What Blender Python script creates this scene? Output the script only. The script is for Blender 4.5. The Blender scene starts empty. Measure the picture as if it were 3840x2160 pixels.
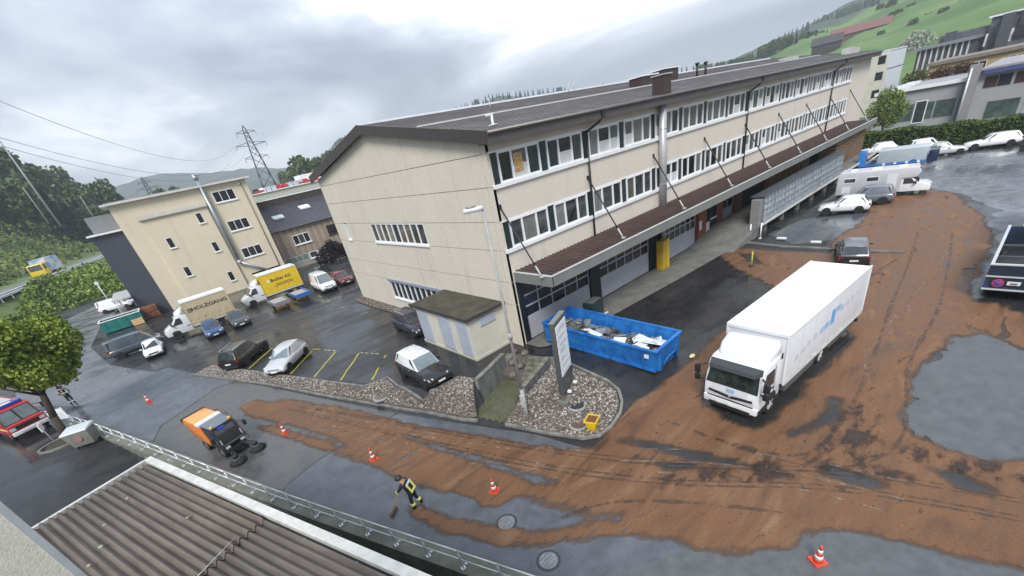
import bpy, bmesh, math, random
import numpy as np
from mathutils import Vector, Matrix, noise
random.seed(7)
D = bpy.data
SC = bpy.context.scene
COL = SC.collection
R = math.radians
PI = math.pi

# ------------------------------------------------------------------ camera
cam = D.objects.new('camera', D.cameras.new('camera'))
COL.objects.link(cam)
cam.matrix_world = Matrix(((0.730634, 0.464029, -0.500851, -15.0626), (-0.655882, 0.273172, -0.703702, -18.9450),
                           (-0.189719, 0.842647, 0.503937, 11.5), (0, 0, 0, 1)))
cam.data.sensor_fit = 'HORIZONTAL'
cam.data.sensor_width = 36.0
cam.data.lens = 14.451
cam.data.shift_y = 0.09375
cam.data.clip_start = 0.1
cam.data.clip_end = 9000
SC.camera = cam
SC.render.resolution_x, SC.render.resolution_y = 1024, 576

# ------------------------------------------------------------------ sky, sun, exposure
SUN_EL, SUN_AZ = 46.0, -138.0          # azimuth of the sun, counter-clockwise from +x
W = D.worlds.new('World'); SC.world = W; W.use_nodes = True
nt = W.node_tree; nt.nodes.clear()
def wn(t, **k):
    n = nt.nodes.new(t)
    for a, b in k.items(): setattr(n, a, b)
    return n
def wl(a, b): nt.links.new(a, b)
def wmath(op, a, b=None, c=None):
    n = wn('ShaderNodeMath', operation=op)
    for i, v in enumerate((a, b, c)):
        if v is None: continue
        if isinstance(v, (int, float)): n.inputs[i].default_value = v
        else: wl(v, n.inputs[i])
    return n.outputs[0]
sky = wn('ShaderNodeTexSky', sky_type='NISHITA', sun_disc=False, sun_elevation=R(SUN_EL), sun_rotation=R(90 - SUN_AZ))
bg_clear = wn('ShaderNodeBackground'); bg_clear.inputs[1].default_value = 0.07; wl(sky.outputs[0], bg_clear.inputs[0])
tc = wn('ShaderNodeTexCoord'); sp = wn('ShaderNodeSeparateXYZ'); wl(tc.outputs['Generated'], sp.inputs[0])
up = wmath('MAXIMUM', sp.outputs[2], 0.0)
den = wmath('ADD', up, 0.16)
cx = wmath('DIVIDE', sp.outputs[0], den); cy = wmath('DIVIDE', sp.outputs[1], den)
cv = wn('ShaderNodeCombineXYZ'); wl(cx, cv.inputs[0]); wl(cy, cv.inputs[1])
mp = wn('ShaderNodeMapping'); mp.inputs['Rotation'].default_value = (0, 0, R(28)); mp.inputs['Scale'].default_value = (1.0, 0.62, 1); mp.inputs['Location'].default_value = (3.1, 1.7, 0)
wl(cv.outputs[0], mp.inputs[0])
n1 = wn('ShaderNodeTexNoise'); n1.inputs['Scale'].default_value = 0.62; n1.inputs['Detail'].default_value = 7; n1.inputs['Roughness'].default_value = 0.52; n1.inputs['Distortion'].default_value = 0.5
n2 = wn('ShaderNodeTexNoise'); n2.inputs['Scale'].default_value = 0.23; n2.inputs['Detail'].default_value = 3
wl(mp.outputs[0], n1.inputs[0]); wl(mp.outputs[0], n2.inputs[0])
cl = wmath('ADD', wmath('MULTIPLY', n1.outputs[0], 0.7), wmath('MULTIPLY', n2.outputs[0], 0.5))
ramp = wn('ShaderNodeValToRGB'); wl(cl, ramp.inputs[0])
e = ramp.color_ramp.elements
e[0].position = 0.47; e[0].color = (0.125, 0.155, 0.195, 1)
e[1].position = 0.695; e[1].color = (0.78, 0.785, 0.80, 1)
m_ = e.new(0.555); m_.color = (0.215, 0.25, 0.30, 1)
m_ = e.new(0.625); m_.color = (0.37, 0.40, 0.455, 1)
# overcast sky: the zenith is brighter than the horizon (CIE overcast distribution), a pale band of mist sits on the horizon
cie = wmath('ADD', wmath('MULTIPLY', up, 1.5), 0.75)
mist = wmath('POWER', wmath('SUBTRACT', 1.0, wmath('MINIMUM', wmath('MULTIPLY', up, 4.2), 1.0)), 1.6)
mx = wn('ShaderNodeMix', data_type='RGBA'); wl(wmath('MULTIPLY', mist, 0.6), mx.inputs[0]); wl(ramp.outputs[0], mx.inputs[6]); mx.inputs[7].default_value = (0.43, 0.465, 0.53, 1)
bg_cloud = wn('ShaderNodeBackground'); wl(mx.outputs[2], bg_cloud.inputs[0]); wl(wmath('MULTIPLY', cie, 0.85), bg_cloud.inputs[1])
mixs = wn('ShaderNodeMixShader'); mixs.inputs[0].default_value = 0.9; wl(bg_clear.outputs[0], mixs.inputs[1]); wl(bg_cloud.outputs[0], mixs.inputs[2])
wo = wn('ShaderNodeOutputWorld'); wl(mixs.outputs[0], wo.inputs[0])

sun = D.objects.new('sun', D.lights.new('sun', 'SUN')); COL.objects.link(sun)
sun.data.energy = 1.5; sun.data.angle = R(24); sun.data.color = (1.0, 0.965, 0.92)
sd_ = Vector((math.cos(R(SUN_EL)) * math.cos(R(SUN_AZ)), math.cos(R(SUN_EL)) * math.sin(R(SUN_AZ)), math.sin(R(SUN_EL))))
sun.rotation_euler = sd_.to_track_quat('Z', 'Y').to_euler()
SC.view_settings.view_transform = 'Standard'; SC.view_settings.look = 'None'
SC.view_settings.exposure = 1.32; SC.view_settings.gamma = 1.0
SC.view_settings.use_curve_mapping = False

# ------------------------------------------------------------------ materials
MATS = {}
def M(name, col=(.5, .5, .5), rough=.6, metal=0.0, var=.10, vs=1.5, bump=0.0, bs=30.0, spec=.5, col2=None, c2=(.45, .6), stretch=(1, 1, 1), emit=0, coat=0, rvar=0.0):
    """procedural Principled: base colour broken up by object-space noise, optional second colour, bump and roughness variation"""
    if name in MATS: return MATS[name]
    m = D.materials.new(name); m.use_nodes = True; t = m.node_tree; b = t.nodes['Principled BSDF']
    MATS[name] = m
    b.inputs['Roughness'].default_value = rough; b.inputs['Metallic'].default_value = metal
    b.inputs['Specular IOR Level'].default_value = spec
    if coat: b.inputs['Coat Weight'].default_value = coat; b.inputs['Coat Roughness'].default_value = .06
    tx = t.nodes.new('ShaderNodeTexCoord'); mpn = t.nodes.new('ShaderNodeMapping'); mpn.inputs['Scale'].default_value = stretch
    t.links.new(tx.outputs['Object'], mpn.inputs[0])
    nz = t.nodes.new('ShaderNodeTexNoise'); nz.inputs['Scale'].default_value = vs; nz.inputs['Detail'].default_value = 6; nz.inputs['Roughness'].default_value = .62
    t.links.new(mpn.outputs[0], nz.inputs[0])
    rp = t.nodes.new('ShaderNodeValToRGB'); t.links.new(nz.outputs[0], rp.inputs[0])
    e = rp.color_ramp.elements
    if col2 is None:
        e[0].position = .3; e[1].position = .7
        e[0].color = tuple(max(0, c * (1 - var)) for c in col) + (1,); e[1].color = tuple(c * (1 + var) for c in col) + (1,)
    else:
        e[0].position, e[1].position = c2; e[0].color = tuple(col) + (1,); e[1].color = tuple(col2) + (1,)
    t.links.new(rp.outputs[0], b.inputs['Base Color'])
    if rvar:
        mr = t.nodes.new('ShaderNodeMapRange'); mr.inputs[1].default_value = .35; mr.inputs[2].default_value = .65
        mr.inputs[3].default_value = max(.03, rough - rvar); mr.inputs[4].default_value = min(1, rough + rvar)
        t.links.new(nz.outputs[0], mr.inputs[0]); t.links.new(mr.outputs[0], b.inputs['Roughness'])
    if bump:
        n3 = t.nodes.new('ShaderNodeTexNoise'); n3.inputs['Scale'].default_value = bs; n3.inputs['Detail'].default_value = 4
        t.links.new(mpn.outputs[0], n3.inputs[0])
        bp = t.nodes.new('ShaderNodeBump'); bp.inputs['Strength'].default_value = bump; bp.inputs['Distance'].default_value = .02
        t.links.new(n3.outputs[0], bp.inputs['Height']); t.links.new(bp.outputs[0], b.inputs['Normal'])
    if emit:
        b.inputs['Emission Color'].default_value = tuple(col) + (1,); b.inputs['Emission Strength'].default_value = emit
    return m

def paint(name, col, rough=.28): return M('paint_' + name, col, rough, var=.05, vs=2.5, coat=.6, rvar=.06)
def node_mat(name):
    m = D.materials.new(name); m.use_nodes = True; MATS[name] = m
    return m, m.node_tree, m.node_tree.nodes['Principled BSDF']

# ------------------------------------------------------------------ mesh building
class MB:
    def __init__(s): s.v = []; s.f = []; s.sm = []
    def add(s, vs, fs, smooth=False):
        o = len(s.v); s.v += [tuple(p) for p in vs]
        for f in fs: s.f.append(tuple(i + o for i in f)); s.sm.append(smooth)
        return s
    def hexa(s, b, t): return s.add(list(b) + list(t), [(3, 2, 1, 0), (4, 5, 6, 7), (0, 1, 5, 4), (1, 2, 6, 5), (2, 3, 7, 6), (3, 0, 4, 7)])
    def box(s, x0, x1, y0, y1, z0, z1):
        return s.hexa([(x0, y0, z0), (x1, y0, z0), (x1, y1, z0), (x0, y1, z0)], [(x0, y0, z1), (x1, y0, z1), (x1, y1, z1), (x0, y1, z1)])
    def cbox(s, c, d): return s.box(c[0] - d[0] / 2, c[0] + d[0] / 2, c[1] - d[1] / 2, c[1] + d[1] / 2, c[2] - d[2] / 2, c[2] + d[2] / 2)
    def slab(s, q, out=.01, ins=0.0, back=.01):
        """thin plate lying on quad q (counter-clockwise seen from outside), shrunk by ins metres"""
        q = [Vector(p) for p in q]; n = ((q[1] - q[0]).cross(q[3] - q[0])).normalized()
        if isinstance(ins, (int, float)): ins = (ins,) * 4
        def edge(a, b, d): return (b - a).normalized() * d
        l, r, bt, tp = ins
        p = [q[0] + edge(q[0], q[1], l) + edge(q[0], q[3], bt), q[1] + edge(q[1], q[0], r) + edge(q[1], q[2], bt),
             q[2] + edge(q[2], q[3], r) + edge(q[2], q[1], tp), q[3] + edge(q[3], q[2], l) + edge(q[3], q[0], tp)]
        return s.hexa([a - n * back for a in p], [a + n * out for a in p])
    def cyl(s, p0, p1, r, r1=None, n=10, smooth=True):
        p0 = Vector(p0); p1 = Vector(p1); r1 = r if r1 is None else r1
        d = (p1 - p0).normalized(); a = d.orthogonal().normalized(); b = d.cross(a)
        c = [(math.cos(2 * PI * i / n), math.sin(2 * PI * i / n)) for i in range(n)]
        vs = [p0 + (a * x + b * y) * r for x, y in c] + [p1 + (a * x + b * y) * r1 for x, y in c]
        s.add(vs, [(i, (i + 1) % n, n + (i + 1) % n, n + i) for i in range(n)], smooth)
        o = len(s.v) - 2 * n
        s.f += [tuple(o + i for i in range(n - 1, -1, -1)), tuple(o + n + i for i in range(n))]; s.sm += [False, False]
        return s
    def tube(s, pts, r, n=6):
        for a, b in zip(pts, pts[1:]): s.cyl(a, b, r, n=n)
        return s
    def prism(s, poly, axis, a, b):
        k = len(poly)
        def mk(p, w): return {'x': (w, p[0], p[1]), 'y': (p[0], w, p[1]), 'z': (p[0], p[1], w)}[axis]
        vs = [mk(p, a) for p in poly] + [mk(p, b) for p in poly]
        return s.add(vs, [tuple(range(k - 1, -1, -1)), tuple(range(k, 2 * k))] + [(i, (i + 1) % k, k + (i + 1) % k, k + i) for i in range(k)])
    def loft(s, rings, smooth=True, caps=True, closed=True):
        n = len(rings[0]); vs = [p for r in rings for p in r]; fs = []
        for j in range(len(rings) - 1):
            for i in range(n if closed else n - 1):
                i2 = (i + 1) % n; fs.append((j * n + i, j * n + i2, (j + 1) * n + i2, (j + 1) * n + i))
        s.add(vs, fs, smooth)
        if caps:
            o = len(s.v) - len(vs)
            s.f += [tuple(o + i for i in range(n - 1, -1, -1)), tuple(o + (len(rings) - 1) * n + i for i in range(n))]; s.sm += [False, False]
        return s
    def ball(s, c, r, n=10, m=6, sq=(1, 1, 1)):
        rings = []
        for j in range(1, m):
            t = PI * j / m
            rings.append([(c[0] + r * sq[0] * math.sin(t) * math.cos(2 * PI * i / n), c[1] + r * sq[1] * math.sin(t) * math.sin(2 * PI * i / n), c[2] - r * sq[2] * math.cos(t)) for i in range(n)])
        return s.loft(rings)
    def mesh(s, name, bevel=None):
        me = D.meshes.new(name); me.from_pydata(s.v, [], s.f); me.update()
        bm = bmesh.new(); bm.from_mesh(me)
        bmesh.ops.recalc_face_normals(bm, faces=bm.faces)
        for f, q in zip(bm.faces, s.sm): f.smooth = q
        if bevel:
            ed = [e for e in bm.edges if len(e.link_faces) == 2 and e.calc_face_angle(0) > R(25)]
            bmesh.ops.bevel(bm, geom=ed, offset=bevel, segments=2, affect='EDGES', profile=.6)
            for f in bm.faces: f.smooth = True
        bm.to_mesh(me); bm.free()
        if bevel:
            try: me.set_sharp_from_angle(angle=R(50))
            except Exception: pass
        return me
    def build(s, name, mat, parent=None, bevel=None):
        o = D.objects.new(name, s.mesh(name, bevel)); COL.objects.link(o)
        if mat: o.data.materials.append(mat)
        if parent: o.parent = parent
        return o

def T(o, label, cat=None, group=None, kind=None):
    o['label'] = label
    if cat: o['category'] = cat
    if group: o['group'] = group
    if kind: o['kind'] = kind
    return o
def thing(name, label, cat, loc=(0, 0, 0), rz=0.0, group=None, rot=None):
    o = D.objects.new(name, None); COL.objects.link(o); o.empty_display_size = .3
    o.location = loc; o.rotation_euler = rot if rot else (0, 0, rz)
    return T(o, label, cat, group)
def struct(o, kind='structure'): o['kind'] = kind; return o
def inst(me, name, parent=None, loc=(0, 0, 0), rz=0.0, scale=None):
    o = D.objects.new(name, me); COL.objects.link(o); o.location = loc; o.rotation_euler = (0, 0, rz)
    if scale: o.scale = scale if not isinstance(scale, (int, float)) else (scale,) * 3
    if parent: o.parent = parent
    return o
def copy_tree(o, parent=None):
    c = o.copy(); COL.objects.link(c); c.parent = parent
    for ch in o.children: copy_tree(ch, c)
    return c
def lettering(name, s, size, mat, parent, mw, ext=.004, sx=1.0, bold=0.0):
    cu = D.curves.new('tmp', 'FONT'); cu.body = s; cu.size = size; cu.extrude = ext; cu.align_x = 'CENTER'; cu.align_y = 'CENTER'; cu.offset = bold; cu.resolution_u = 2
    to = D.objects.new('tmp', cu); COL.objects.link(to)
    me = D.meshes.new_from_object(to.evaluated_get(bpy.context.evaluated_depsgraph_get()))
    D.objects.remove(to); D.curves.remove(cu)
    me.transform(mw @ Matrix.Diagonal((sx, 1, 1, 1)))
    me.materials.clear(); me.materials.append(mat)
    o = D.objects.new(name, me); COL.objects.link(o); o.parent = parent
    return o
def frame_mat(origin, right, upv):
    r = Vector(right).normalized(); u = Vector(upv).normalized(); n = r.cross(u)
    m = Matrix((r, u, n)).transposed().to_4x4(); m.translation = Vector(origin); return m

# ------------------------------------------------------------------ ground shape
def sm(a, b, t):
    t = min(1.0, max(0.0, (t - a) / (b - a))); return t * t * (3 - 2 * t)
def road_sd(x, y):
    dx, dy = x + 16.7, y - 22.6
    return dx * .373 - dy * .928, dx * .928 + dy * .373
def zpath(x, y):
    dx, dy = x + 4.4, y + 2.8
    return dx * .944 + dy * .33, -dx * .33 + dy * .944
def zg(x, y, path=True):
    """ground height: yard and car park at 0, the street falls to -0.95 m towards the right, lower forecourt beyond the wall"""
    s, d = road_sd(x, y)
    hs = -.95 * sm(0, 26, s)
    if path:
        a, b = zpath(x, y)
        if -1.6 < a < 3.85 and abs(b) < (1.72 if a > -.1 else 1.3): return -.92
    if d < -7.6:
        return hs - 1.2 * sm(2, 15, s) * sm(-7.6, -7.85, d)
    return hs * (1 - sm(0, 1.2 + 9 * sm(29, 37, s), d))
# ================================================================== SETTING
CX, CY, CZ = -15.06, -18.95, 11.5
def at(az, dist, te):                    # a far point from bearing, distance and slope as seen from the window
    return Vector((CX + dist * math.cos(R(az)), CY + dist * math.sin(R(az)), CZ + dist * te))

# ---- wet asphalt
m, t, b = node_mat('wet_asphalt')
tx = t.nodes.new('ShaderNodeTexCoord')
def NZ(scale, detail=5, rough=.6, vec=None, dist=0):
    n = t.nodes.new('ShaderNodeTexNoise'); n.inputs['Scale'].default_value = scale; n.inputs['Detail'].default_value = detail
    n.inputs['Roughness'].default_value = rough; n.inputs['Distortion'].default_value = dist
    t.links.new(vec or tx.outputs['Object'], n.inputs[0]); return n.outputs[0]
def MR(v, a, b_, c, d):
    n = t.nodes.new('ShaderNodeMapRange'); t.links.new(v, n.inputs[0])
    for i, q in enumerate((a, b_, c, d)): n.inputs[i + 1].default_value = q
    return n.outputs[0]
def RP(v, *stops):
    n = t.nodes.new('ShaderNodeValToRGB'); t.links.new(v, n.inputs[0]); e = n.color_ramp.elements
    e[0].position = stops[0][0]; e[0].color = stops[0][1] + (1,); e[1].position = stops[-1][0]; e[1].color = stops[-1][1] + (1,)
    for p, c in stops[1:-1]:
        q = e.new(p); q.color = c + (1,)
    return n.outputs[0]
def MIX(f, a, c):
    n = t.nodes.new('ShaderNodeMix'); n.data_type = 'RGBA'
    for i, q in ((0, f), (6, a), (7, c)):
        if isinstance(q, (int, float)): n.inputs[i].default_value = q
        elif isinstance(q, tuple): n.inputs[i].default_value = q + (1,)
        else: t.links.new(q, n.inputs[i])
    return n.outputs[2]
def MAPV(rot, sc):
    n = t.nodes.new('ShaderNodeMapping'); n.inputs['Rotation'].default_value = (0, 0, rot); n.inputs['Scale'].default_value = sc
    t.links.new(tx.outputs['Object'], n.inputs[0]); return n.outputs[0]
def BUMP(v, s, dist=.02, nrm=None):
    n = t.nodes.new('ShaderNodeBump'); n.inputs['Strength'].default_value = s; n.inputs['Distance'].default_value = dist
    t.links.new(v, n.inputs['Height'])
    if nrm: t.links.new(nrm, n.inputs['Normal'])
    return n.outputs[0]
def MUL(a, c, op='MULTIPLY'):
    n = t.nodes.new('ShaderNodeMath'); n.operation = op; n.use_clamp = op == 'ADD'
    for i, q in enumerate((a, c)):
        if isinstance(q, (int, float)): n.inputs[i].default_value = q
        else: t.links.new(q, n.inputs[i])
    return n.outputs[0]
def asphalt_nodes(dark, light, wet_lo, wet_hi, spec=.5):
    big = NZ(.16, 4, .55); mid = NZ(1.1, 6, .6); fine = NZ(42, 3, .7)
    streak = NZ(.5, 5, .6, MAPV(R(68), (.25, 2.2, 1)))
    c = RP(mid, (.32, dark), (.68, light))
    c = MIX(MR(fine, .35, .75, 0, .30), c, tuple(min(1, q * 2.2) for q in light))
    c = MIX(MR(streak, .55, .8, 0, .35), c, tuple(q * .55 for q in dark))
    t.links.new(c, b.inputs['Base Color'])
    wet = MUL(MR(big, .42, .58, 0, .7), MR(streak, .38, .66, 0, .55), 'ADD')
    t.links.new(MR(wet, 0, 1, wet_hi, wet_lo), b.inputs['Roughness'])
    b.inputs['Specular IOR Level'].default_value = spec
    t.links.new(BUMP(fine, .22, .006, BUMP(mid, .12, .012)), b.inputs['Normal'])
asphalt_nodes((.013, .0135, .0145), (.034, .033, .033), .06, .58, .42)
ASPH = m
m, t, b = node_mat('smooth_asphalt'); tx = t.nodes.new('ShaderNodeTexCoord')
asphalt_nodes((.045, .049, .057), (.10, .107, .12), .05, .42)
ASPH2 = m
m, t, b = node_mat('pale_asphalt'); tx = t.nodes.new('ShaderNodeTexCoord')
asphalt_nodes((.030, .032, .037), (.165, .172, .185), .04, .5)
ASPH3 = m

# ---- muddy flood water and silt
m, t, b = node_mat('wet_mud'); tx = t.nodes.new('ShaderNodeTexCoord')
flow = NZ(.95, 6, .56, MAPV(R(68), (.30, 1.25, 1)), 1.1); flow2 = NZ(.8, 6, .56, MAPV(R(8), (.45, 1.2, 1)), 1.6); big = NZ(.32, 4, .5); spk = NZ(5.5, 4, .6); grain = NZ(13, 4, .75); fine = NZ(40, 3, .7); rip = NZ(3.2, 3, .55, MAPV(R(68), (.5, 1.6, 1)), .6)
at_ = t.nodes.new('ShaderNodeAttribute'); at_.attribute_name = 'depth'; dep = at_.outputs['Fac']
sx = t.nodes.new('ShaderNodeSeparateXYZ'); t.links.new(tx.outputs['Object'], sx.inputs[0]); yard = MR(sx.outputs[0], -1.0, 5.0, 0, 1)
mxf = t.nodes.new('ShaderNodeMix'); t.links.new(yard, mxf.inputs[0]); t.links.new(flow, mxf.inputs[2]); t.links.new(flow2, mxf.inputs[3]); fl = mxf.outputs[0]
c = RP(fl, (.30, (.080, .038, .018)), (.44, (.140, .069, .034)), (.56, (.178, .089, .045)), (.72, (.25, .148, .086)))
c = MIX(MR(big, .35, .7, 0, .45), c, (.175, .080, .032))
c = MIX(MR(grain, .52, .72, 0, .5), c, (.075, .035, .018))
c = MIX(MR(grain, .46, .30, 0, .35), c, (.27, .165, .10))
c = MIX(MR(spk, .64, .69, 0, .8), c, (.022, .011, .008))
c = MIX(MR(dep, .0, .45, .55, 0), c, (.085, .060, .045))
t.links.new(c, b.inputs['Base Color'])
t.links.new(MR(fl, .35, .68, .34, .80), b.inputs['Roughness']); b.inputs['Specular IOR Level'].default_value = .3
t.links.new(BUMP(grain, .30, .012, BUMP(rip, .45, .035, BUMP(fl, .4, .04))), b.inputs['Normal'])
thin = MUL(MUL(dep, 2.4), MUL(MUL(fl, 2.6), -1.3, 'ADD'), 'ADD')
nn = t.nodes.new('ShaderNodeMath'); nn.operation = 'ADD'; t.links.new(MUL(dep, 2.2), nn.inputs[0]); n4 = t.nodes.new('ShaderNodeMath'); n4.operation = 'MULTIPLY_ADD'; t.links.new(fl, n4.inputs[0]); n4.inputs[1].default_value = 2.0; n4.inputs[2].default_value = -1.0; t.links.new(n4.outputs[0], nn.inputs[1])
alpha = MR(nn.outputs[0], .05, .75, 0, 1)
gap = MUL(MR(fl, .60, .67, 0, .8), MR(big, .47, .56, 0, 1)); n5 = t.nodes.new('ShaderNodeMath'); n5.operation = 'MULTIPLY'; n6 = t.nodes.new('ShaderNodeMath'); n6.operation = 'SUBTRACT'; n6.inputs[0].default_value = 1; t.links.new(gap, n6.inputs[1]); t.links.new(alpha, n5.inputs[0]); t.links.new(n6.outputs[0], n5.inputs[1])
t.links.new(n5.outputs[0], b.inputs['Alpha'])
MUDM = m
m, t, b = node_mat('dark_sludge'); tx = t.nodes.new('ShaderNodeTexCoord')
spk = NZ(1.5, 9, .68, MAPV(R(60), (.6, 1.3, 1)), .2); c = RP(spk, (.35, (.010, .006, .005)), (.6, (.030, .015, .010)), (.75, (.07, .033, .016)))
t.links.new(c, b.inputs['Base Color']); b.inputs['Roughness'].default_value = .4
at_ = t.nodes.new('ShaderNodeAttribute'); at_.attribute_name = 'depth'
t.links.new(MUL(MR(spk, .47, .60, 0, .92), MR(at_.outputs['Fac'], 0, .6, 0, 1)), b.inputs['Alpha'])
t.links.new(BUMP(spk, .8, .05), b.inputs['Normal'])
SLUDGE = m

def axis_lines(*segs):
    out = []
    for a, c, st in segs:
        k = max(1, round((c - a) / st)); out += [a + (c - a) * i / k for i in range(k)]
    return out + [segs[-1][1]]
xs = axis_lines((-60, -32, 2), (-32, -7, .3), (-7, 0, .12), (0, 12, .3), (12, 80, 1)); ys = axis_lines((-60, -26, 2), (-26, -6, .3), (-6, 1, .12), (1, 28, .3), (28, 110, 2))
V_ = [(x, y, zg(x, y)) for y in ys for x in xs]; nx = len(xs)
F_ = [(j * nx + i, j * nx + i + 1, (j + 1) * nx + i + 1, (j + 1) * nx + i) for j in range(len(ys) - 1) for i in range(nx - 1)]
me = D.meshes.new('ground'); me.from_pydata(V_, [], F_); me.shade_smooth()
g_ = D.objects.new('ground', me); COL.objects.link(g_); me.materials.append(ASPH); struct(g_)
g_['label'] = 'wet dark asphalt of the street, car park and yard'
MEADOW = M('meadow', (.055, .125, .022), .9, col2=(.16, .24, .07), c2=(.38, .64), vs=.022, bump=.5, bs=.25, stretch=(1, .45, 2.2))
far = MB()
for x0, x1, y0, y1 in ((-4000, -60, -4000, 4000), (80, 4000, -4000, 4000), (-60, 80, 110, 4000), (-60, 80, -4000, -60)):
    far.add([(x0, y0, -.03), (x1, y0, -.03), (x1, y1, -.03), (x0, y1, -.03)], [(0, 1, 2, 3)])
struct(far.build('valley_floor', M('valley', (.07, .12, .04), .9, col2=(.12, .12, .11), c2=(.4, .62), vs=.008)))

# ---- sheets draped on the ground, cut along a polygon (marching squares), edges roughened where the real edge is ragged
def poly_sd(P, X, Y):
    P = np.array(P, float); Q = np.roll(P, -1, 0)
    dmin = np.full(X.shape, 1e9); ins = np.zeros(X.shape, bool)
    for (ax, ay), (bx, by) in zip(P, Q):
        ex, ey = bx - ax, by - ay; L2 = ex * ex + ey * ey + 1e-12
        tt = np.clip(((X - ax) * ex + (Y - ay) * ey) / L2, 0, 1)
        dmin = np.minimum(dmin, (X - ax - tt * ex) ** 2 + (Y - ay - tt * ey) ** 2)
        if ay != by:
            c = ((ay > Y) != (by > Y)) & (X < ex * (Y - ay) / (by - ay) + ax); ins ^= c
    d = np.sqrt(dmin); return np.where(ins, d, -d)
def drape(name, poly, mat, dz, res=.25, holes=(), rag=0.0, rs=1.0, thick=0.0, parent=None, path=True, streaky=False, grow=0.0):
    P = np.array(poly); x0, y0 = P.min(0) - .4; x1, y1 = P.max(0) + .4
    gx = np.arange(x0, x1 + res, res); gy = np.arange(y0, y1 + res, res); X, Y = np.meshgrid(gx, gy)
    S = poly_sd(poly, X, Y)
    for h in holes: S = np.minimum(S, -poly_sd(h, X, Y))
    S = S + grow
    if rag:
        for j in range(X.shape[0]):
            for i in range(X.shape[1]):
                if -2.5 < S[j, i] < 2.5:
                    a, c = X[j, i], Y[j, i]
                    if streaky: a, c = (a * .373 - c * .928) * .35, (a * .928 + c * .373) * 1.7
                    S[j, i] += rag * (noise.fractal((a * rs, c * rs, 3.3), .9, 2.1, 4) )
    vs, fs, dep, idx = [], [], [], {}
    def vert(key, x, y, s):
        if key not in idx:
            idx[key] = len(vs); vs.append((x, y, zg(x, y, path) + dz + thick * min(1, max(0, s) / .5))); dep.append(max(0, s))
        return idx[key]
    H_, W_ = S.shape
    for j in range(H_ - 1):
        for i in range(W_ - 1):
            cs = ((j, i), (j, i + 1), (j + 1, i + 1), (j + 1, i)); v = [S[c] for c in cs]
            if max(v) <= 0: continue
            if min(v) > 0: fs.append([vert(c, X[c], Y[c], S[c]) for c in cs]); continue
            f = []
            for k in range(4):
                a, c = cs[k], cs[(k + 1) % 4]
                if S[a] > 0: f.append(vert(a, X[a], Y[a], S[a]))
                if (S[a] > 0) != (S[c] > 0):
                    q = S[a] / (S[a] - S[c]); kk = (min(a, c), max(a, c))
                    f.append(vert(kk, X[a] + (X[c] - X[a]) * q, Y[a] + (Y[c] - Y[a]) * q, 0))
            if len(f) >= 3: fs.append(f)
    me = D.meshes.new(name); me.from_pydata(vs, [], fs); me.shade_smooth()
    atr = me.attributes.new('depth', 'FLOAT', 'POINT'); atr.data.foreach_set('value', dep)
    me.materials.append(mat); o = D.objects.new(name, me); COL.objects.link(o)
    if parent: o.parent = parent
    return o

# ---- resurfaced stretches of the street
def strip(name, a, c, half, mat, dz):
    a = Vector(a); c = Vector(c); n = (c - a).normalized(); p = Vector((-n.y, n.x)) * half
    return drape(name, [a + p, a - p, c - p, c + p], mat, dz, .2)
def road_pt(s, d): return (-16.7 + .373 * s + .928 * d, 22.6 - .928 * s + .373 * d)
T(struct(drape('road_surface', [road_pt(-6, -7.1), road_pt(-5.5, .3), road_pt(0, -.05), road_pt(6, -.15), (-15.98, 17.3), (-19.76, 14.62), road_pt(8, -7.1)], ASPH2, .006, .3)), 'pale wet stretch of street at the left end of the railing')
struct(drape('road_surface', [road_pt(8.1, -7.1), (-19.68, 14.55), (-15.93, 17.2), road_pt(6.2, -.15), road_pt(22, -.2), (-13.45, 1.93), (-15.55, 1.24), road_pt(20.6, -7.1)], M('worn_asphalt', (.07, .07, .068), .3, col2=(.115, .112, .105), c2=(.38, .62), vs=.8, bump=.15, bs=40, rvar=.2), .007, .3))
struct(drape('road_surface', [road_pt(20.7, -7.1), (-15.5, 1.2), (-13.4, 1.86), road_pt(22.1, -.2), road_pt(31, -.15), road_pt(36, -1), road_pt(40, -4.2), road_pt(43, -7.1)], ASPH2, .008, .3))
struct(drape('road_surface', [(-29.5, 34), (-34, 60), (-31.5, 78), (-28.2, 86), (-22.0, 98), (-21.1, 87.9), (-23.2, 72), (-24.8, 61.5), (-25.2, 49.6), (-23.0, 37), (-19.9, 28.8), (-16.9, 22.5), (-18.6, 22.0), (-22.3, 25.8), (-24.6, 26.2)], M('pale_wet_road', (.10, .103, .112), .28, col2=(.165, .165, .172), c2=(.36, .64), vs=.35, bump=.12, bs=30, rvar=.2), .005, .5))
struct(drape('road_surface', [(-4.3, -16.2), (-2.6, -17.6), (-1.6, -22), (-8, -26), (-12, -18), (-9.6, -13)], M('rough_asphalt', (.075, .078, .083), .5, col2=(.115, .12, .125), c2=(.35, .65), vs=2, bump=.25, bs=60, rvar=.12), .009, .3))
struct(drape('yard_surface', [(12.5, -16.6), (27, -20), (58, -17.5), (62, -7), (44, -7.8), (42, -13), (33, -17.6), (23, -18.6), (15.2, -18.8)], ASPH3, .006, .4, rag=.8, rs=.5))
struct(drape('yard_surface', [(10.1, -18.2), (11.2, -19.2), (9.9, -20.4), (9.9, -24), (2.4, -24), (2.5, -19.6), (2.6, -18.4), (3.6, -17.8), (6, -17.6)], MATS['rough_asphalt'], .006, .2, rag=.6, rs=.8))
struct(drape('yard_surface', [(26.0, -4.5), (31, -5.6), (33.5, -10.4), (24.8, -9.9), (23.3, -7.5)], ASPH2, .006, .3))
for s0, s1, d0 in ((-1, 8, -2.3), (-3, 7, -5.4)):
    pass
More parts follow.
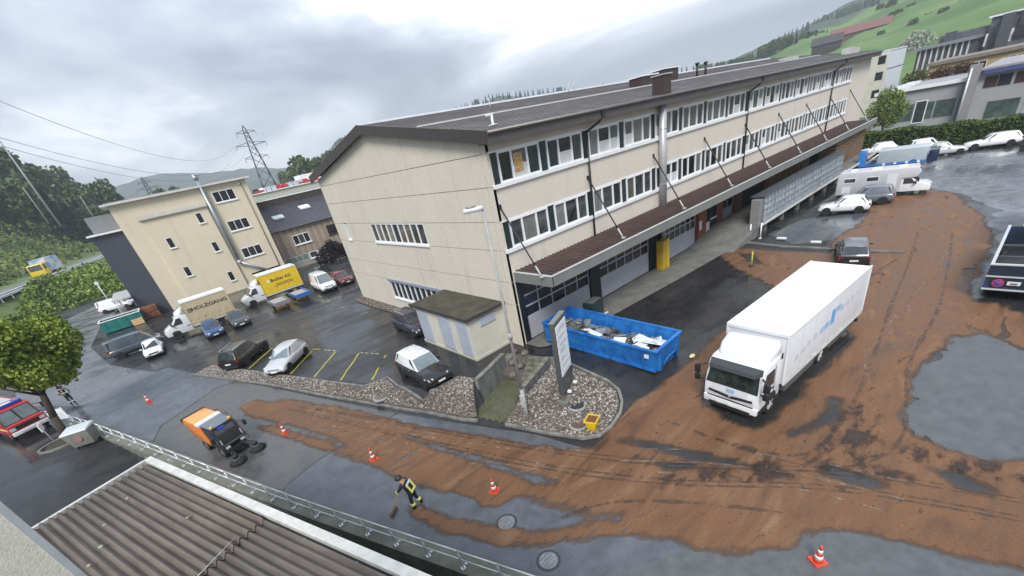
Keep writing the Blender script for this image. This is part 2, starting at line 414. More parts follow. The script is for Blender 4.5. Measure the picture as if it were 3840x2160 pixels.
# ---- the mud flood
MUD = [(19.94, -3.31), (21.65, -3.67), (21.32, -10.39), (25.11, -9.69), (29.79, -10.31), (36.74, -9.52), (39.88, -9.71), (41.23, -12.31), (39.62, -14.38), (31.36, -16.96), (26.73, -17.95), (22.83, -18.14), (18.08, -18.17), (14.5, -18.37), (14.53, -19.19), (13.65, -20.23), (12.44, -21.7), (9.93, -21.8), (9.94, -20.51), (11.33, -19.25), (10.06, -18.4), (8.3, -17.91), (6.03, -17.85), (3.64, -18.0), (2.72, -18.54), (2.6, -19.62), (2.59, -20.58), (3.34, -21.19), (3.15, -22.39), (3.0, -26), (-2.0, -26), (-1.87, -22.53), (-1.82, -21.58), (-2.18, -20.3), (-2.42, -19.49), (-2.82, -18.56), (-2.98, -17.9), (-3.92, -17.11), (-4.65, -16.92), (-5.47, -16.32), (-6.19, -15.42), (-6.46, -14.63), (-6.84, -13.55), (-7.45, -12.68), (-8.65, -11.69), (-9.87, -10.48), (-10.79, -9.28), (-11.69, -7.64), (-11.95, -6.24), (-11.96, -5.06), (-11.67, -5.43), (-11.31, -6.47), (-10.55, -8.23), (-9.53, -10.13), (-8.38, -11.26), (-7.02, -12.37), (-6.79, -12.38), (-7.56, -10.96), (-8.18, -9.19), (-8.65, -8.25), (-9.31, -8.25), (-9.91, -7.67), (-9.89, -6.81), (-10.93, -4.52), (-11.51, -1.59), (-12.28, 0.61), (-13.15, 3.02), (-14.4, 6.3), (-15.16, 8.31), (-15.01, 8.63), (-13.87, 6.52), (-12.92, 3.66), (-12.01, 1.27), (-12.03, 2.94), (-13.17, 5.73), (-14.32, 8.37), (-15.24, 10.6), (-15.23, 12.05), (-14.38, 12.22), (-12.12, 8.99), (-10.14, 4.47), (-9.06, 1.31), (-7.75, -2.13), (-6.4, -5.75), (-5.58, -7.89), (-4.44, -9.27), (-3.16, -8.96), (-0.97, -9.01), (1.71, -9.35), (3.72, -9.56), (7.0, -9.7), (14.04, -9.66), (15.24, -7.84), (16.21, -6.63), (17.66, -4.83)]
HOLES = [[(2.11, -10.72), (0.62, -11.58), (0.13, -12.9), (0.18, -14.02), (1.1, -14.35), (3.03, -14.64), (5.76, -14.98), (8.52, -15.14), (9.04, -14.76), (10.2, -12.0), (3.78, -10.6)],
         [(0.62, -15.13), (2.01, -15.58), (3.65, -15.7), (3.66, -15.98), (2.85, -16.27), (2.03, -16.26), (1.37, -15.65)],
         [(-0.63, -16.49), (-0.13, -16.9), (-0.08, -17.65), (-0.31, -18.36), (-0.68, -18.17), (-0.84, -17.44)],
         [(-3.36, -9.77), (-2.68, -10.95), (-2.38, -12.61), (-1.71, -14.8), (-1.58, -15.97), (-1.98, -14.91), (-2.63, -13.07), (-3.03, -11.17)],
         [(-3.88, -10.94), (-3.63, -11.91), (-2.81, -12.83), (-3.05, -13.28), (-3.85, -12.39)],
         [(20.61, -4.13), (20.28, -5.35), (17.97, -7.56), (18.06, -6.7)],
         [(1.3, -19.23), (1.61, -19.97), (1.21, -20.74), (0.84, -20.52), (0.89, -19.88)],
         [(-9.38, -0.66), (-7.93, -4.83), (-7.05, -9.24), (-7.56, -8.57), (-8.37, -5.4), (-9.33, -1.83)]]
mud = drape('mud_flood', MUD, MUDM, .012, .17, HOLES, rag=.20, rs=.7, thick=.02, streaky=True, grow=.20)
T(mud, 'brown muddy flood water and silt spread over street and yard', 'mud', kind='stuff')
for k, (pl, lb) in enumerate(((([(-0.9, -16.2), (0.3, -16.0), (1.5, -16.4), (3.3, -16.2), (4.2, -16.9), (2.6, -17.4), (1.4, -17.6), (.6, -18.6), (-.2, -18.3), (.2, -17.2), (-.6, -16.7)]), 'dark clods of wet earth in the mud right of the truck'),
                   (([(1.5, -18.6), (2.2, -18.8), (2.5, -20.2), (2.6, -22.5), (2.2, -23.5), (2.0, -21.5), (1.6, -20.0)]), 'dark line of wet earth along the grey asphalt'),
                   (([(-2.2, -14.2), (-1.2, -15.2), (-1.5, -15.9), (-2.6, -15.0), (-3.6, -13.6), (-4.6, -12.6), (-4.2, -12.3), (-3.2, -13.2)]), 'dark tyre smear through the mud'))):
    T(drape('dark_mud', pl, SLUDGE, .036, .10, rag=.5, rs=1.5, thick=.012, grow=.35), lb, 'mud', kind='stuff')

# ---- tyre tracks and broom marks drawn through the silt
m, t, b = node_mat('track_mud'); tx = t.nodes.new('ShaderNodeTexCoord')
n_ = NZ(2.2, 6, .7); b.inputs['Roughness'].default_value = .4
t.links.new(RP(n_, (.35, (.040, .026, .018)), (.65, (.085, .052, .034))), b.inputs['Base Color']); t.links.new(MR(n_, .42, .62, 0, .75), b.inputs['Alpha'])
TRK = m
m, t, b = node_mat('pale_silt'); tx = t.nodes.new('ShaderNodeTexCoord')
n_ = NZ(2.6, 6, .7); b.inputs['Roughness'].default_value = .5
t.links.new(RP(n_, (.35, (.20, .13, .085)), (.65, (.30, .22, .165))), b.inputs['Base Color']); t.links.new(MR(n_, .46, .66, 0, .8), b.inputs['Alpha'])
SILT = m
def ribbon(name, pts, w, mat, dz=.04):
    pts = [Vector(p) for p in pts]; fine_ = []
    for i in range(len(pts) - 1):                       # Catmull-Rom through the traced points
        p0, p1, p2, p3 = pts[max(0, i - 1)], pts[i], pts[i + 1], pts[min(len(pts) - 1, i + 2)]; k = max(2, int((p2 - p1).length / .35))
        for j in range(k):
            u = j / k; fine_.append(.5 * ((2 * p1) + (p2 - p0) * u + (2 * p0 - 5 * p1 + 4 * p2 - p3) * u * u + (3 * p1 - p0 - 3 * p2 + p3) * u ** 3))
    fine_.append(pts[-1]); vs, fs = [], []
    for i, p in enumerate(fine_):
        d = (fine_[min(i + 1, len(fine_) - 1)] - fine_[max(i - 1, 0)]).normalized(); ww = w * (.6 + .5 * noise.noise((p.x * .8, p.y * .8, 0))) * min(1, i / 3 + .1, (len(fine_) - 1 - i) / 3 + .1); n = Vector((-d.y, d.x)) * ww
        for s_ in (-1, 1): x, y = p.x + s_ * n.x, p.y + s_ * n.y; vs.append((x, y, zg(x, y) + dz))
    me = D.meshes.new(name); me.from_pydata(vs, [], [(2 * i, 2 * i + 2, 2 * i + 3, 2 * i + 1) for i in range(len(fine_) - 1)]); me.shade_smooth(); me.materials.append(mat)
    o = D.objects.new(name, me); COL.objects.link(o); o.parent = mud; o['kind'] = 'stuff'; return o
for off in (0, .42, 1.7, 2.1):
    ribbon('tyre_track', [(-13.2 + off * .35, 9.0 - off * .2), (-11.0 + off * .5, 3.4 - off * .1), (-9.0 + off * .6, -2.2), (-6.9 + off * .7, -8.0), (-4.6 + off * .7, -12.6), (-1.5 + off * .6, -17.2), (.2 + off * .5, -21.5)], .085, TRK)
for off in (0, 1.8): ribbon('tyre_track', [(-1.2, -10.2 - off), (-.6, -15.4 - off * .6), (2.2, -16.4 - off), (7.0, -16.2 - off * .7), (13, -15.6 - off), (20, -15.0 - off), (27, -14.2 - off)], .12, TRK)
ribbon('tyre_track', [(-8.8, -10.4), (-6.6, -11.6), (-4.8, -13.9), (-3.4, -16.4)], .14, TRK); ribbon('tyre_track', [(8.8, -10.4), (13.5, -11.4), (17.5, -13.6), (21.5, -14.4)], .12, TRK)
for off in (0, .5, 1.1, 2.4, 3.0): ribbon('silt_streak', [(-14.2 + off * .5, 8.6), (-12.1 + off * .5, 3.6), (-10.2 + off * .6, -1.6), (-8.4 + off * .6, -5.6), (-6.6 + off * .7, -9.6)], .07 + .02 * (off > 1), SILT, .044)
for off in (0, .8, 1.7): ribbon('silt_streak', [(-5.4 + off, -10.4), (-3.4 + off, -13.4), (-2.0 + off, -16.6), (-1.4 + off, -19.5)], .09, SILT, .044)
for k_ in range(5): ribbon('silt_streak', [(5 + 3.2 * k_, -16.6 - .1 * k_), (7.2 + 3.2 * k_, -15.9 - .12 * k_), (9.6 + 3.4 * k_, -16.2 - .1 * k_)], .11, SILT, .044)
# ---- painted parking lines
YEL = M('yellow_line_paint', (.50, .41, .04), .5, col2=(.33, .29, .08), c2=(.40, .66), vs=3, rvar=.15)
PALE = M('worn_line_paint', (.50, .46, .24), .5, col2=(.24, .23, .16), c2=(.4, .66), vs=2.5)
LINES = [((-13.52, 18.07), (-10.76, 21.17)), ((-11.58, 13.06), (-8.83, 16.12)), ((-10.61, 10.52), (-7.76, 13.62)), ((-9.64, 7.95), (-6.8, 11.2)), ((-8.31, 5.75), (-7.06, 7.18)), ((-6.26, 8.15), (-5.73, 8.62)), ((-9.05, 16.94), (-8.32, 15.31)), ((-8.36, 15.19), (-7.76, 13.74)), ((-6.84, 11.29), (-5.93, 9.0)), ((-15.0, 34.62), (-14.97, 30.81)), ((-12.51, 34.63), (-12.56, 30.84)), ((-10.08, 34.42), (-10.08, 31.04)), ((-7.67, 35.34), (-7.66, 30.75)), ((-4.9, 35.47), (-5.0, 31.01)), ((-2.45, 33.87), (-2.57, 31.3)), ((-3.7, 24.87), (-3.68, 14.63)), ((-3.7, 24.87), (-1.76, 25.12)), ((-3.68, 14.63), (-2.32, 14.63)), ((-3.41, 19.81), (-1.79, 20.02))]
for i, (a, c) in enumerate(LINES):
    o = strip('parking_line', a, c, .075, YEL if i < 7 or 9 <= i < 15 else PALE, .012); struct(o)

# ---- concrete apron along the garage doors
CONC = M('concrete', (.20, .195, .18), .75, col2=(.11, .11, .095), c2=(.35, .7), vs=.9, bump=.2, bs=25, rvar=.2)
CONCL = M('pale_concrete', (.36, .36, .345), .8, col2=(.22, .225, .215), c2=(.35, .7), vs=1.2, bump=.15, bs=20)
apron = drape('apron', [(.2, .1), (.3, -1.5), (5, -2.4), (14, -3.1), (23.6, -3.6), (23.6, .1)], CONC, .05, .4); struct(apron)
# ---- gravel beds with kerbs, stones as real pebbles
GRAVEL = M('gravel_bed', (.06, .05, .042), .9, col2=(.13, .11, .092), c2=(.35, .65), vs=9, bump=.9, bs=16)
BED1 = [(-16.79, 22.38), (-15.33, 23.1), (-14.56, 20.06), (-13.54, 17.96), (-12.6, 14.93), (-11.67, 12.89), (-10.66, 10.31), (-9.77, 7.74), (-9.02, 5.7), (-8.59, 5.25), (-7.6, 5.0), (-7.72, 3.43), (-7.4, .85), (-4.77, 0.55), (-4.4, -.35), (-5.45, -1.75), (-6.23, -2.72), (-6.63, -1.93), (-7.39, 0.26), (-8.28, 2.37), (-8.67, 3.4), (-10.9, 8.7), (-12.83, 13.49), (-15.42, 19.23)]
BED2 = [(-5.6, -4.3), (-4.89, -4.45), (-3.75, -4.35), (-0.41, -3.2), (-0.44, -3.6), (-0.61, -4.8), (-0.73, -5.95), (-0.56, -6.97), (-0.74, -7.71), (-1.28, -8.25), (-1.9, -8.59), (-2.82, -8.79), (-3.6, -8.75), (-4.15, -8.3), (-4.81, -6.68), (-5.5, -4.64)]
BED3 = [(-1.3, 25.4), (-0.05, 25.9), (-0.05, 12.4), (-0.97, 12.6), (-1.1, 15.35)]
STONES = [M('pebble_%d' % i, c, .55, var=.2, vs=6) for i, c in enumerate(((.27, .24, .20), (.14, .11, .09), (.075, .06, .05), (.46, .43, .39)))]
def pebbles(poly, n, parent, rmin=.035, rmax=.085):
    P = np.array(poly); (x0, y0), (x1, y1) = P.min(0), P.max(0)
    mbs = [MB() for _ in STONES]; rnd = random.Random(len(poly) * 7 + n); k = 0; pts = []
    while len(pts) < n:
        qx = np.random.RandomState(n + k).uniform(x0, x1, 4000); qy = np.random.RandomState(n + 77 + k).uniform(y0, y1, 4000); k += 1
        s = poly_sd(poly, qx, qy); pts += [(a, c) for a, c, d in zip(qx, qy, s) if d > .06]
    for a, c in pts[:n]:
        r = rnd.uniform(rmin, rmax); z = zg(a, c, False) + .05; w = rnd.uniform(0, PI); ca, sa = math.cos(w) * r, math.sin(w) * r; e_ = rnd.uniform(.6, 1)
        vs = [(a + ca, c + sa, z + r * .2), (a - sa * e_, c + ca * e_, z + r * .3), (a - ca, c - sa, z + r * .15), (a + sa * e_, c - ca * e_, z + r * .25), (a + ca * .2, c + sa * .2, z + r * .75), (a, c, z - r * .5)]
        mbs[rnd.choice((0, 0, 1, 1, 1, 2, 2, 3))].add(vs, [(0, 1, 4), (1, 2, 4), (2, 3, 4), (3, 0, 4), (1, 0, 5), (2, 1, 5), (3, 2, 5), (0, 3, 5)])
    for q, mt in zip(mbs, STONES):
        o = q.build('pebbles', mt, parent); o['kind'] = 'stuff'
for pl, n, lb in ((BED1, 7500, 'long gravel bed between car park and street'), (BED2, 5200, 'rounded gravel bed around the sign pylon'), (BED3, 700, 'narrow gravel strip at the foot of the gable')):
    o = drape('gravel_bed', pl, GRAVEL, .05, .2, path=False); struct(o); o['label'] = lb
    pebbles(pl, n, o)
def kerb(name, pts, w, h, mat, dz=0.0, closed=False):
    mb = MB(); pts = [Vector(p) for p in pts]
    fine = []
    for a, c in zip(pts, pts[1:]):
        k = max(1, int((c - a).length / .6)); fine += [a.lerp(c, i / k) for i in range(k)]
    fine.append(pts[-1]); rings = []
    for i, p in enumerate(fine):
        d = (fine[min(i + 1, len(fine) - 1)] - fine[max(i - 1, 0)]).normalized(); n = Vector((-d.y, d.x)) * w / 2
        z = zg(p.x, p.y, False) + dz
        rings.append([(p.x - n.x, p.y - n.y, z - .25), (p.x + n.x, p.y + n.y, z - .25), (p.x + n.x, p.y + n.y, z + h), (p.x - n.x, p.y - n.y, z + h)])
    mb.loft(rings, smooth=False); return mb.build(name, mat)
KERB = M('kerb_concrete', (.25, .24, .22), .75, col2=(.12, .115, .10), c2=(.35, .65), vs=2, bump=.2)
for pts, lb in (([(-16.9, 22.4), (-15.5, 19.1), (-12.93, 13.45), (-11.0, 8.65), (-8.77, 3.35), (-8.38, 2.3), (-7.49, .2), (-6.73, -1.98), (-6.3, -2.85)], 'low kerb in front of the long gravel bed'),
                ([(-5.66, -4.4), (-4.9, -6.7), (-4.24, -8.35), (-3.65, -8.85), (-2.82, -8.92), (-1.85, -8.72), (-1.2, -8.36), (-.63, -7.78), (-.44, -6.97), (-.6, -5.95), (-.48, -4.8), (-.3, -3.3)], 'curved kerb around the gravel bed with the pylon'),
                ([(-14.4, 20.0), (-12.5, 14.9), (-9.67, 7.7), (-8.9, 5.75), (-8.5, 5.35), (-7.45, 5.1), (-7.6, 3.4), (-7.3, .97), (-4.8, .65)], 'flat edging between parking bays and gravel'),
                ([(23.2, -3.9), (22.4, -7), (22.2, -10.2), (22.0, -13.4), (22.1, -14.4)], 'pale kerb dividing the flooded yard')):
    o = kerb('kerb', pts, .14 if lb[0] != 'p' else .26, .10 if lb[0] != 'f' else .045, KERB if lb[0] != 'p' else CONC, 0.02); struct(o); o['label'] = lb
# ---- sunken path with steps between two concrete walls
def pw(a, c, z): return (-4.4 + .944 * a - .33 * c, -2.8 + .33 * a + .944 * c, z)
PAVE = M('mossy_paving', (.12, .115, .075), .8, col2=(.075, .085, .035), c2=(.38, .62), vs=1.6, bump=.2, bs=18)
pave = MB()
pth = thing('path', 'sunken paved path between concrete walls leading to the steps', 'path'); pth['kind'] = 'structure'
rw = random.Random(3)
for i in range(26):
    for j in range(9):
        a0 = -1.75 + i * .185; c0 = -1.35 + j * .3; q = MB(); hz = -.895 + rw.uniform(-.004, .004)
        q.hexa([pw(a0, c0, -1.0), pw(a0 + .172, c0, -1.0), pw(a0 + .172, c0 + .287, -1.0), pw(a0, c0 + .287, -1.0)], [pw(a0, c0, hz), pw(a0 + .172, c0, hz), pw(a0 + .172, c0 + .287, hz), pw(a0, c0 + .287, hz)])
        q.build('paver', PAVE, pth)
for k in range(5):
    q = MB(); a0 = 2.3 + k * .3; z1 = -.9 + .18 * (k + 1)
    q.hexa([pw(a0, -1.3, -1), pw(a0 + .42, -1.3, -1), pw(a0 + .42, .1, -1), pw(a0, .1, -1)], [pw(a0, -1.3, z1), pw(a0 + .42, -1.3, z1), pw(a0 + .42, .1, z1), pw(a0, .1, z1)])
    q.build('step', M('step_concrete', (.19, .18, .14), .75, col2=(.10, .10, .07), c2=(.4, .62), vs=3, bump=.2), pth)
BOARD = M('board_marked_concrete', (.20, .205, .195), .8, col2=(.12, .125, .115), c2=(.35, .65), vs=3, stretch=(1, 1, .25), bump=.25, bs=12)
for c0, c1, a0, a1, zt, lb in ((1.36, 1.6, -.05, 3.0, .55, 'grey concrete side wall on the car park side of the path'), (-1.6, -1.36, -.05, 3.2, .45, 'grey concrete side wall on the pylon side of the path')):
    th = thing('side_wall', lb, 'wall')
    for i in range(6):
        u0 = a0 + (a1 - a0) * i / 6; u1 = a0 + (a1 - a0) * (i + 1) / 6 - .012; q = MB()
        q.hexa([pw(u0, c0, -1), pw(u1, c0, -1), pw(u1, c1, -1), pw(u0, c1, -1)], [pw(u0, c0, zt - .04), pw(u1, c0, zt - .04), pw(u1, c1, zt - .04), pw(u0, c1, zt - .04)])
        q.build('wall_panel', BOARD, th)
    q = MB(); q.hexa([pw(a0 - .02, c0 - .03, zt - .04), pw(a1, c0 - .03, zt - .04), pw(a1, c1 + .03, zt - .04), pw(a0 - .02, c1 + .03, zt - .04)], [pw(a0 - .02, c0 - .03, zt), pw(a1, c0 - .03, zt), pw(a1, c1 + .03, zt), pw(a0 - .02, c1 + .03, zt)])
    q.build('coping', M('coping_concrete', (.22, .215, .18), .8, col2=(.13, .13, .09), vs=3), th)
struct(drape('pavement', [(-5.35, -1.75), (-4.93, -1.31), (-2.05, -.27), (-.6, .3), (.0, 1.1), (-3, 1.15), (-4.6, 1.1), (-4.77, .55), (-4.4, -.35)], ASPH, .02, .25, path=False))
q = MB(); q.hexa([pw(2.3, .1, -1), pw(3.95, .1, -1), pw(3.95, 1.4, -1), pw(2.3, 1.4, -1)], [pw(2.3, .1, -.85), pw(3.95, .1, .03), pw(3.95, 1.4, .03), pw(2.3, 1.4, -.5)]); struct(q.build('rock_slope', GRAVEL))
for s_ in (1, -1):
    q = MB(); q.hexa([pw(3.0, s_ * 1.5 - .25, -1), pw(3.95, s_ * 1.5 - .25, -1), pw(3.95, s_ * 1.5 + .25, -1), pw(3.0, s_ * 1.5 + .25, -1)], [pw(3.0, s_ * 1.5 - .25, .02), pw(3.95, s_ * 1.5 - .25, .03), pw(3.95, s_ * 1.5 + .25, .03), pw(3.0, s_ * 1.5 + .25, .02)]); struct(q.build('step_flank', CONC))
# ---- boulders by the steps
for i, (a0, c0, r) in enumerate(((2.55, .75, .32), (3.1, .45, .28), (3.3, 1.05, .34), (4.05, .55, .30), (4.15, 1.35, .26), (4.0, -1.75, .30))):
    rb = random.Random(i); rings = []
    for j in range(1, 6):
        tt = PI * j / 6; rings.append([(r * (1 + rb.uniform(-.15, .15)) * math.sin(tt) * math.cos(2 * PI * k / 8), r * .8 * (1 + rb.uniform(-.15, .15)) * math.sin(tt) * math.sin(2 * PI * k / 8), -r * .6 * math.cos(tt)) for k in range(8)])
    o = MB().loft(rings).build('boulder', M('boulder_stone', (.16, .145, .12), .85, col2=(.09, .09, .06), vs=4, bump=.5, bs=8))
    o.location = pw(a0, c0, (-.62, -.3, -.2, .08, .06, .05)[i]); T(o, ('lowest boulder beside the foot of the mossy steps', 'middle boulder hugging the mossy steps', 'boulder below the car park side wall end', 'boulder at the head of the mossy steps nearest the treads', 'boulder at the head of the steps nearest the annex', 'boulder at the head of the steps nearest the pylon')[i], 'boulder', 'boulders beside the steps')

# ---- retaining wall with railing along the street
WALLD = M('stained_concrete', (.12, .115, .095), .85, col2=(.06, .06, .045), c2=(.35, .62), vs=1.2, bump=.3, bs=14)
rw_ = thing('retaining_wall', 'stained concrete retaining wall with a broad coping below the railing', 'wall')
rings = []
for i in range(31):
    s = -3.0 + i * 1.7; x, y = road_pt(s, -7.88); x2, y2 = road_pt(s, -7.08); z = -.95 * sm(0, 26, s)
    rings.append([(x, y, z - 2.2), (x2, y2, z - 2.2), (x2, y2, z + .12), (x, y, z + .12)])
MB().loft(rings, smooth=False).build('coping', M('wall_coping', (.19, .185, .155), .8, col2=(.11, .11, .085), c2=(.35, .65), vs=1.5, bump=.2, bs=18), rw_)
STEEL = M('galvanised_steel', (.62, .64, .65), .45, metal=.45, var=.12, vs=4)
rail = thing('railing', 'galvanised two bar railing running along the retaining wall', 'railing')
tp, md = [], []
for i in range(31):
    s = -2.6 + i * 1.55; x, y = road_pt(s, -7.70); z = -.95 * sm(0, 26, s) + .12
    MB().cyl((x, y, z - .05), (x, y, z + .92), .03, n=6).cbox((x, y, z + .02), (.16, .16, .04)).build('post', STEEL, rail)
    x2, y2 = road_pt(s, -7.52); MB().tube([(x, y, z + .45), (x2, y2, z + .02)], .014, 5).cbox((x2, y2, z + .03), (.1, .1, .04)).build('brace', STEEL, rail)
    tp.append((x, y, z + .95)); md.append((x, y, z + .5))
MB().tube(tp, .034, 6).build('handrail', STEEL, rail); MB().tube(md, .028, 6).build('midrail', STEEL, rail)

# ---- embankment and motorway on the left, wooded slope beyond
def hw(x, y):
    dx, dy = x + 40.8, y - 113.5
    return dx * .2145 + dy * .9767, -dx * .9767 + dy * .2145          # along, offset (positive = far side)
def zl(x, y):
    t_, e = hw(x, y)
    if e > -6:
        z = 4.4 if e < 6.5 else 4.4 + 15.5 * sm(6.5, 46, e) + .06 * max(0, e - 46)
        return z * sm(-75, -20, t_)
    f = y - (96 + (x + 36) * .47)
    return 4.3 * sm(0, 15, f) * sm(-62, -34, e)
xs = [-260 + 5 * i for i in range(60)]; ys = [88 + 5 * i for i in range(104)]; nx = len(xs)
me = D.meshes.new('embankment'); me.from_pydata([(x, y, zl(x, y) - .04) for y in ys for x in xs], [], [(j * nx + i, j * nx + i + 1, (j + 1) * nx + i + 1, (j + 1) * nx + i) for j in range(len(ys) - 1) for i in range(nx - 1)]); me.shade_smooth()
o = D.objects.new('embankment', me); COL.objects.link(o); me.materials.append(M('grass_bank', (.08, .14, .03), .9, col2=(.16, .18, .07), c2=(.4, .62), vs=.12, bump=.4, bs=2)); struct(o)
def hw_pt(t_, e, z=0): return (-40.8 + .2145 * t_ - .9767 * e, 113.5 + .9767 * t_ + .2145 * e, z)
q = MB(); q.add([hw_pt(-20, -5, 4.42), hw_pt(330, -5, 4.42), hw_pt(330, 5.5, 4.42), hw_pt(-20, 5.5, 4.42)], [(0, 1, 2, 3)])
struct(q.build('motorway', M('motorway_asphalt', (.16, .16, .155), .7, var=.15, vs=.2)))
q = MB(); q.add([hw_pt(-20, -4.2, 4.43), hw_pt(330, -4.2, 4.43), hw_pt(330, -4.0, 4.43), hw_pt(-20, -4.0, 4.43)], [(0, 1, 2, 3)])
struct(q.build('edge_line', M('white_road_paint', (.7, .7, .7), .6)))
gr = thing('guard_rail', 'grey steel guard rail along the motorway embankment', 'guard rail')
for i in range(60):
    p = hw_pt(-18 + 4 * i, -5.6, 3.9); MB().box(p[0] - .07, p[0] + .07, p[1] - .07, p[1] + .07, 3.8, 5.3).build('post', STEEL, gr)
for zz in (4.75, 5.15):
    a = Vector(hw_pt(-20, -5.5, zz)); c = Vector(hw_pt(225, -5.5, zz)); MB().tube([a, c], .13, 5).build('rail_beam', STEEL, gr)

# ---- hills
FOREST = M('far_forest', (.016, .034, .018), .95, col2=(.055, .09, .04), c2=(.4, .62), vs=.03, bump=1, bs=.08)
def hill(name, mat, prof, d0, steps=10, floor=-2.0, back=1.15, rag=0):
    """hill side: prof = [(azimuth, distance of ridge, slope of ridge seen from the window)]"""
    az = [p[0] for p in prof]; rows = []
    n = int((az[-1] - az[0]) / .7) + 2
    for i in range(n):
        a = az[0] + (az[-1] - az[0]) * i / (n - 1)
        k = max(j for j in range(len(az)) if az[j] <= a + 1e-6); k = min(k, len(az) - 2); u = sm(az[k], az[k + 1], a)
        dr = prof[k][1] * (1 - u) + prof[k + 1][1] * u; te = prof[k][2] * (1 - u) + prof[k + 1][2] * u; zr = CZ + dr * te
        col = []
        for j in range(steps + 1):
            u2 = j / steps; dd = d0 + (dr - d0) * u2; z = floor + (zr - floor) * (u2 ** 1.25) + (rag * noise.fractal((a * .25, dd * .01, 1), 1, 2, 4) if 0 < j else 0)
            col.append((CX + dd * math.cos(R(a)), CY + dd * math.sin(R(a)), z))
        dd = dr * back; col.append((CX + dd * math.cos(R(a)), CY + dd * math.sin(R(a)), floor + (zr - floor) * .6)); rows.append(col)
    h = len(rows[0]); V2 = [p for r in rows for p in r]
    F2 = [(i * h + j, i * h + j + 1, (i + 1) * h + j + 1, (i + 1) * h + j) for i in range(n - 1) for j in range(h - 1)]
    me = D.meshes.new(name); me.from_pydata(V2, [], F2); me.shade_smooth(); me.materials.append(mat)
    o = D.objects.new(name, me); COL.objects.link(o); struct(o); return o
hill('hillside', MEADOW, [(-14, 520, .13), (-4, 560, .11), (4, 560, .098), (9, 560, .086), (13, 560, .070), (16, 540, .053), (20, 520, .042), (24, 520, .034), (30, 540, .018), (36, 560, .0)], 190, 12, rag=3)
hill('hill', FOREST, [(8, 950, .10), (13, 950, .079), (17, 900, .069), (20, 880, .056), (23, 860, .045), (27, 860, .040), (31, 860, .044), (37, 860, .045), (43, 840, .060), (49, 820, .074), (54, 820, .066), (60, 850, .048), (64, 800, .052), (67.5, 760, .060), (70, 760, .040), (72.5, 800, .024), (76, 900, .012)], 420, 9, rag=5)
hill('far_hill', FOREST, [(66, 1750, .016), (70, 1750, .028), (74, 1780, .036), (79, 1800, .046), (83, 1850, .055), (87, 1800, .062), (90, 1750, .058), (95, 1700, .05), (104, 1650, .04)], 1000, 10, rag=14)
hill('far_hill', FOREST, [(-10, 1150, .12), (5, 1150, .105), (14, 1150, .080), (19, 1150, .060), (24, 1120, .042), (32, 1100, .030), (40, 1100, .03)], 800, 6, rag=6)
# ================================================================== MAIN BUILDING
def stucco(name, c1, c2, scale=26.0):
    m, t_, b_ = node_mat(name); g = globals(); keep = (g['t'], g['tx'])
    g['t'] = t_; g['tx'] = t_.nodes.new('ShaderNodeTexCoord')
    speck = NZ(scale, 3, .8); big = NZ(.35, 5, .6); drip = NZ(.8, 5, .6, None)
    mpn = t_.nodes.new('ShaderNodeMapping'); mpn.inputs['Scale'].default_value = (1.2, 1.2, .12); t_.links.new(g['tx'].outputs['Object'], mpn.inputs[0])
    drip = NZ(.9, 5, .65, mpn.outputs[0])
    c = RP(speck, (.28, tuple(q * .72 for q in c1)), (.5, c1), (.74, c2))
    mot = NZ(7.5, 4, .8); c = MIX(MR(mot, .50, .70, 0, .24), c, tuple(q * .66 for q in c1)); c = MIX(MR(mot, .48, .32, 0, .25), c, tuple(min(1, q * 1.1) for q in c2))
    c = MIX(MR(big, .35, .7, 0, .28), c, tuple(q * .8 for q in c1))
    c = MIX(MR(drip, .54, .78, 0, .30), c, tuple(q * .5 for q in c1))
    t_.links.new(c, b_.inputs['Base Color']); b_.inputs['Roughness'].default_value = .9; b_.inputs['Specular IOR Level'].default_value = .25
    t_.links.new(BUMP(speck, .5, .012), b_.inputs['Normal'])
    g['t'], g['tx'] = keep
    return m
t = ASPH.node_tree
WALL = stucco('beige_exposed_aggregate', (.635, .58, .485), (.80, .75, .65), 15)
WALL2 = stucco('pale_render', (.66, .60, .52), (.77, .715, .635), 17)
DARKM = M('dark_brown_metal', (.055, .046, .044), .5, var=.18, vs=2, rvar=.12)
ROOFM = M('dark_brown_roofing', (.040, .032, .032), .55, col2=(.066, .054, .052), c2=(.35, .65), vs=.5, bump=.2, bs=12, rvar=.15)
WHITE = M('white_frame', (.80, .81, .82), .45, var=.06, vs=3)
TEAL = M('dark_teal_panel', (.010, .024, .028), .4, var=.2, vs=2)
GLASS = [M('window_glass_%d' % i, c, .07, var=.5, vs=v, spec=.8, stretch=s) for i, (c, v, s) in enumerate((((.012, .013, .015), 2, (1, 1, 1)), ((.10, .105, .098), 5, (6, 6, .4)), ((.045, .052, .055), 3, (1, 1, 1)), ((.16, .16, .15), 6, (8, 8, .3)), ((.022, .028, .033), 1.5, (1, 1, 1)), ((.085, .075, .055), 7, (7, 7, .4))))]
bld = thing('factory_building', 'long beige three storey factory building with dark pitched roof and canopy', 'building')
LX, LY = 67.5, 25.9
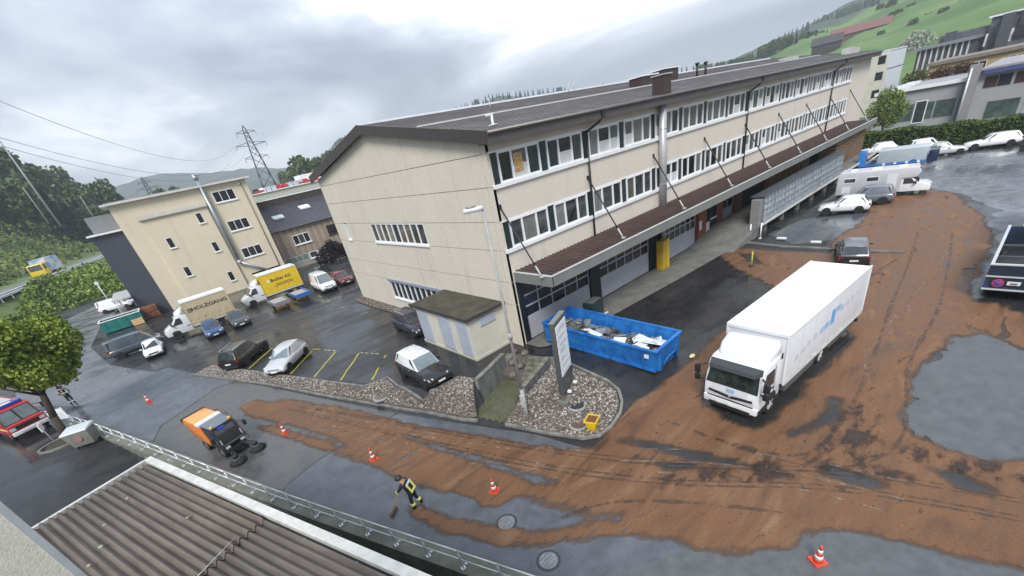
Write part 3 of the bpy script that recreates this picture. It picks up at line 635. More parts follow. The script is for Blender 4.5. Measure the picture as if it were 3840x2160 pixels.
# facade bands
core = MB(); core.box(.35, LX - .02, .3, LY - .05, .05, 11.5); core.prism([(.3, 11.5), (LY - .05, 11.5), (12.95, 14.0)], 'x', .35, LX - .02); core.build('core', M('interior_dark', (.02, .02, .02), .9), bld)
for z0, z1 in ((4.35, 5.98), (7.70, 9.50), (11.08, 11.75)):
    MB().box(.02, LX, 0, .4, z0, z1).build('facade_wall', WALL2, bld)
for z0, z1 in ((5.98, 7.70), (9.50, 11.08)):
    MB().box(59.85, LX, 0.001, .4, z0, z1).build('facade_wall', WALL2, bld)
    MB().box(.02, .1, 0.001, .4, z0, z1).build('facade_wall', WALL2, bld)
MB().box(LX - .3, LX + .004, .02, LY, .05, 11.6).build('end_wall', WALL2, bld)
MB().box(.4, LX - .4, LY - .3, LY, .05, 11.6).build('rear_wall', WALL2, bld)
# gable of large exposed-aggregate panels with open joints
def roofz(y, top=11.62): return top + (13.9 - 11.62) * (1 - abs(y - 12.95) / 12.95)
MB().box(.05, .3, .05, LY - .05, 0, 11.5).build('gable_backing', M('joint_dark', (.09, .08, .065), .9), bld)
J = .016
rows = (-.1, 2.8, 4.22, 6.1, 7.69, 9.49, 11.08); cols = (0.0, .42, 8.42, 17.5, LY)
for r in range(6):
    for c in range(4):
        z0, z1 = rows[r] + J, rows[r + 1] - J; segs = [(cols[c] + (J if c else 0), cols[c + 1] - (J if c < 3 else 0))]
        if c == 2 and r == 3: continue
        if c == 2 and r == 0: z1 = 1.04
        if c == 3 and r == 3: segs = [(cols[c] + J, 22.85), (23.6, LY)]
        for y0, y1 in segs: MB().box(-.02, .2, y0, y1, z0, z1).build('wall_panel', WALL, bld)
for c in range(4):
    y0, y1 = cols[c] + (J if c else 0), cols[c + 1] - (J if c < 3 else 0)
    pl = [(y0, 11.08 + J), (y1, 11.08 + J), (y1, roofz(y1))] + ([(12.95, roofz(12.95))] if y0 < 12.95 < y1 else []) + [(y0, roofz(y0))]
    MB().prism(pl, 'x', -.02, .2).build('wall_panel', WALL, bld)
# roof: near slope laid in courses, far slope, verges, eaves
def rz(y): return 12.02 + (14.25 - 12.02) * (1 - abs(y - 12.95) / 13.75)
X0, X1 = -.42, LX + .5
NC = 26
for i in range(NC):
    y0 = -.8 + 13.75 * i / NC; y1 = -.8 + 13.75 * (i + 1) / NC + .06
    MB().hexa([(X0, y0, rz(y0) - .12), (X1, y0, rz(y0) - .12), (X1, y1, rz(y1) - .14), (X0, y1, rz(y1) - .14)], [(X0, y0, rz(y0) + .022), (X1, y0, rz(y0) + .022), (X1, y1, rz(y1) - .002), (X0, y1, rz(y1) - .002)]).build('roof_course', ROOFM, bld)
MB().hexa([(X0, 12.95, rz(12.95) - .14), (X1, 12.95, rz(12.95) - .14), (X1, 26.7, rz(26.7) - .14), (X0, 26.7, rz(26.7) - .14)], [(X0, 12.95, rz(12.95)), (X1, 12.95, rz(12.95)), (X1, 26.7, rz(26.7)), (X0, 26.7, rz(26.7))]).build('roof_slope', ROOFM, bld)
MB().prism([(12.7, rz(12.7) + .01), (13.2, rz(13.2) + .01), (12.95, rz(12.95) + .12)], 'x', X0 - .01, X1 + .01).build('ridge_capping', M('ridge_metal', (.42, .43, .45), .5, var=.15), bld)
for a, c in ((X0 - .05, X0 + .03), (X1 - .03, X1 + .05)):
    for ya, yb in ((-.82, 12.95), (12.95, 26.72)):
        MB().hexa([(a, ya, rz(ya) - .55), (c, ya, rz(ya) - .55), (c, yb, rz(yb) - .55), (a, yb, rz(yb) - .55)], [(a, ya, rz(ya) + .045), (c, ya, rz(ya) + .045), (c, yb, rz(yb) + .045), (a, yb, rz(yb) + .045)]).build('verge_board', DARKM, bld)
MB().box(X0, X1, -.86, -.8, 11.47, 11.93).build('eaves_board', M('eaves_brown', (.085, .074, .072), .5, var=.12, vs=1), bld)
MB().box(X0 + .03, X1, -.8, .0, 11.47, 11.52).build('soffit', DARKM, bld)
MB().cyl((X0, -.93, 11.95), (X1, -.93, 11.95), .085, n=8).build('gutter', M('gutter_metal', (.16, .145, .14), .4, metal=.5), bld)
MB().box(X0 + .3, 66, 5.62, 5.74, rz(5.68) + .01, rz(5.68) + .09).build('snow_guard', M('pale_strip', (.62, .62, .62), .5), bld)
# windows of both upper rows
def window_mesh(w, h, muls):
    q = MB(); q.box(0, w, -.06, .10, 0, .10); q.box(0, w, -.06, .10, h - .09, h); q.box(0, .09, -.06, .10, .10, h - .09); q.box(w - .09, w, -.06, .10, .10, h - .09)
    for mx_ in muls: q.box(mx_ - .05, mx_ + .05, -.055, .10, .10, h - .09)
    return q.mesh('window')
WW, WH = 3.13, 1.50
WM = window_mesh(WW, WH, (.98, 2.15)); WM.materials.append(WHITE)
def pane_mesh(w, h, mat):
    me = MB().box(0, w, .03, .05, 0, h).mesh('pane'); me.materials.append(mat); return me
PM = [[pane_mesh(w, WH - .19, g) for g in GLASS] for w in (.84, 1.07, .84)]
px_ = (.09, 1.03, 2.2)
blind = MB().box(0, .99, .018, .028, 0, .62).mesh('blind'); blind.materials.append(M('white_blind', (.55, .56, .56), .7))
boardm = MB().box(.12, .78, .015, .028, .2, 1.15).mesh('board'); boardm.materials.append(M('orange_board', (.42, .24, .09), .7, col2=(.55, .42, .25), c2=(.45, .6), vs=6))
rg = random.Random(11)
for row, zz in enumerate((6.10, 9.52)):
    for i in range(16):
        x0 = .12 + 3.733 * i
        MB().box(x0, x0 + .52, .03, .12, zz, zz + WH + .04).build('panel', TEAL, bld)
        w = inst(WM, 'window', bld, (x0 + .55, .02, zz + .03))
        for k in range(3):
            wt = (0, 1, 1, 2, 3, 4, 4) if row else (0, 0, 1, 2, 4, 5, 3)
            inst(PM[k][rg.choice(wt)], 'pane', w, (px_[k], 0, .10))
            if rg.random() < (.3 if row else .1): inst(blind, 'blind', w, (px_[k], 0, .10), scale=(.84 if k != 1 else 1.07, 1, 1))
        if row and i == 0: inst(boardm, 'board', w, (px_[1], 0, .1))
    MB().box(.05, 59.9, -.13, .03, zz - .16, zz + .03).build('sill', WHITE, bld)
    MB().box(.08, 59.85, -.03, .05, zz + WH + .03, zz + WH + .12).build('lintel_strip', WHITE, bld)
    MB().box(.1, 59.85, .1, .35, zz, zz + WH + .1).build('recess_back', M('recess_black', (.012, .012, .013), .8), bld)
# gable windows
def gable_window(y0, y1, z0, z1, n, mats, dark=None, shutter=None):
    q = MB(); w = y1 - y0; q.box(-.03, .1, y0, y1, z0, z0 + .09); q.box(-.03, .1, y0, y1, z1 - .07, z1)
    for k in range(n + 1):
        yy = y0 + w * k / n; q.box(-.028, .1, max(y0, yy - .06), min(y1, yy + .06), z0 + .09, z1 - .07)
    f = q.build('window', WHITE, bld)
    for k in range(n):
        MB().box(.04, .06, y0 + w * k / n + .05, y0 + w * (k + 1) / n - .05, z0 + .08, z1 - .06).build('pane', TEAL if k == dark else mats[k % len(mats)], f)
    MB().box(-.12, .05, y0 - .1, y1 + .05, z0 - .12, z0).build('sill', WHITE, f)
    if shutter: MB().box(-.16, .03, y0 - .1, y1 + .1, z1, z1 + .2).build('shutter_box', shutter, f)
gable_window(8.46, 17.45, 6.15, 7.66, 9, [GLASS[0], GLASS[0], GLASS[5], GLASS[5], GLASS[2], GLASS[3], GLASS[5], GLASS[3], GLASS[2]], 4)
gable_window(8.46, 17.45, 1.08, 2.65, 10, [GLASS[0], GLASS[4]], None, M('blue_grey_metal', (.25, .28, .36), .5))
gable_window(22.88, 23.57, 6.2, 7.6, 2, [GLASS[0], GLASS[3]])
# canopy
FAS = M('grey_fascia', (.20, .205, .195), .5, var=.1, vs=.6, rvar=.1)
CANR = M('canopy_brown_sheet', (.050, .030, .027), .45, col2=(.085, .052, .046), c2=(.4, .62), vs=.8, rvar=.2)
can = MB().hexa([(.42, -3.0, 4.40), (62.1, -3.0, 4.40), (62.1, .0, 4.5), (.42, .0, 4.5)], [(.42, -3.0, 4.66), (62.1, -3.0, 4.66), (62.1, .0, 4.80), (.42, .0, 4.80)]).build('canopy', CANR, bld)
rib = MB().hexa([(0, -2.98, 4.66), (.07, -2.98, 4.66), (.07, -.0, 4.80), (0, -.0, 4.80)], [(.015, -2.98, 4.71), (.055, -2.98, 4.71), (.055, 0, 4.85), (.015, 0, 4.85)]).mesh('sheet_rib'); rib.materials.append(CANR)
for i in range(176): inst(rib, 'sheet_rib', can, (.55 + .35 * i, 0, 0))
MB().box(.36, 62.2, -3.12, -3.0, 4.18, 4.75).build('fascia', FAS, can)
MB().box(.30, .42, -3.12, -.02, 4.18, 4.752).build('fascia', FAS, can); MB().box(62.1, 62.22, -3.0, .0, 4.18, 4.752).build('fascia', FAS, can)
MB().box(.28, 62.24, -3.16, -2.96, 4.75, 4.785).build('edge_trim', M('pale_trim', (.5, .5, .48), .45), can)
MB().box(.28, .46, -2.96, -.0, 4.753, 4.79).build('edge_trim', M('pale_trim'), can)
BLACKM = M('black_steel', (.02, .02, .021), .45, var=.2)
for i in range(9):
    x = .22 + 7.53 * i
    MB().cyl((x, -.02, 8.46), (x, -2.45, 4.8), .045, n=6).cbox((x, -.03, 8.47), (.16, .08, .2)).build('tie_rod', BLACKM, bld)
    MB().cyl((x, -2.1, 5.33), (x, -2.47, 4.76), .05, n=6).cbox((x, -2.5, 4.76), (.2, .2, .08)).build('rod_foot', M('pale_trim'), bld)
for x in (7.9, 30.4, 52.9):
    MB().tube([(x + .7, -.85, 11.62), (x + .7, -.6, 11.35), (x, -.12, 10.95), (x, -.10, 4.8)], .07, 7).cbox((x + .7, -.86, 11.72), (.3, .2, .35)).build('downpipe', BLACKM, bld)
fl = MB().cyl((15.95, -.38, 2.3), (15.95, -.38, 4.38), .16, n=12).cyl((15.95, -.38, 4.72), (15.95, -.38, 11.5), .27, n=14)
fl.build('flue', M('pale_grey_pipe', (.46, .46, .48), .4, metal=.3, var=.1), bld)
for zz in (6.4, 8.2, 10.0): MB().cyl((15.95, -.38, zz), (15.95, -.38, zz + .05), .285, n=14).build('flue_collar', M('pale_grey_pipe'), bld)
MB().box(15.45, 16.4, -.75, .1, 11.9, 13.15).build('chimney', M('brown_chimney', (.055, .034, .03), .6), bld)
MB().box(15.38, 16.47, -.82, .17, 13.15, 13.22).build('chimney_cap', M('ridge_metal'), bld)
MB().cyl((1.36, .64, 12.2), (1.36, .64, 12.75), .07, n=8).cyl((1.36, .64, 12.26), (1.36, .64, 12.30), .25, n=10).box(1.0, 1.42, .58, .70, 12.7, 12.82).build('roof_vent', WHITE, bld)
for x, y, w, d, h in ((23.2, 5.9, 2.4, 1.3, .75), (29.2, 7.4, 2.6, 1.4, .95)):
    MB().box(x, x + w, y, y + d, rz(y) - .2, rz(y) + h).build('roof_box', M('brown_chimney'), bld)
    MB().box(x - .1, x + w + .1, y - .1, y + d + .1, rz(y) + h, rz(y) + h + .1).build('roof_box_lid', WHITE, bld)
for x, y in ((33.4, 6.3), (34.9, 6.2)): MB().cyl((x, y, rz(y) - .1), (x, y, rz(y) + 1.0), .11, n=8).cyl((x, y, rz(y) + .95), (x, y, rz(y) + 1.15), .2, n=8).build('roof_vent', BLACKM, bld)
MB().box(57.5, 61, 6.6, 7.8, rz(7) - .1, rz(7) + .3).build('skylight', M('pale_trim'), bld)
for y, x in ((8.5, 8), (11.4, 20), (12.9, 22.5), (12.9, 27), (12.9, 11), (12.9, 14.5)): MB().cyl((x, y, rz(y)), (x, y, rz(y) + .7), .04, n=6).build('roof_vent', M('pale_trim'), bld)
for x, hh in ((62.5, .6), (64.5, .5)): MB().box(x, x + 1.6, 1.2, 2.2, rz(2) - .1, rz(2) + hh).build('roof_box', M('pale_trim'), bld)
# ground floor
NAVY = M('navy_door_frame', (.010, .014, .020), .4)
DOORG = M('grey_white_door', (.42, .43, .47), .5, var=.05, vs=.8)
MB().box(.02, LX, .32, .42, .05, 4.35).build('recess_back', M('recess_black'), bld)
MB().box(.02, .30, .0, .4, -.1, 4.35).build('corner_pier', WALL2, bld)
for a, c in ((.30, .82), (7.2, 8.3), (14.75, 15.2), (16.4, 16.9)): MB().box(a, c, .06, .4, .02, 4.36).build('door_frame', NAVY, bld)
def garage_door(x0, x1, n, rows=((1.62, 2.22), (2.34, 2.94), (3.06, 3.9)), pz=1.54, ribs=9):
    q = MB(); q.box(x0, x1, .22, .30, .05, pz)
    for k in range(ribs): q.box(x0, x1, .205, .22, .06 + pz * k / ribs, .06 + pz * (k + .82) / ribs - .02)
    d = q.build('garage_door', DOORG, bld)
    for z0, z1 in rows:
        f = MB(); f.box(x0, x1, .2, .28, z0 - .09, z0)
        for k in range(n + 1): f.box(x0 + (x1 - x0) * k / n - .035, x0 + (x1 - x0) * k / n + .035, .2, .28, z0, z1)
        f.build('glazing_bar', DOORG, d)
        for k in range(n): MB().box(x0 + (x1 - x0) * k / n + .03, x0 + (x1 - x0) * (k + 1) / n - .03, .25, .27, z0, z1 + .03).build('pane', GLASS[0] if k % 3 else GLASS[4], d)
garage_door(.86, 7.16, 5); garage_door(8.34, 14.7, 6); garage_door(17.0, 22.15, 6)
BRICK = node_mat('red_brick')
m, t_, b_ = BRICK; bt = t_.nodes.new('ShaderNodeTexBrick'); tcn = t_.nodes.new('ShaderNodeTexCoord'); mpn = t_.nodes.new('ShaderNodeMapping'); mpn.inputs['Rotation'].default_value = (R(90), 0, 0)
t_.links.new(tcn.outputs['Object'], mpn.inputs[0]); t_.links.new(mpn.outputs[0], bt.inputs[0])
bt.inputs['Color1'].default_value = (.20, .055, .03, 1); bt.inputs['Color2'].default_value = (.26, .08, .045, 1); bt.inputs['Mortar'].default_value = (.12, .07, .055, 1)
bt.inputs['Scale'].default_value = 4; t_.links.new(bt.outputs[0], b_.inputs['Base Color']); b_.inputs['Roughness'].default_value = .85
BRICK = m
for a, c in ((22.4, 23.8), (25.9, 27.0), (29.6, 31.0)): MB().box(a, c, -.02, .4, .02, 4.36).build('brick_pier', BRICK, bld)
MB().box(23.8, 25.9, -.03, .05, .02, .35).build('brick_sill', BRICK, bld)
ed = MB().box(23.8, 25.9, .12, .2, .35, 3.4).build('entrance_glazing', GLASS[4], bld)
for a in (23.8, 24.75, 25.85): MB().box(a, a + .06, .1, .22, .35, 3.4).build('mullion', DARKM, ed)
MB().box(23.9, 24.6, .06, .1, .6, 1.5).build('notice', M('notice_white', (.7, .7, .68), .7), bld); MB().box(24.6, 25.8, -.04, .0, 1.6, 1.75).build('notice', M('notice_white'), bld)
MB().box(22.5, 22.9, -.05, -.02, 1.2, 2.0).build('notice', M('notice_white'), bld)
garage_door(27.1, 29.5, 2, ((1.85, 2.5),), 1.75, 8)
MB().box(27.0, 29.6, .1, .3, 2.6, 4.36).build('door_header', DARKM, bld)
TIMB = M('timber_boards', (.30, .17, .075), .8, col2=(.13, .07, .035), c2=(.35, .65), vs=2.5, stretch=(3, 3, .4))
for i in range(22):
    x = 36.2 + i * .56; hh = 2.5 + .35 * math.sin(i * 1.9)
    MB().box(x, x + .5, -.15 - .1 * (i % 3), .1, 1.0, 1.0 + hh).build('timber_board', TIMB, bld)
# yellow guard around the flue foot
yb = thing('column_guard', 'yellow painted steel guard around the flue pipe by the garage doors', 'column', (15.6, -.55, .04))
MB().box(-.45, .15, -.3, .3, 0, 2.3).build('guard_panel', M('yellow_steel', (.62, .40, .015), .5, col2=(.45, .30, .03), c2=(.4, .7), vs=2), yb, .015)
MB().box(.155, .5, -.3, .3, 0, 2.32).build('guard_panel', M('yellow_steel_light', (.70, .48, .03), .5), yb, .015)
# loading dock
dock = thing('loading_dock', 'raised concrete loading dock with pale edge under the long canopy', 'dock')
MB().box(25.4, 60, -4.1, .1, .78, 1.0).build('deck', CONC, dock); MB().box(25.38, 60.02, -4.16, -4.1, .8, 1.03).build('edge', M('pale_edge', (.62, .61, .57), .6), dock)
MB().hexa([(20.4, -4.0, .02), (25.38, -4.0, .02), (25.38, .0, .02), (20.4, .0, .02)], [(20.4, -4.0, .06), (25.38, -4.0, 1.0), (25.38, .0, 1.0), (20.4, .0, .06)]).build('ramp', CONC, dock)
MB().box(25.6, 60, -1.6, -1.3, 0, .78).build('dock_wall', M('void_shade_black', (.03, .03, .03), .9), dock)  # near-black colour paints in the shade of the void under the deck
for i in range(9): MB().box(27 + 3.9 * i, 27.3 + 3.9 * i, -3.9, -3.6, 0, .78).build('support', CONC, dock)
st = thing('panel_stack', 'long stack of grey glazed metal frames standing on the loading dock', 'stack')
GREYP = M('silver_grey_panel', (.30, .34, .38), .25, var=.35, vs=1.6, rvar=.15, stretch=(1, 1, 2)); FRM = M('aluminium_frame', (.45, .47, .49), .35, metal=.6)
for i in range(9):
    x0 = 26.0 + 2.35 * i
    for j in range(2):
        MB().hexa([(x0 + .05, -3.95, 1.05 + j * 1.0), (x0 + 2.3, -3.95, 1.05 + j * 1.0), (x0 + 2.3, -2.9, 1.05 + j * 1.0), (x0 + .05, -2.9, 1.05 + j * 1.0)], [(x0 + .05, -3.9 + .06 * j, 2.0 + j * 1.0), (x0 + 2.3, -3.9 + .06 * j, 2.0 + j * 1.0), (x0 + 2.3, -2.9, 2.0 + j * 1.0), (x0 + .05, -2.9, 2.0 + j * 1.0)]).build('glazed_panel', GREYP, st)
    fr = MB()
    for xx in (x0, x0 + .8, x0 + 1.6): fr.box(xx, xx + .06, -4.0, -3.9, 1.02, 3.1)
    for zz in (1.02, 1.5, 2.02, 2.55, 3.05): fr.box(x0, x0 + 2.35, -3.99, -3.91, zz, zz + .05)
    fr.build('frame', FRM, st)
MB().box(25.9, 47.2, -4.0, -2.85, 3.1, 3.2).build('top_rail', M('dark_grey_metal', (.07, .075, .085), .5), st)
MB().box(25.2, 25.85, -3.9, -3.2, 1.0, 3.0).build('end_crate', M('grey_crate', (.22, .22, .21), .6), st)
pk = thing('timber_stack', 'tall stack of weathered timber pallets at the far end of the canopy', 'stack', (49.5, -1.6, 1.0))
for i in range(11):
    for j in range(9):
        MB().box(i * 1.02, i * 1.02 + .95, -.9, .8, j * .36, j * .36 + .27).build('pallet', TIMB if (i + j) % 3 else M('grey_timber', (.16, .13, .10), .85, var=.3, vs=4), pk)
# ---- small annex
an = thing('annex', 'small cream annex with three grey doors against the gable', 'annex')
CREAM = M('cream_render', (.62, .60, .51), .85, col2=(.50, .48, .40), c2=(.35, .75), vs=.8, bump=.15, bs=40)
MB().box(-2.9, -.03, 1.25, 7.7, -.1, 2.74).build('wall', CREAM, an)
MB().box(-2.96, -.03, 1.19, 7.76, -.1, .16).build('plinth', M('cream_plinth', (.5, .48, .40), .85), an)
MB().box(-3.15, -.03, 1.0, 8.05, 2.74, 2.9).build('roof', M('mossy_dark_roof', (.045, .04, .03), .8, col2=(.085, .075, .05), c2=(.38, .62), vs=1.2, bump=.5, bs=10), an)
MB().box(-3.17, -3.1, .98, 8.07, 2.86, 2.97).box(-3.1, -.03, .98, 1.05, 2.86, 2.97).build('roof_edge', DARKM, an)
LOUV = M('blue_grey_louvre', (.42, .46, .52), .45, var=.08)
for y0, y1 in ((6.1, 7.5), (3.35, 4.8), (1.4, 2.65)):
    d = MB().box(-2.97, -2.9, y0, y1, .2, 2.66).build('door', M('door_frame_grey', (.5, .53, .57), .5), an)
    for k in range(15): MB().hexa([(-2.985, y0 + .07, .27 + k * .155), (-2.97, y0 + .07, .27 + k * .155), (-2.97, y1 - .07, .27 + k * .155), (-2.985, y1 - .07, .27 + k * .155)], [(-3.01, y0 + .07, .39 + k * .155), (-2.97, y0 + .07, .39 + k * .155), (-2.97, y1 - .07, .39 + k * .155), (-3.01, y1 - .07, .39 + k * .155)]).build('slat', LOUV, d)
v = MB().box(-2.1, -.85, 1.19, 1.25, 2.03, 2.6).build('vent', M('door_frame_grey'), an)
for k in range(6): MB().box(-2.05, -.9, 1.165, 1.19, 2.06 + k * .09, 2.125 + k * .09).build('slat', LOUV, v)
# ================================================================== OTHER BUILDINGS
def rect_window(parent, x0, x1, z0, z1, y, n, mats, frame=WHITE, depth=.1, sill=True, fw=.06, axis='y', sgn=-1):
    """window on a wall facing -y (axis y) or -x (axis x); panes are sub-parts"""
    def B(q, a0, a1, d0, d1, c0, c1):
        d0, d1 = y + sgn * d1, y + sgn * d0
        lo, hi = min(d0, d1), max(d0, d1)
        return q.box(a0, a1, lo, hi, c0, c1) if axis == 'y' else q.box(lo, hi, a0, a1, c0, c1)
    q = MB(); B(q, x0, x1, -.02, .03, z0, z0 + fw); B(q, x0, x1, -.02, .03, z1 - fw, z1)
    for k in range(n + 1):
        a = x0 + (x1 - x0) * k / n; B(q, max(x0, a - fw / 2 - (fw / 2 if k in (0, n) else 0)), min(x1, a + fw / 2 + (fw / 2 if k in (0, n) else 0)), -.02, .028, z0 + fw, z1 - fw)
    f = q.build('window', frame, parent)
    for k in range(n):
        a, c = x0 + (x1 - x0) * k / n + fw / 2, x0 + (x1 - x0) * (k + 1) / n - fw / 2
        q = MB(); B(q, a, c, -.015, .012, z0 + fw * .8, z1 - fw * .8); q.build('pane', mats[k % len(mats)], f)
    if sill: q = MB(); B(q, x0 - .1, x1 + .1, -.02, .14, z0 - .12, z0); q.build('sill', frame, f)
    return f
CREAM2 = stucco('cream_yellow_render', (.72, .635, .475), (.79, .715, .565), 30); t = ASPH.node_tree
cb = thing('cream_building', 'tall cream rendered building with white roof edge and steel flue', 'building')
MB().box(-16.05, 0, 55.5, 70, -.2, 13.9).build('wall', CREAM2, cb)
MB().box(-16.75, .6, 54.9, 70.5, 13.9, 14.12).build('roof', M('white_roof_edge', (.60, .60, .58), .5), cb)
MB().box(-16.3, .2, 55.3, 70.2, 14.12, 14.22).build('roof_gravel', M('roof_gravel', (.3, .3, .29), .9), cb)
MB().box(-13.75, -6.15, 55.2, 55.5, -.2, 11.6).build('bay', CREAM2, cb)
lg = MB().hexa([(-13.95, 54.95, 11.58), (-6.0, 54.95, 11.58), (-6.0, 55.5, 11.6), (-13.95, 55.5, 11.6)], [(-13.95, 54.95, 11.66), (-6.0, 54.95, 11.66), (-6.0, 55.5, 12.08), (-13.95, 55.5, 12.08)]).build('bay_roof', M('grey_tin', (.42, .40, .36), .5), cb)
for k in range(32): MB().hexa([(-13.9 + .247 * k, 54.94, 11.66), (-13.8 + .247 * k, 54.94, 11.66), (-13.8 + .247 * k, 55.49, 12.08), (-13.9 + .247 * k, 55.49, 12.08)], [(-13.88 + .247 * k, 54.94, 11.72), (-13.82 + .247 * k, 54.94, 11.72), (-13.82 + .247 * k, 55.49, 12.13), (-13.88 + .247 * k, 55.49, 12.13)]).build('rib', M('grey_tin'), lg)
for z0 in (11.68, 7.8, 3.95): rect_window(cb, -4.75, -2.0, z0, z0 + 1.4, 55.5, 3, [GLASS[0], GLASS[4]], fw=.09)
for x0, z0 in ((-7.85, 9.75), (-12.45, 7.7), (-7.85, 5.85), (-12.45, 3.8), (-7.9, 1.58)): rect_window(cb, x0, x0 + .68, z0, z0 + 1.3, 55.2, 1, [GLASS[0]], fw=.05)
rect_window(cb, -4.9, -.8, .9, 1.7, 55.5, 4, [GLASS[0]], frame=DARKM, sill=False)
FLUE = M('dull_steel_flue', (.36, .40, .43), .38, metal=.6, var=.12)
MB().cyl((-5.68, 55.1, 3.7), (-5.68, 55.1, 14.9), .22, n=12).build('flue', FLUE, cb); MB().cyl((-5.68, 55.1, 14.75), (-5.68, 55.1, 15.25), .26, .5, n=12).cyl((-5.68, 55.1, 15.25), (-5.68, 55.1, 15.5), .5, .3, n=12).build('flue_cowl', FLUE, cb)
MB().cyl((-5.68, 55.1, 3.75), (-2.7, 55.0, 1.55), .2, n=10).cyl((-5.68, 55.1, 3.5), (-5.68, 55.1, 4.0), .3, n=10).build('flue_elbow', M('pale_grey_pipe'), cb)
MB().cyl((-.75, 55.4, 0), (-.75, 55.4, 13.6), .06, n=6).build('downpipe', M('brown_pipe', (.28, .2, .14), .5), cb); MB().ball((-.95, 55.4, 13.4), .14).build('lamp', WHITE, cb)
gw = thing('grey_wing', 'dark slate blue hall beside the cream building', 'building')
MB().box(-19.4, -16.1, 58.2, 74, -.2, 11.0).build('wall', M('slate_blue_sheet', (.052, .060, .082), .55, var=.12, vs=.6), gw)
MB().box(-19.8, -16.1, 57.8, 74.4, 11.0, 11.2).build('roof', WHITE, gw); MB().box(-19.0, -16.1, 60, 74, 11.2, 13.2).build('roof_house', M('grey_sheet', (.2, .21, .22), .6), gw)
MB().box(-21.5, -19.4, 57.0, 66, 3.2, 3.35).build('awning', M('pale_trim'), gw)
for k in range(4): MB().cyl((-21.3, 57.3 + 2.8 * k, 0), (-21.3, 57.3 + 2.8 * k, 3.2), .07, n=6).build('awning_post', M('pale_trim'), gw)
wb = thing('timber_clad_building', 'low timber clad workshop with dark tiled roof behind the car park', 'building')
MB().box(.3, 27, 58, 66, -.2, 1.85).build('base_wall', M('grey_beige_plaster', (.33, .30, .26), .85, var=.1), wb); MB().box(.3, 27, 58.05, 66, 1.85, 6.1).build('wall', M('dark_batten_back', (.10, .08, .06), .8), wb)
CLAD = [M('clad_%d' % i, c, .8, var=.15, vs=2, stretch=(1, 1, .3)) for i, c in enumerate(((.36, .28, .215), (.42, .345, .28), (.33, .24, .17)))]
cm = []
for mt in CLAD:
    me = MB().box(0, .17, 57.98, 58.05, 1.9, 6.1).mesh('cladding_board'); me.materials.append(mt); cm.append(me)
for k in range(58): inst(cm[(k * 7 % 5) % 3], 'cladding_board', wb, (.35 + .205 * k, 0, 0))
rect_window(wb, 3.3, 6.0, 3.4, 4.9, 57.96, 3, [GLASS[0], GLASS[2], GLASS[0]], fw=.1); rect_window(wb, 9.1, 10.7, 3.5, 5.0, 57.96, 1, [GLASS[0]], frame=DARKM)
rect_window(wb, .8, 4.6, .85, 1.82, 58, 4, [M('green_glass', (.17, .22, .19), .12, var=.4, vs=2)], sill=False, fw=.04); rect_window(wb, 4.8, 6.2, .8, 1.85, 58, 1, [GLASS[2]], fw=.12); rect_window(wb, 6.4, 13, .85, 1.82, 58, 3, [M('teal_glass', (.07, .11, .115), .12, var=.3)], sill=False, fw=.05)
TILE = M('slate_tiles', (.042, .042, .055), .45, col2=(.075, .072, .085), c2=(.4, .6), vs=2.2, stretch=(1, 1, 1), rvar=.15)
NT = 15
for k in range(NT):
    y0, y1 = 57.5 + 8.5 * k / NT, 57.5 + 8.5 * (k + 1) / NT + .05; z0, z1 = 6.0 + 3.35 * k / NT, 6.0 + 3.35 * (k + 1) / NT
    MB().hexa([(.1, y0, z0), (27, y0, z0), (27, y1, z1), (.1, y1, z1)], [(.1, y0, z0 + .13), (27, y0, z0 + .13), (27, y1, z1 + .08), (.1, y1, z1 + .08)]).build('tile_course', TILE, wb)
for x, y in ((2.6, 61.5), (7.6, 62.8)):
    z = 6.1 + 3.35 * (y - 57.5) / 8.5; MB().hexa([(x, y - .5, z - .15), (x + 1.7, y - .5, z - .15), (x + 1.7, y + .6, z + .25), (x, y + .6, z + .25)], [(x, y - .5, z + .05), (x + 1.7, y - .5, z + .05), (x + 1.7, y + .6, z + .45), (x, y + .6, z + .45)]).build('skylight', M('skylight_white', (.75, .78, .82), .3), wb)
MB().box(.1, 27, 66, 66.3, 9.0, 10.45).build('parapet', M('dark_timber', (.055, .042, .035), .8, var=.25, vs=1.5), wb); MB().box(.0, 27.1, 65.9, 66.5, 10.45, 10.6).build('coping', WHITE, wb)
# car dealer far behind
dl = thing('dealer_hall', 'distant white and red hall with rooftop boards behind the workshop', 'building')
q = Vector((39.5, 190, 0)); RED = M('red_sheet', (.42, .03, .03), .5)
MB().box(24, 66, 170, 200, 0, 11.8).build('wall', M('pale_hall', (.5, .48, .42), .7), dl); MB().box(23.6, 66.4, 169.5, 200.4, 11.8, 12.1).build('roof', WHITE, dl)
for x0, x1, z0, z1 in ((24.5, 28, 12.2, 12.9), (41, 47, 12.2, 12.8), (53, 55, 12.2, 13.2)): MB().box(x0, x1, 170, 170.4, z0, z1).build('red_board', RED, dl)
for x0, x1, z0, z1 in ((44, 56, 13.4, 15.2), (33, 38, 12.4, 13.6)): MB().box(x0, x1, 176, 184, z0, z1).build('roof_house', WHITE, dl)
rd = random.Random(5)
for k in range(16):
    x = 25 + k * 2.1; MB().box(x, x + 1.6, 172, 175.8, 12.1, 13.0 + rd.random() * .3).box(x + .15, x + 1.45, 172.8, 174.8, 13.0, 13.6).build('rooftop_car', (WHITE, M('silver_car_far', (.45, .46, .5), .4), BLACKM, RED)[rd.randrange(4)], dl)
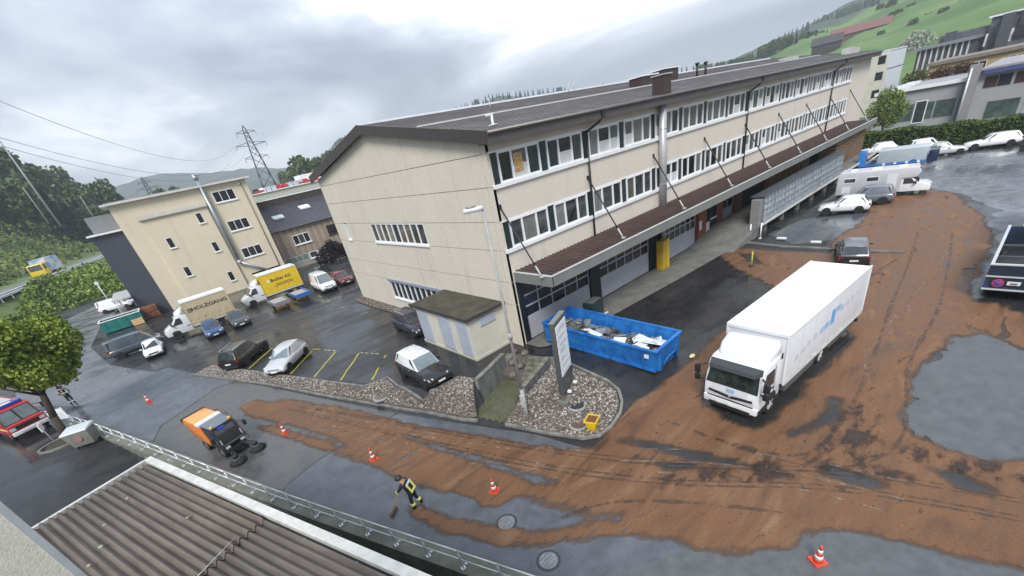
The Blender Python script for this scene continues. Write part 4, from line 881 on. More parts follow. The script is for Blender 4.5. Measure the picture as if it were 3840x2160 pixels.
# buildings on the right
WB_ = thing('white_block', 'white flat roofed block rising beyond the end of the factory', 'building')
MB().box(122, 136, 9.4, 26, 0, 12.0).build('wall', M('bluish_white_render', (.62, .65, .70), .7, var=.05), WB_); MB().box(121.9, 136.1, 9.3, 26, 12, 12.2).build('roof', WHITE, WB_); MB().box(122, 136, 9.37, 9.4, 8.6, 8.75).build('joint', M('dark_grey_metal'), WB_)
MB().box(121.85, 122, 9.41, 26, 0, 11.6).build('front_wall', CREAM, WB_)
for z in (3.6, 6.9, 9.8):
    for y in (9.9, 12.5, 15): rect_window(WB_, y, y + 1.3, z, z + 1.5, 121.85, 1, [GLASS[0]], frame=DARKM, axis='x', sill=False)
FB = thing('fin_building', 'low building with dark vertical fins beside the white block', 'building')
MB().box(140, 152, -1, 8, 0, 10.6).build('wall', M('dark_grey_metal'), FB); MB().box(139, 152, -1.5, 9, 10.6, 11.2).build('roof', M('grey_sheet'), FB)
for k in range(9): MB().box(139.6, 140, -.8 + k * 1.0, -.5 + k * 1.0, 5.5, 10.6).build('fin', M('pale_trim'), FB)
GH = thing('grey_hall', 'grey industrial hall with green glazing behind the hedge', 'building')
GREYW = M('grey_panel_wall', (.33, .34, .335), .7, var=.08, vs=.4)
MB().box(82, 100, -8.2, 1.5, 0, 6.1).build('wall', GREYW, GH); MB().box(81.7, 100, -8.4, 1.8, 6.1, 6.4).build('roof', M('grey_roof', (.30, .29, .30), .6), GH); MB().box(81.6, 81.75, -8.5, 1.9, 6.05, 6.5).build('fascia', WHITE, GH)
for k in range(3): MB().box(84 + k * 3.2, 85.6 + k * 3.2, -1.8, -.2, 6.4, 6.75).build('skylight', M('skylight_white'), GH)
GG = M('green_grey_glass', (.075, .105, .09), .10, var=.5, vs=.8)
for y0 in (-7.9, -5.6, -3.3, -1.0): rect_window(GH, y0, y0 + 2.2, 1.9, 4.2, 82, 1, [GG], frame=M('grey_sheet'), axis='x', sill=False)
rect_window(GH, -4.8, -3.4, 1.5, 4.5, 81.9, 1, [GLASS[2]], frame=WHITE, axis='x', sill=False, fw=.12)
MB().box(80.9, 82, -9.6, -8.45, 0, 7.9).build('pillar', M('grey_pillar', (.26, .25, .255), .7), GH); MB().cyl((80.7, -8.7, 0), (80.7, -8.7, 7.6), .12, n=6).build('downpipe', STEEL, GH)
MB().box(82, 104, -32, -9.6, 0, 7.0).build('wall', GREYW, GH); MB().box(81.6, 104, -32, -9.55, 7.0, 7.25).build('roof', M('grey_roof'), GH)
MB().hexa([(81.3, -31, 6.5), (82, -31, 6.5), (82, -9.9, 6.5), (81.3, -9.9, 6.5)], [(81.5, -31, 6.95), (82, -31, 6.95), (82, -9.9, 6.95), (81.5, -9.9, 6.95)]).build('blue_awning', M('deep_blue_awning', (.012, .024, .12), .5), GH)
for k in range(7): rect_window(GH, -12.9 - 2.9 * k, -10.2 - 2.9 * k, 4.75, 6.2, 82, 2, [GLASS[0], M('brown_glass', (.05, .025, .02), .1)], frame=M('grey_sheet'), axis='x', sill=False)
for k in range(6): rect_window(GH, -14.4 - 3.6 * k, -11.2 - 3.6 * k, .9, 3.1, 82, 1, [(GG, M('pale_blind', (.35, .40, .39), .4))[k % 2]], frame=M('grey_sheet'), axis='x', sill=False)
TB = thing('tan_building', 'ochre building with white framed windows behind the grey hall', 'building')
MB().box(110, 124, -30, .4, 0, 7.9).build('wall', M('ochre_render', (.42, .31, .17), .85, var=.08, vs=.3), TB); MB().box(109.5, 124, -30, .9, 7.9, 8.4).build('roof_band', M('dull_brown', (.20, .165, .13), .7), TB)
for y0, n in ((-7.3, 4), (-11.8, 2), (-17, 4)): rect_window(TB, y0, y0 + 1.05 * n, 5.6, 7.3, 110, n, [GLASS[0]], frame=M('cream_frame', (.6, .58, .45), .6), axis='x', fw=.14)
DB = thing('dark_apartment_block', 'dark slate clad apartment block stepping up the slope', 'building')
SLT = M('slate_cladding', (.085, .088, .105), .6, col2=(.13, .13, .15), c2=(.4, .6), vs=.5)
MB().box(152, 170, -2, 6.5, 0, 12.6).build('wall', SLT, DB); MB().box(151, 170, -40, -2.05, 0, 13.9).build('wall', SLT, DB); MB().box(150.5, 170, -40, -1.5, 13.9, 14.2).build('roof', WHITE, DB)
MB().box(149.5, 152, 3.4, 5.2, 0, 13).build('stair_tower', M('dark_grey_metal'), DB); MB().box(149, 151, -5.8, -3.9, 0, 14).build('stair_tower', M('dark_grey_metal'), DB)
for k in range(7): MB().box(150.3, 151, -9.3 - 3.1 * k, -6.7 - 3.1 * k, 11.2, 13.4).build('window', (GLASS[2], GLASS[3])[k % 2], DB)
for k in range(5): MB().box(150.9, 152, 1.8 - 2.0 * k, 2.2 - 2.0 * k, 8.6, 11.0).build('balcony_post', WHITE, DB)
for k in range(5): MB().box(150.5, 151, -8.5 - 4 * k, -6.3 - 4 * k, 9.2, 10.4).build('window', GLASS[k % 3], DB)
def farm(name, az, dist, te, w, d, h, rh, wall, roof, lb, rot):
    p = at(az, dist, te); f = thing(name, lb, 'farmhouse', p - Vector((0, 0, h + rh)), R(rot))
    MB().box(-w / 2, w / 2, -d / 2, d / 2, -3, h).build('wall', wall, f)
    MB().prism([(-d / 2 - .8, h - .2), (d / 2 + .8, h - .2), (0, h + rh)], 'x', -w / 2 - .8, w / 2 + .8).build('roof', roof, f)
    for k in range(4): MB().box(-w / 2 + w * (k + .5) / 4 - .6, -w / 2 + w * (k + .5) / 4 + .6, -d / 2 - .05, -d / 2 + .1, h * .35, h * .7).build('window', GLASS[2], f)
farm('farmhouse', 14.2, 420, .0475, 30, 13, 4.5, 4, M('weathered_barn', (.13, .08, .06), .9), M('dull_red_roof', (.19, .085, .075), .8), 'long red roofed farmhouse on the green hillside', -76)
farm('farmhouse', 16.5, 400, .0425, 15, 11, 4, 4, M('dark_barn', (.04, .03, .028), .9), M('dark_farm_roof', (.055, .045, .045), .8), 'dark roofed barn left of the long farmhouse', -70)
farm('farmhouse', 12.1, 450, .0465, 34, 9, 3, 2.5, M('grey_barn', (.12, .11, .09), .9), M('grey_farm_roof', (.16, .15, .13), .8), 'low grey shed right of the long farmhouse', -74)
# ---- foreground shed with corrugated roof, own building's wall edge
sh = thing('shed', 'low shed with brown corrugated roof and white edge trim in the foreground', 'shed', (-18.33, -1.43, 4.5), math.atan2(-.94, .341))
COR = M('weathered_fibre_cement', (.185, .155, .132), .85, col2=(.115, .092, .077), c2=(.32, .68), vs=2.0, stretch=(.4, 2.2, 1), bump=.3, bs=30)
MB().box(.05, 14.9, -5.6, -.05, -6.6, -.12).build('wall', CONC, sh)
per, amp = .207, .066
def corr(x0, x1, y0, y1, z):
    n = int(round((y0 - y1) / per * 8)); q = MB(); rings = []
    for x in (x0, x0 + .004, x1 - .004, x1): rings.append([(x, y0 - per * k / 8, z + amp * math.cos(2 * PI * k / 8) + (y0 - per * k / 8) * -.03 - (.02 if x in (x0, x1) else 0)) for k in range(n + 1)])
    q.loft(rings, caps=False, closed=False); return q
for r, (x0, x1, z) in enumerate(((.16, 7.32, 0.0), (7.25, 14.9, -.05))):
    for k in range(6):
        y0 = -.22 - k * per * 4; corr(x0, x1 + .1 * (k % 2), y0, y0 - per * 4.1, z + .004 * (k % 2)).build('corrugated_sheet', COR, sh)
BOLT = MB().cyl((0, 0, 0), (0, 0, .025), .022, n=6).mesh('fixing'); BOLT.materials.append(M('dull_fixing', (.16, .15, .14), .6))
for xi in (.6, 2.3, 4.0, 5.7, 7.15, 9.0, 10.8, 12.6):
    for yi in range(12): inst(BOLT, 'fixing', sh, (xi, -.22 - per * 2 * yi - .0, .045 + (.22 + per * 2 * yi) * .03 - (.05 if xi > 7.3 else 0)))
for (mx_, my_, mr_) in ((1.9, -1.3, .05), (3.6, -2.5, .06), (4.1, -2.9, .05), (2.6, -2.1, .045), (5.0, -1.0, .04), (6.2, -3.1, .06)): MB().ball((mx_, my_, .06 - my_ * .03), mr_, 7, 5, (1.3, 1, .35)).build('moss_clump', M('moss_pale', (.30, .30, .20), .9), sh)
TRIM = M('white_trim', (.62, .61, .57), .6, col2=(.45, .44, .40), c2=(.35, .7), vs=4)
MB().box(-.02, 15, -.13, .10, -.12, .09).build('edge_trim', TRIM, sh); MB().box(-.05, .07, -5.4, -.135, -.12, .085).build('edge_trim', TRIM, sh)
MB().box(.1, 15, -.22, -.13, -.3, -.06).build('gutter', BLACKM, sh)
MB().tube([(7.2, -.9, .09), (7.5, -2.0, .13), (6.9, -3.4, .16)], .008, 4).build('wire', STEEL, sh)
ow = thing('house_wall', 'pale roughcast wall edge with metal corner strip in the near corner', 'wall', (-16.5, -15.2, 0), math.atan2(-.372, -.928))
MB().box(.012, 5, -.0, .04, -2, 11.9).build('wall', stucco('roughcast', (.70, .66, .55), (.80, .77, .68), 60), ow); t = ASPH.node_tree
MB().box(-.03, .012, -.012, .05, -2, 11.9).build('corner_strip', STEEL, ow)
# ================================================================== VEHICLES
TYRE = M('tyre_rubber', (.014, .014, .015), .75, var=.3); RIM = M('alloy_rim', (.42, .43, .45), .3, metal=.8); DRIM = M('dark_rim', (.05, .05, .055), .4, metal=.6)
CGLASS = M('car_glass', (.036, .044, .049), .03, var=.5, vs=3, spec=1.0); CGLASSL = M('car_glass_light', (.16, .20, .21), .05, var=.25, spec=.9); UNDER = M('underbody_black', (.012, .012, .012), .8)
HEADL = M('headlamp', (.62, .64, .66), .12, spec=.9); TAILL = M('tail_lamp', (.30, .012, .012), .2); PLATE = M('number_plate', (.72, .72, .70), .5); PLBLK = M('black_plastic', (.02, .02, .021), .55)
def wheel(parent, x, y, r, w, rim=RIM, spokes=True):
    s = 1 if y > 0 else -1
    q = MB(); prof = [(.58, w / 2 * .8), (.88, w / 2), (1.0, w / 2 * .75), (1.0, -w / 2 * .75), (.88, -w / 2), (.58, -w / 2 * .8)]
    n = 16; q.loft([[(x + r * a * math.cos(2 * PI * k / n), y + d, r + r * a * math.sin(2 * PI * k / n)) for a, d in prof] for k in range(n)] + [[(x + r * a, y + d, r) for a, d in prof]], caps=False)
    o = q.build('wheel', TYRE, parent)
    q = MB().cyl((x, y - w * .3, r), (x, y + s * w * .28, r), r * .62, n=12); q.cyl((x, y + s * w * .28, r), (x, y + s * w * .42, r), r * .16, n=8)
    if spokes:
        for k in range(5):
            a = 2 * PI * k / 5; q.hexa(*[[(x + r * (.1 * math.cos(a) - sg * .07 * math.sin(a)), y + s * w * z_, r + r * (.1 * math.sin(a) + sg * .07 * math.cos(a))) for sg in (-1, 1)] + [(x + r * (.6 * math.cos(a) - sg * .05 * math.sin(a)), y + s * w * z_, r + r * (.6 * math.sin(a) + sg * .05 * math.cos(a))) for sg in (1, -1)] for z_ in (.28, .38)])
    q.build('rim', rim, o)
    return o
STY = dict(hatch=(.205, .035, -.34, -.465, .60, .50), suv=(.215, .06, -.40, -.475, .60, .55), wagon=(.20, .03, -.40, -.485, .60, .50), van=(.335, .19, -.475, -.495, .52, .48), sedan=(.19, .02, -.27, -.42, .62, .52))
def car(label, x, y, hdg, L, W, H, body, style='hatch', roof=None, rim=RIM, group=None, name='parked_car', cat='car', glass=CGLASS, rails=False, z=None, front_glass=None):
    c = thing(name, label, cat, (x, y, zg(x, y) + .015 if z is None else z), R(hdg), group)
    wsb, rf, rr, rb, belt, hood = STY[style]; h = W / 2; r = min(.34, .215 * H + .0) if style != 'van' else .33
    zt = lambda u: (.36 * H + (hood - .36) * H * sm(.5, .44, u)) if u > .44 else (hood * H + (belt - hood) * H * sm(.44, wsb, u) if u > wsb else belt * H - .05 * H * sm(-.44, -.5, u))
    rings = []
    for u, wf, zb in ((.5, .74, .30), (.488, .86, .19), (.445, .95, .155), (.35, .99, .15), (wsb, 1, .15), (.08, 1, .15), (-.12, 1, .15), (-.3, 1, .15), (-.43, .975, .16), (-.483, .92, .2), (-.5, .84, .3)):
        w = h * wf; a = zb * H; b_ = zt(u)
        half = [(0, a), (.78 * w, a), (.95 * w, a + .05 * H), (w, a + .32 * (b_ - a)), (w * .995, a + .64 * (b_ - a)), (.955 * w, a + .90 * (b_ - a)), (.84 * w, b_), (0, b_ + .018 * H)]
        rings.append([(u * L, yy, zz) for yy, zz in half] + [(u * L, -yy, zz) for yy, zz in half[-2:0:-1]])
    bd = MB().loft(rings).build('body', body, c)
    bb, tt = .90 * h, .70 * h
    B = [(wsb * L, -bb * .9), (rb * L, -bb * .92)]; zb, ztp = belt * H - .02, H
    fl, fr, rl, rr_ = (wsb * L, bb * .92, zb), (wsb * L, -bb * .92, zb), (rb * L, bb * .94, zb), (rb * L, -bb * .94, zb)
    Fl, Fr, Rl, Rr = (rf * L, tt, ztp - .035 * H), (rf * L, -tt, ztp - .035 * H), (rr * L, tt * .97, ztp - .05 * H), (rr * L, -tt * .97, ztp - .05 * H)
    q = MB(); mdx = (rf + rr) / 2 * L
    ml, mr = (mdx, bb, zb), (mdx, -bb, zb); Ml, Mr, Mc = (mdx, tt * 1.02, ztp - .02 * H), (mdx, -tt * 1.02, ztp - .02 * H), (mdx, 0, ztp)
    Fc, Rc = (rf * L + .03, 0, ztp - .015 * H), (rr * L - .03, 0, ztp - .03 * H)
    q.add([fl, fr, rl, rr_, Fl, Fr, Rl, Rr, ml, mr, Ml, Mr, Mc, Fc, Rc], [(0, 1, 5, 13, 4), (3, 2, 6, 14, 7), (0, 4, 10, 8), (8, 10, 6, 2), (1, 9, 11, 5), (9, 3, 7, 11), (4, 13, 12, 10), (13, 5, 11, 12), (10, 12, 14, 6), (12, 11, 7, 14)], False)
    q.build('roof', roof or body, c, .05)
    V = Vector
    def lerp(a, b_, k): return V(a).lerp(V(b_), k)
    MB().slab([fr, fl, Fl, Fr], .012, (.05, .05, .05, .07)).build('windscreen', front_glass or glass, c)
    MB().slab([rl, rr_, Rr, Rl], .012, (.07, .07, .07 * H, .06)).build('rear_window', glass, c)
    n = 3 if style in ('wagon', 'suv', 'van') else 2
    for s in (1, -1):
        a, b_, A, B_ = (fl, rl, Fl, Rl) if s > 0 else (fr, rr_, Fr, Rr)
        for k in range(n):
            k0, k1 = (.10 + .86 * k / n) if k else .07, .10 + .86 * (k + 1) / n - .025
            bo = .03 if k == 0 else 0
            p = [lerp(a, b_, k0 * .97 + .02), lerp(a, b_, k1), lerp(A, B_, k1), lerp(A, B_, max(.02, k0 - .02))]
            if s > 0: p = [p[1], p[0], p[3], p[2]]
            MB().slab(p, .016, (.015, .015, .045, .05)).build('side_window', glass if style != 'van' or k == 0 else CGLASS, c)
    ax = (.325 if style != 'van' else .33) * L, (-.30 if style != 'van' else -.31) * L
    un = MB().box(-.44 * L, .44 * L, -h * .84, h * .84, .13 * H, .3 * H)
    for xx in ax:
        for s in (1, -1): un.cyl((xx, s * h * .7, r), (xx, s * (h + .006), r), r * 1.16, n=16)
    un.build('underbody', UNDER, c)
    for xx in ax:
        for s in (1, -1): wheel(c, xx, s * (h - .085), r, .2, rim)
    for s in (1, -1):
        MB().hexa([(.452 * L, s * h * .52, .43 * H), (.487 * L, s * h * .52, .40 * H), (.455 * L, s * h * .90, .42 * H), (.42 * L, s * h * .96, .45 * H)], [(.44 * L, s * h * .52, .485 * H), (.478 * L, s * h * .52, .455 * H), (.445 * L, s * h * .90, .475 * H), (.405 * L, s * h * .965, .50 * H)]).build('headlight', HEADL, c)
        MB().cbox((-.478 * L, s * h * .78, .50 * H), (.07 * L * .6, h * .26, .12 * H)).build('taillight', TAILL, c)
        MB().cbox((wsb * L - .12 * L, s * (h + .07), belt * H + .03), (.14, .18, .11)).build('mirror', body, c, .025)
    MB().cbox((.496 * L, 0, .36 * H), (.03, h * .95, .09 * H)).build('grille', PLBLK, c)
    MB().cbox((.492 * L, 0, .235 * H), (.05, h * 1.35, .07 * H)).build('bumper_intake', PLBLK, c)
    MB().cbox((.503 * L, 0, .275 * H), (.03, .46, .1)).build('number_plate', PLATE, c); MB().cbox((-.503 * L, 0, .40 * H), (.03, .46, .1)).build('number_plate', PLATE, c)
    MB().cbox((-.49 * L, 0, .22 * H), (.05, h * 1.5, .09 * H)).build('rear_bumper', PLBLK, c)
    if rails:
        for s in (1, -1): MB().tube([(rf * L - .1, s * tt * .92, ztp + .0), (rf * L - .25, s * tt * .95, ztp + .05), (rr * L + .25, s * tt * .93, ztp + .035), (rr * L + .1, s * tt * .9, ztp - .03)], .018, 5).build('roof_rail', STEEL, c)
    return c
BLACK = paint('black', (.012, .012, .014)); SILVER = paint('silver', (.50, .51, .53), .3); CWHITE = paint('white', (.74, .75, .76)); DGREY = paint('dark_grey', (.045, .05, .058)); BLUE = paint('blue', (.02, .06, .16)); DRED = paint('dark_red', (.12, .012, .016)); PURP = paint('dark_plum', (.028, .026, .040)); FRED = paint('fire_red', (.45, .012, .02)); SLATE = paint('slate', (.055, .07, .085))
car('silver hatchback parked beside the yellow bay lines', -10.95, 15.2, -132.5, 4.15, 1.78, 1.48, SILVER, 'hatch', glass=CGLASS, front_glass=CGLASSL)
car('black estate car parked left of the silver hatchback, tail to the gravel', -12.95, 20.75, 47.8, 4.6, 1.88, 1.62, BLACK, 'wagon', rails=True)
car('black car, roof painted white as sky reflection, parked beside the gravel bed', -5.93, 2.75, -91, 4.35, 1.86, 1.62, BLACK, 'suv', roof=CWHITE, front_glass=CGLASSL)  # white roof colour stands in for the sky mirrored in black paint
car('dark plum car parked by the small annex', -2.25, 10.5, -93, 4.5, 1.85, 1.6, PURP, 'suv', rails=True)
car('blue hatchback in front of the beige lorry', -13.75, 33.5, -90, 4.0, 1.75, 1.5, BLUE, 'hatch')
car('dark grey car between the blue hatchback and the flat trailers', -11.2, 33.9, -90, 4.2, 1.75, 1.48, DGREY, 'sedan')
car('dark red car behind the gable corner', 1.5, 35.6, -90, 4.2, 1.8, 1.5, DRED, 'suv')
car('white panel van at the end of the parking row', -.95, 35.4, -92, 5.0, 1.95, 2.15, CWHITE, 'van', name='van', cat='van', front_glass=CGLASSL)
car('dark slate minibus beside the white small car', -20.4, 38.6, 0, 4.7, 1.9, 1.95, SLATE, 'van', name='van', cat='van')
car('small white car parked in front of the dark minibus', -19.05, 34.5, -92, 3.5, 1.62, 1.42, CWHITE, 'hatch')
car('black estate car standing in the mud, tail to the lorry', 20.25, -11.95, 16, 4.5, 1.76, 1.5, BLACK, 'wagon', roof=paint('grey_black', (.10, .11, .12)))
car('white hatchback with dark wheels beside the flooded yard', 33.35, -8.0, 100.8, 3.75, 1.68, 1.42, CWHITE, 'hatch', rim=DRIM)
car('dark grey car half hidden behind the white hatchback', 36.3, -8.9, 100, 4.0, 1.75, 1.6, paint('mid_grey', (.13, .14, .17)), 'suv')
car('white estate car parked alone against the hedge', 62.9, -14.2, 106, 4.6, 1.75, 1.45, CWHITE, 'wagon', rim=DRIM)
car('silver car beside the blue flatbed', 60.0, -10.7, -76, 3.8, 1.7, 1.4, SILVER, 'sedan')
car('white car behind the grey tarpaulin load', 63.5, -8.6, -70, 4.0, 1.75, 1.6, CWHITE, 'suv')
car('white car next to the stacked timber at the canopy end', 65.2, -3.2, 108, 4.3, 1.75, 1.45, CWHITE, 'hatch')
fc = thing('fire_engine', 'red fire service vehicle with blue light bar cut by the left edge', 'fire engine', (-26.9, 23.5, .01), R(-64))
MB().prism([(-5.2, .5), (-.05, .5), (.05, .75), (.0, 1.12), (-.25, 1.22), (-.75, 2.15), (-1.0, 2.28), (-5.2, 2.34)], 'y', -1.02, 1.02).build('body', FRED, fc, .06)
for y0, y1 in ((-.92, -.06), (.06, .92)): MB().slab([(-.28, y0, 1.28), (-.28, y1, 1.28), (-.70, y1 * .95, 2.06), (-.70, y0 * .95, 2.06)], .02).build('windscreen', CGLASSL, fc)
MB().slab([(-.26, -.98, 1.24), (-.26, .98, 1.24), (-.74, .94, 2.12), (-.74, -.94, 2.12)], .01).build('windscreen_surround', PLBLK, fc)
MB().box(-.2, .06, -1.0, 1.0, 1.10, 1.22).build('red_stripe', M('bright_red', (.62, .06, .06), .4), fc); MB().box(.03, .08, -.8, .8, .82, 1.06).build('grille', PLBLK, fc); MB().box(-.1, .14, -1.0, 1.0, .48, .74).build('bumper', WHITE, fc, .03); MB().box(.08, .16, -.55, .55, .58, .66).build('number_plate', PLATE, fc)
for s in (1, -1):
    MB().cbox((.05, s * .82, .95), (.1, .3, .2)).build('headlight', HEADL, fc); MB().tube([(-.4, s * 1.0, 1.9), (-.1, s * 1.3, 1.85)], .03, 5).cbox((-.08, s * 1.34, 1.65), (.12, .2, .42)).build('mirror', PLBLK, fc)
    MB().box(-2.2, -.9, s * 1.025 - .012, s * 1.025 + .012, 1.3, 2.0).build('side_window', CGLASS, fc); MB().box(-5.1, -.1, s * 1.028 - .008, s * 1.028 + .008, .92, 1.06).build('reflective_stripe', M('yellow_reflect', (.7, .65, .1), .4), fc)
    for k_ in range(2): MB().box(-5.0 + 1.35 * k_, -3.75 + 1.35 * k_, s * 1.03 - .012, s * 1.03 + .012, .7, 2.1).build('locker_shutter', STEEL, fc)
    wheel(fc, -.95, s * .9, .4, .25, RIM); wheel(fc, -4.0, s * .9, .4, .25, RIM)
MB().box(-1.35, -.95, -.85, .85, 2.3, 2.46).build('light_bar', M('blue_beacon', (.02, .08, .5), .2), fc); MB().box(-1.3, -1.0, -.35, .35, 2.46, 2.5).build('light_bar_centre', WHITE, fc); MB().box(-5.0, -1.6, -.6, .6, 2.34, 2.5).build('roof_rack', STEEL, fc)

# ---- big white box lorry
WH = M('lorry_white', (.80, .81, .82), .35, var=.03, vs=.7, coat=.3); WH2 = M('lorry_white_panel', (.70, .71, .74), .4, var=.04, vs=.5)
tk = thing('box_lorry', 'large white box lorry standing in the mud in front of the factory', 'lorry', (.55, -12.75, -.70), rot=(0, R(3.0), R(174.6)))
MB().prism([(-1.75, .62), (-.10, .62), (0, .78), (0, 1.0), (-.05, 1.45), (-.36, 2.34), (-.62, 2.48), (-1.75, 2.56)], 'y', -1.17, 1.17).build('cab', WH, tk, .05)
ws = [(-.045, -1.08, 1.46), (-.045, 1.08, 1.46), (-.335, .98, 2.30), (-.335, -.98, 2.30)]
MB().slab(ws, .012, -.03).build('windscreen_surround', PLBLK, tk)
MB().slab(ws, .02, .05).build('windscreen', M('lorry_glass', (.035, .05, .042), .06, col2=(.012, .015, .014), c2=(.4, .6), vs=2.2, spec=.8), tk)
MB().hexa([(-.30, -1.12, 2.24), (-.02, -.98, 2.20), (-.02, .98, 2.20), (-.30, 1.12, 2.24)], [(-.40, -1.1, 2.47), (-.10, -.98, 2.34), (-.10, .98, 2.34), (-.40, 1.1, 2.47)]).build('sun_visor', M('smoked_visor', (.05, .052, .055), .2), tk)
for s in (1, -1):
    y = s * 1.175
    p = [(-.30, y, 1.48), (-1.15, y, 1.48), (-1.15, y, 2.2), (-.52, y, 2.2)]; MB().slab(p if s > 0 else [p[1], p[0], p[3], p[2]], .012).build('side_window', CGLASS, tk)
    MB().box(-1.24, -1.22, min(y, y + s * .01), max(y, y + s * .01), .75, 2.3).build('door_seam', PLBLK, tk); MB().cbox((-1.05, y + s * .02, 1.3), (.18, .04, .05)).build('door_handle', PLBLK, tk)
    MB().tube([(-.2, y, 2.2), (.06, y + s * .28, 2.18), (.06, y + s * .28, 1.5), (-.15, y, 1.45)], .035, 5).build('mirror_arm', PLBLK, tk)
    MB().cbox((.05, y + s * .30, 1.98), (.13, .24, .40)).cbox((.05, y + s * .30, 1.55), (.13, .24, .28)).build('mirror', PLBLK, tk, .03)
    MB().hexa([(.012, s * .62, .80), (.02, s * 1.0, .80), (-.14, s * 1.18, .80), (-.1, s * .62, .80)], [(.012, s * .62, 1.0), (.012, s * 1.0, 1.02), (-.16, s * 1.18, 1.02), (-.1, s * .62, 1.0)]).build('headlight', HEADL, tk)
    MB().box(-1.75, -.05, min(s * 1.0, s * 1.19), max(s * 1.0, s * 1.19), .42, .62).build('cab_step', PLBLK, tk)
    MB().prism([(-1.5, .5), (-.62, .5), (-.68, .9), (-.85, 1.04), (-1.25, 1.04), (-1.44, .9)], 'y', s * 1.171 - .012, s * 1.171 + .012).build('wheel_arch', PLBLK, tk)
    wheel(tk, -1.05, s * 1.09, .46, .27, M('white_rim', (.5, .5, .5), .5)); wheel(tk, -5.6, s * 1.03, .46, .42, M('white_rim'))
    MB().box(-4.9, -2.2, min(s * .98, s * 1.2), max(s * .98, s * 1.2), .42, .78).build('side_guard', M('grey_side_guard', (.10, .10, .105), .5), tk); MB().box(-8.9, -6.3, min(s * 1.1, s * 1.2), max(s * 1.1, s * 1.2), .5, .72).build('side_guard', M('grey_side_guard'), tk)
    MB().cbox((-1.5, s * 1.24, 2.62), (.05, .05, .25)).build('marker_lamp', PLBLK, tk)
MB().prism([(-.95, 1.10), (0, 1.02), (.95, 1.10), (.95, 1.01), (0, .90), (-.95, 1.01)], 'x', -.02, .035).build('grille', PLBLK, tk); MB().cyl((.03, 0, 1.02), (.05, 0, 1.02), .07, n=4).build('badge', STEEL, tk); MB().box(.0, .05, -1.0, 1.0, .77, .80).build('panel_gap', PLBLK, tk); MB().slab([(.0, -.75, 1.10), (.0, .75, 1.10), (-.04, .75, 1.40), (-.04, -.75, 1.40)], .018).build('front_panel', WH2, tk)
MB().slab([(-.01, -.18, 1.16), (-.01, .18, 1.16), (-.035, .18, 1.34), (-.035, -.18, 1.34)], .024).build('emblem', M('pale_blue_decal', (.28, .45, .66), .5), tk)
MB().box(-.35, .06, -1.17, 1.17, .42, .76).build('bumper', WH, tk, .05); MB().box(-.3, .075, -.9, .9, .34, .52).build('lower_grille', PLBLK, tk)
for yy in (-.42, .12): MB().cbox((.085, yy, .58), (.02, .3, .09)).build('number_plate', PLATE, tk)
rings = []
for xx, zz, w in ((-.72, 2.50, .92), (-.80, 2.72, 1.0), (-1.05, 3.0, 1.06), (-1.5, 3.17, 1.08), (-1.72, 3.18, 1.08)): rings.append([(xx, -w, 2.48), (xx, -w, 2.48 + (zz - 2.48) * .8), (xx, -w * .9, zz), (xx, w * .9, zz), (xx, w, 2.48 + (zz - 2.48) * .8), (xx, w, 2.48)])
MB().loft(rings).build('air_deflector', WH, tk)
bx = MB().box(-9.55, -1.86, -1.28, 1.28, .98, 3.36).build('cargo_box', WH2, tk, .03)
MB().box(-9.5, -1.9, -1.22, 1.22, 3.362, 3.385).build('roof_sheet', WH, bx)
for s in (1, -1):
    MB().box(-9.57, -1.84, min(s * 1.24, s * 1.30), max(s * 1.24, s * 1.30), 3.27, 3.40).build('roof_rail', WH, bx); MB().box(-9.57, -1.84, min(s * 1.26, s * 1.30), max(s * 1.26, s * 1.30), .94, 1.04).build('sill_rail', M('pale_trim'), bx)
    MB().box(-1.9, -1.83, min(s * 1.22, s * 1.30), max(s * 1.22, s * 1.30), .98, 3.3).build('corner_post', WH, bx); MB().box(-9.58, -9.5, min(s * 1.22, s * 1.30), max(s * 1.22, s * 1.30), .98, 3.3).build('corner_post', WH, bx)
MB().box(-1.9, -1.82, -1.26, 1.26, 3.26, 3.40).build('front_rail', WH, bx); MB().box(-9.6, -9.54, -1.2, -.02, 1.02, 3.26).build('rear_door', WH, bx); MB().box(-9.6, -9.54, .02, 1.2, 1.02, 3.26).build('rear_door', WH, bx)
DEC = [M('faint_lilac_decal', (.58, .56, .60), .5), M('pale_blue_decal'), M('blue_decal', (.16, .36, .66), .5), M('faint_blue_decal', (.42, .52, .68), .5)]
for x0, z0, w, hh, k in ((-2.6, 1.75, .28, .3, 0), (-3.1, 1.85, .35, .28, 0), (-3.6, 1.95, .3, .3, 0), (-4.15, 2.0, .4, .3, 0), (-4.75, 2.0, .5, .34, 3), (-5.2, 2.05, .42, .3, 1), (-5.75, 2.0, .38, .75, 2), (-6.2, 2.45, .4, .3, 1), (-6.65, 2.3, .36, .3, 3), (-7.15, 2.3, .3, .28, 0), (-7.7, 2.35, .3, .28, 0), (-8.2, 2.45, .3, .26, 0)):
    MB().box(x0 - w, x0, 1.278, 1.286, z0, z0 + hh).build('logo_mosaic_block', DEC[k], bx)  # made-up pale blocks hinting at a pixelated logo, not worn letters
for k_ in range(6):
    for s in (1, -1): MB().box(-3.1 - 1.1 * k_, -3.085 - 1.1 * k_, min(s * 1.275, s * 1.2835), max(s * 1.275, s * 1.2835), 1.05, 3.26).build('panel_seam', M('seam_grey', (.42, .43, .45), .5), bx)
MB().box(-9.5, -1.9, 1.2795, 1.2845, 1.04, 1.22).build('road_dirt', M('road_dirt', (.52, .48, .43), .7, col2=(.70, .70, .70), c2=(.42, .6), vs=3, stretch=(1, 1, 2)), bx)
MB().box(-9.4, -1.6, -.45, .45, .62, .96).build('chassis', UNDER, tk); MB().box(-3.6, -2.4, .5, 1.1, .45, .9).build('fuel_tank', M('grey_side_guard'), tk)
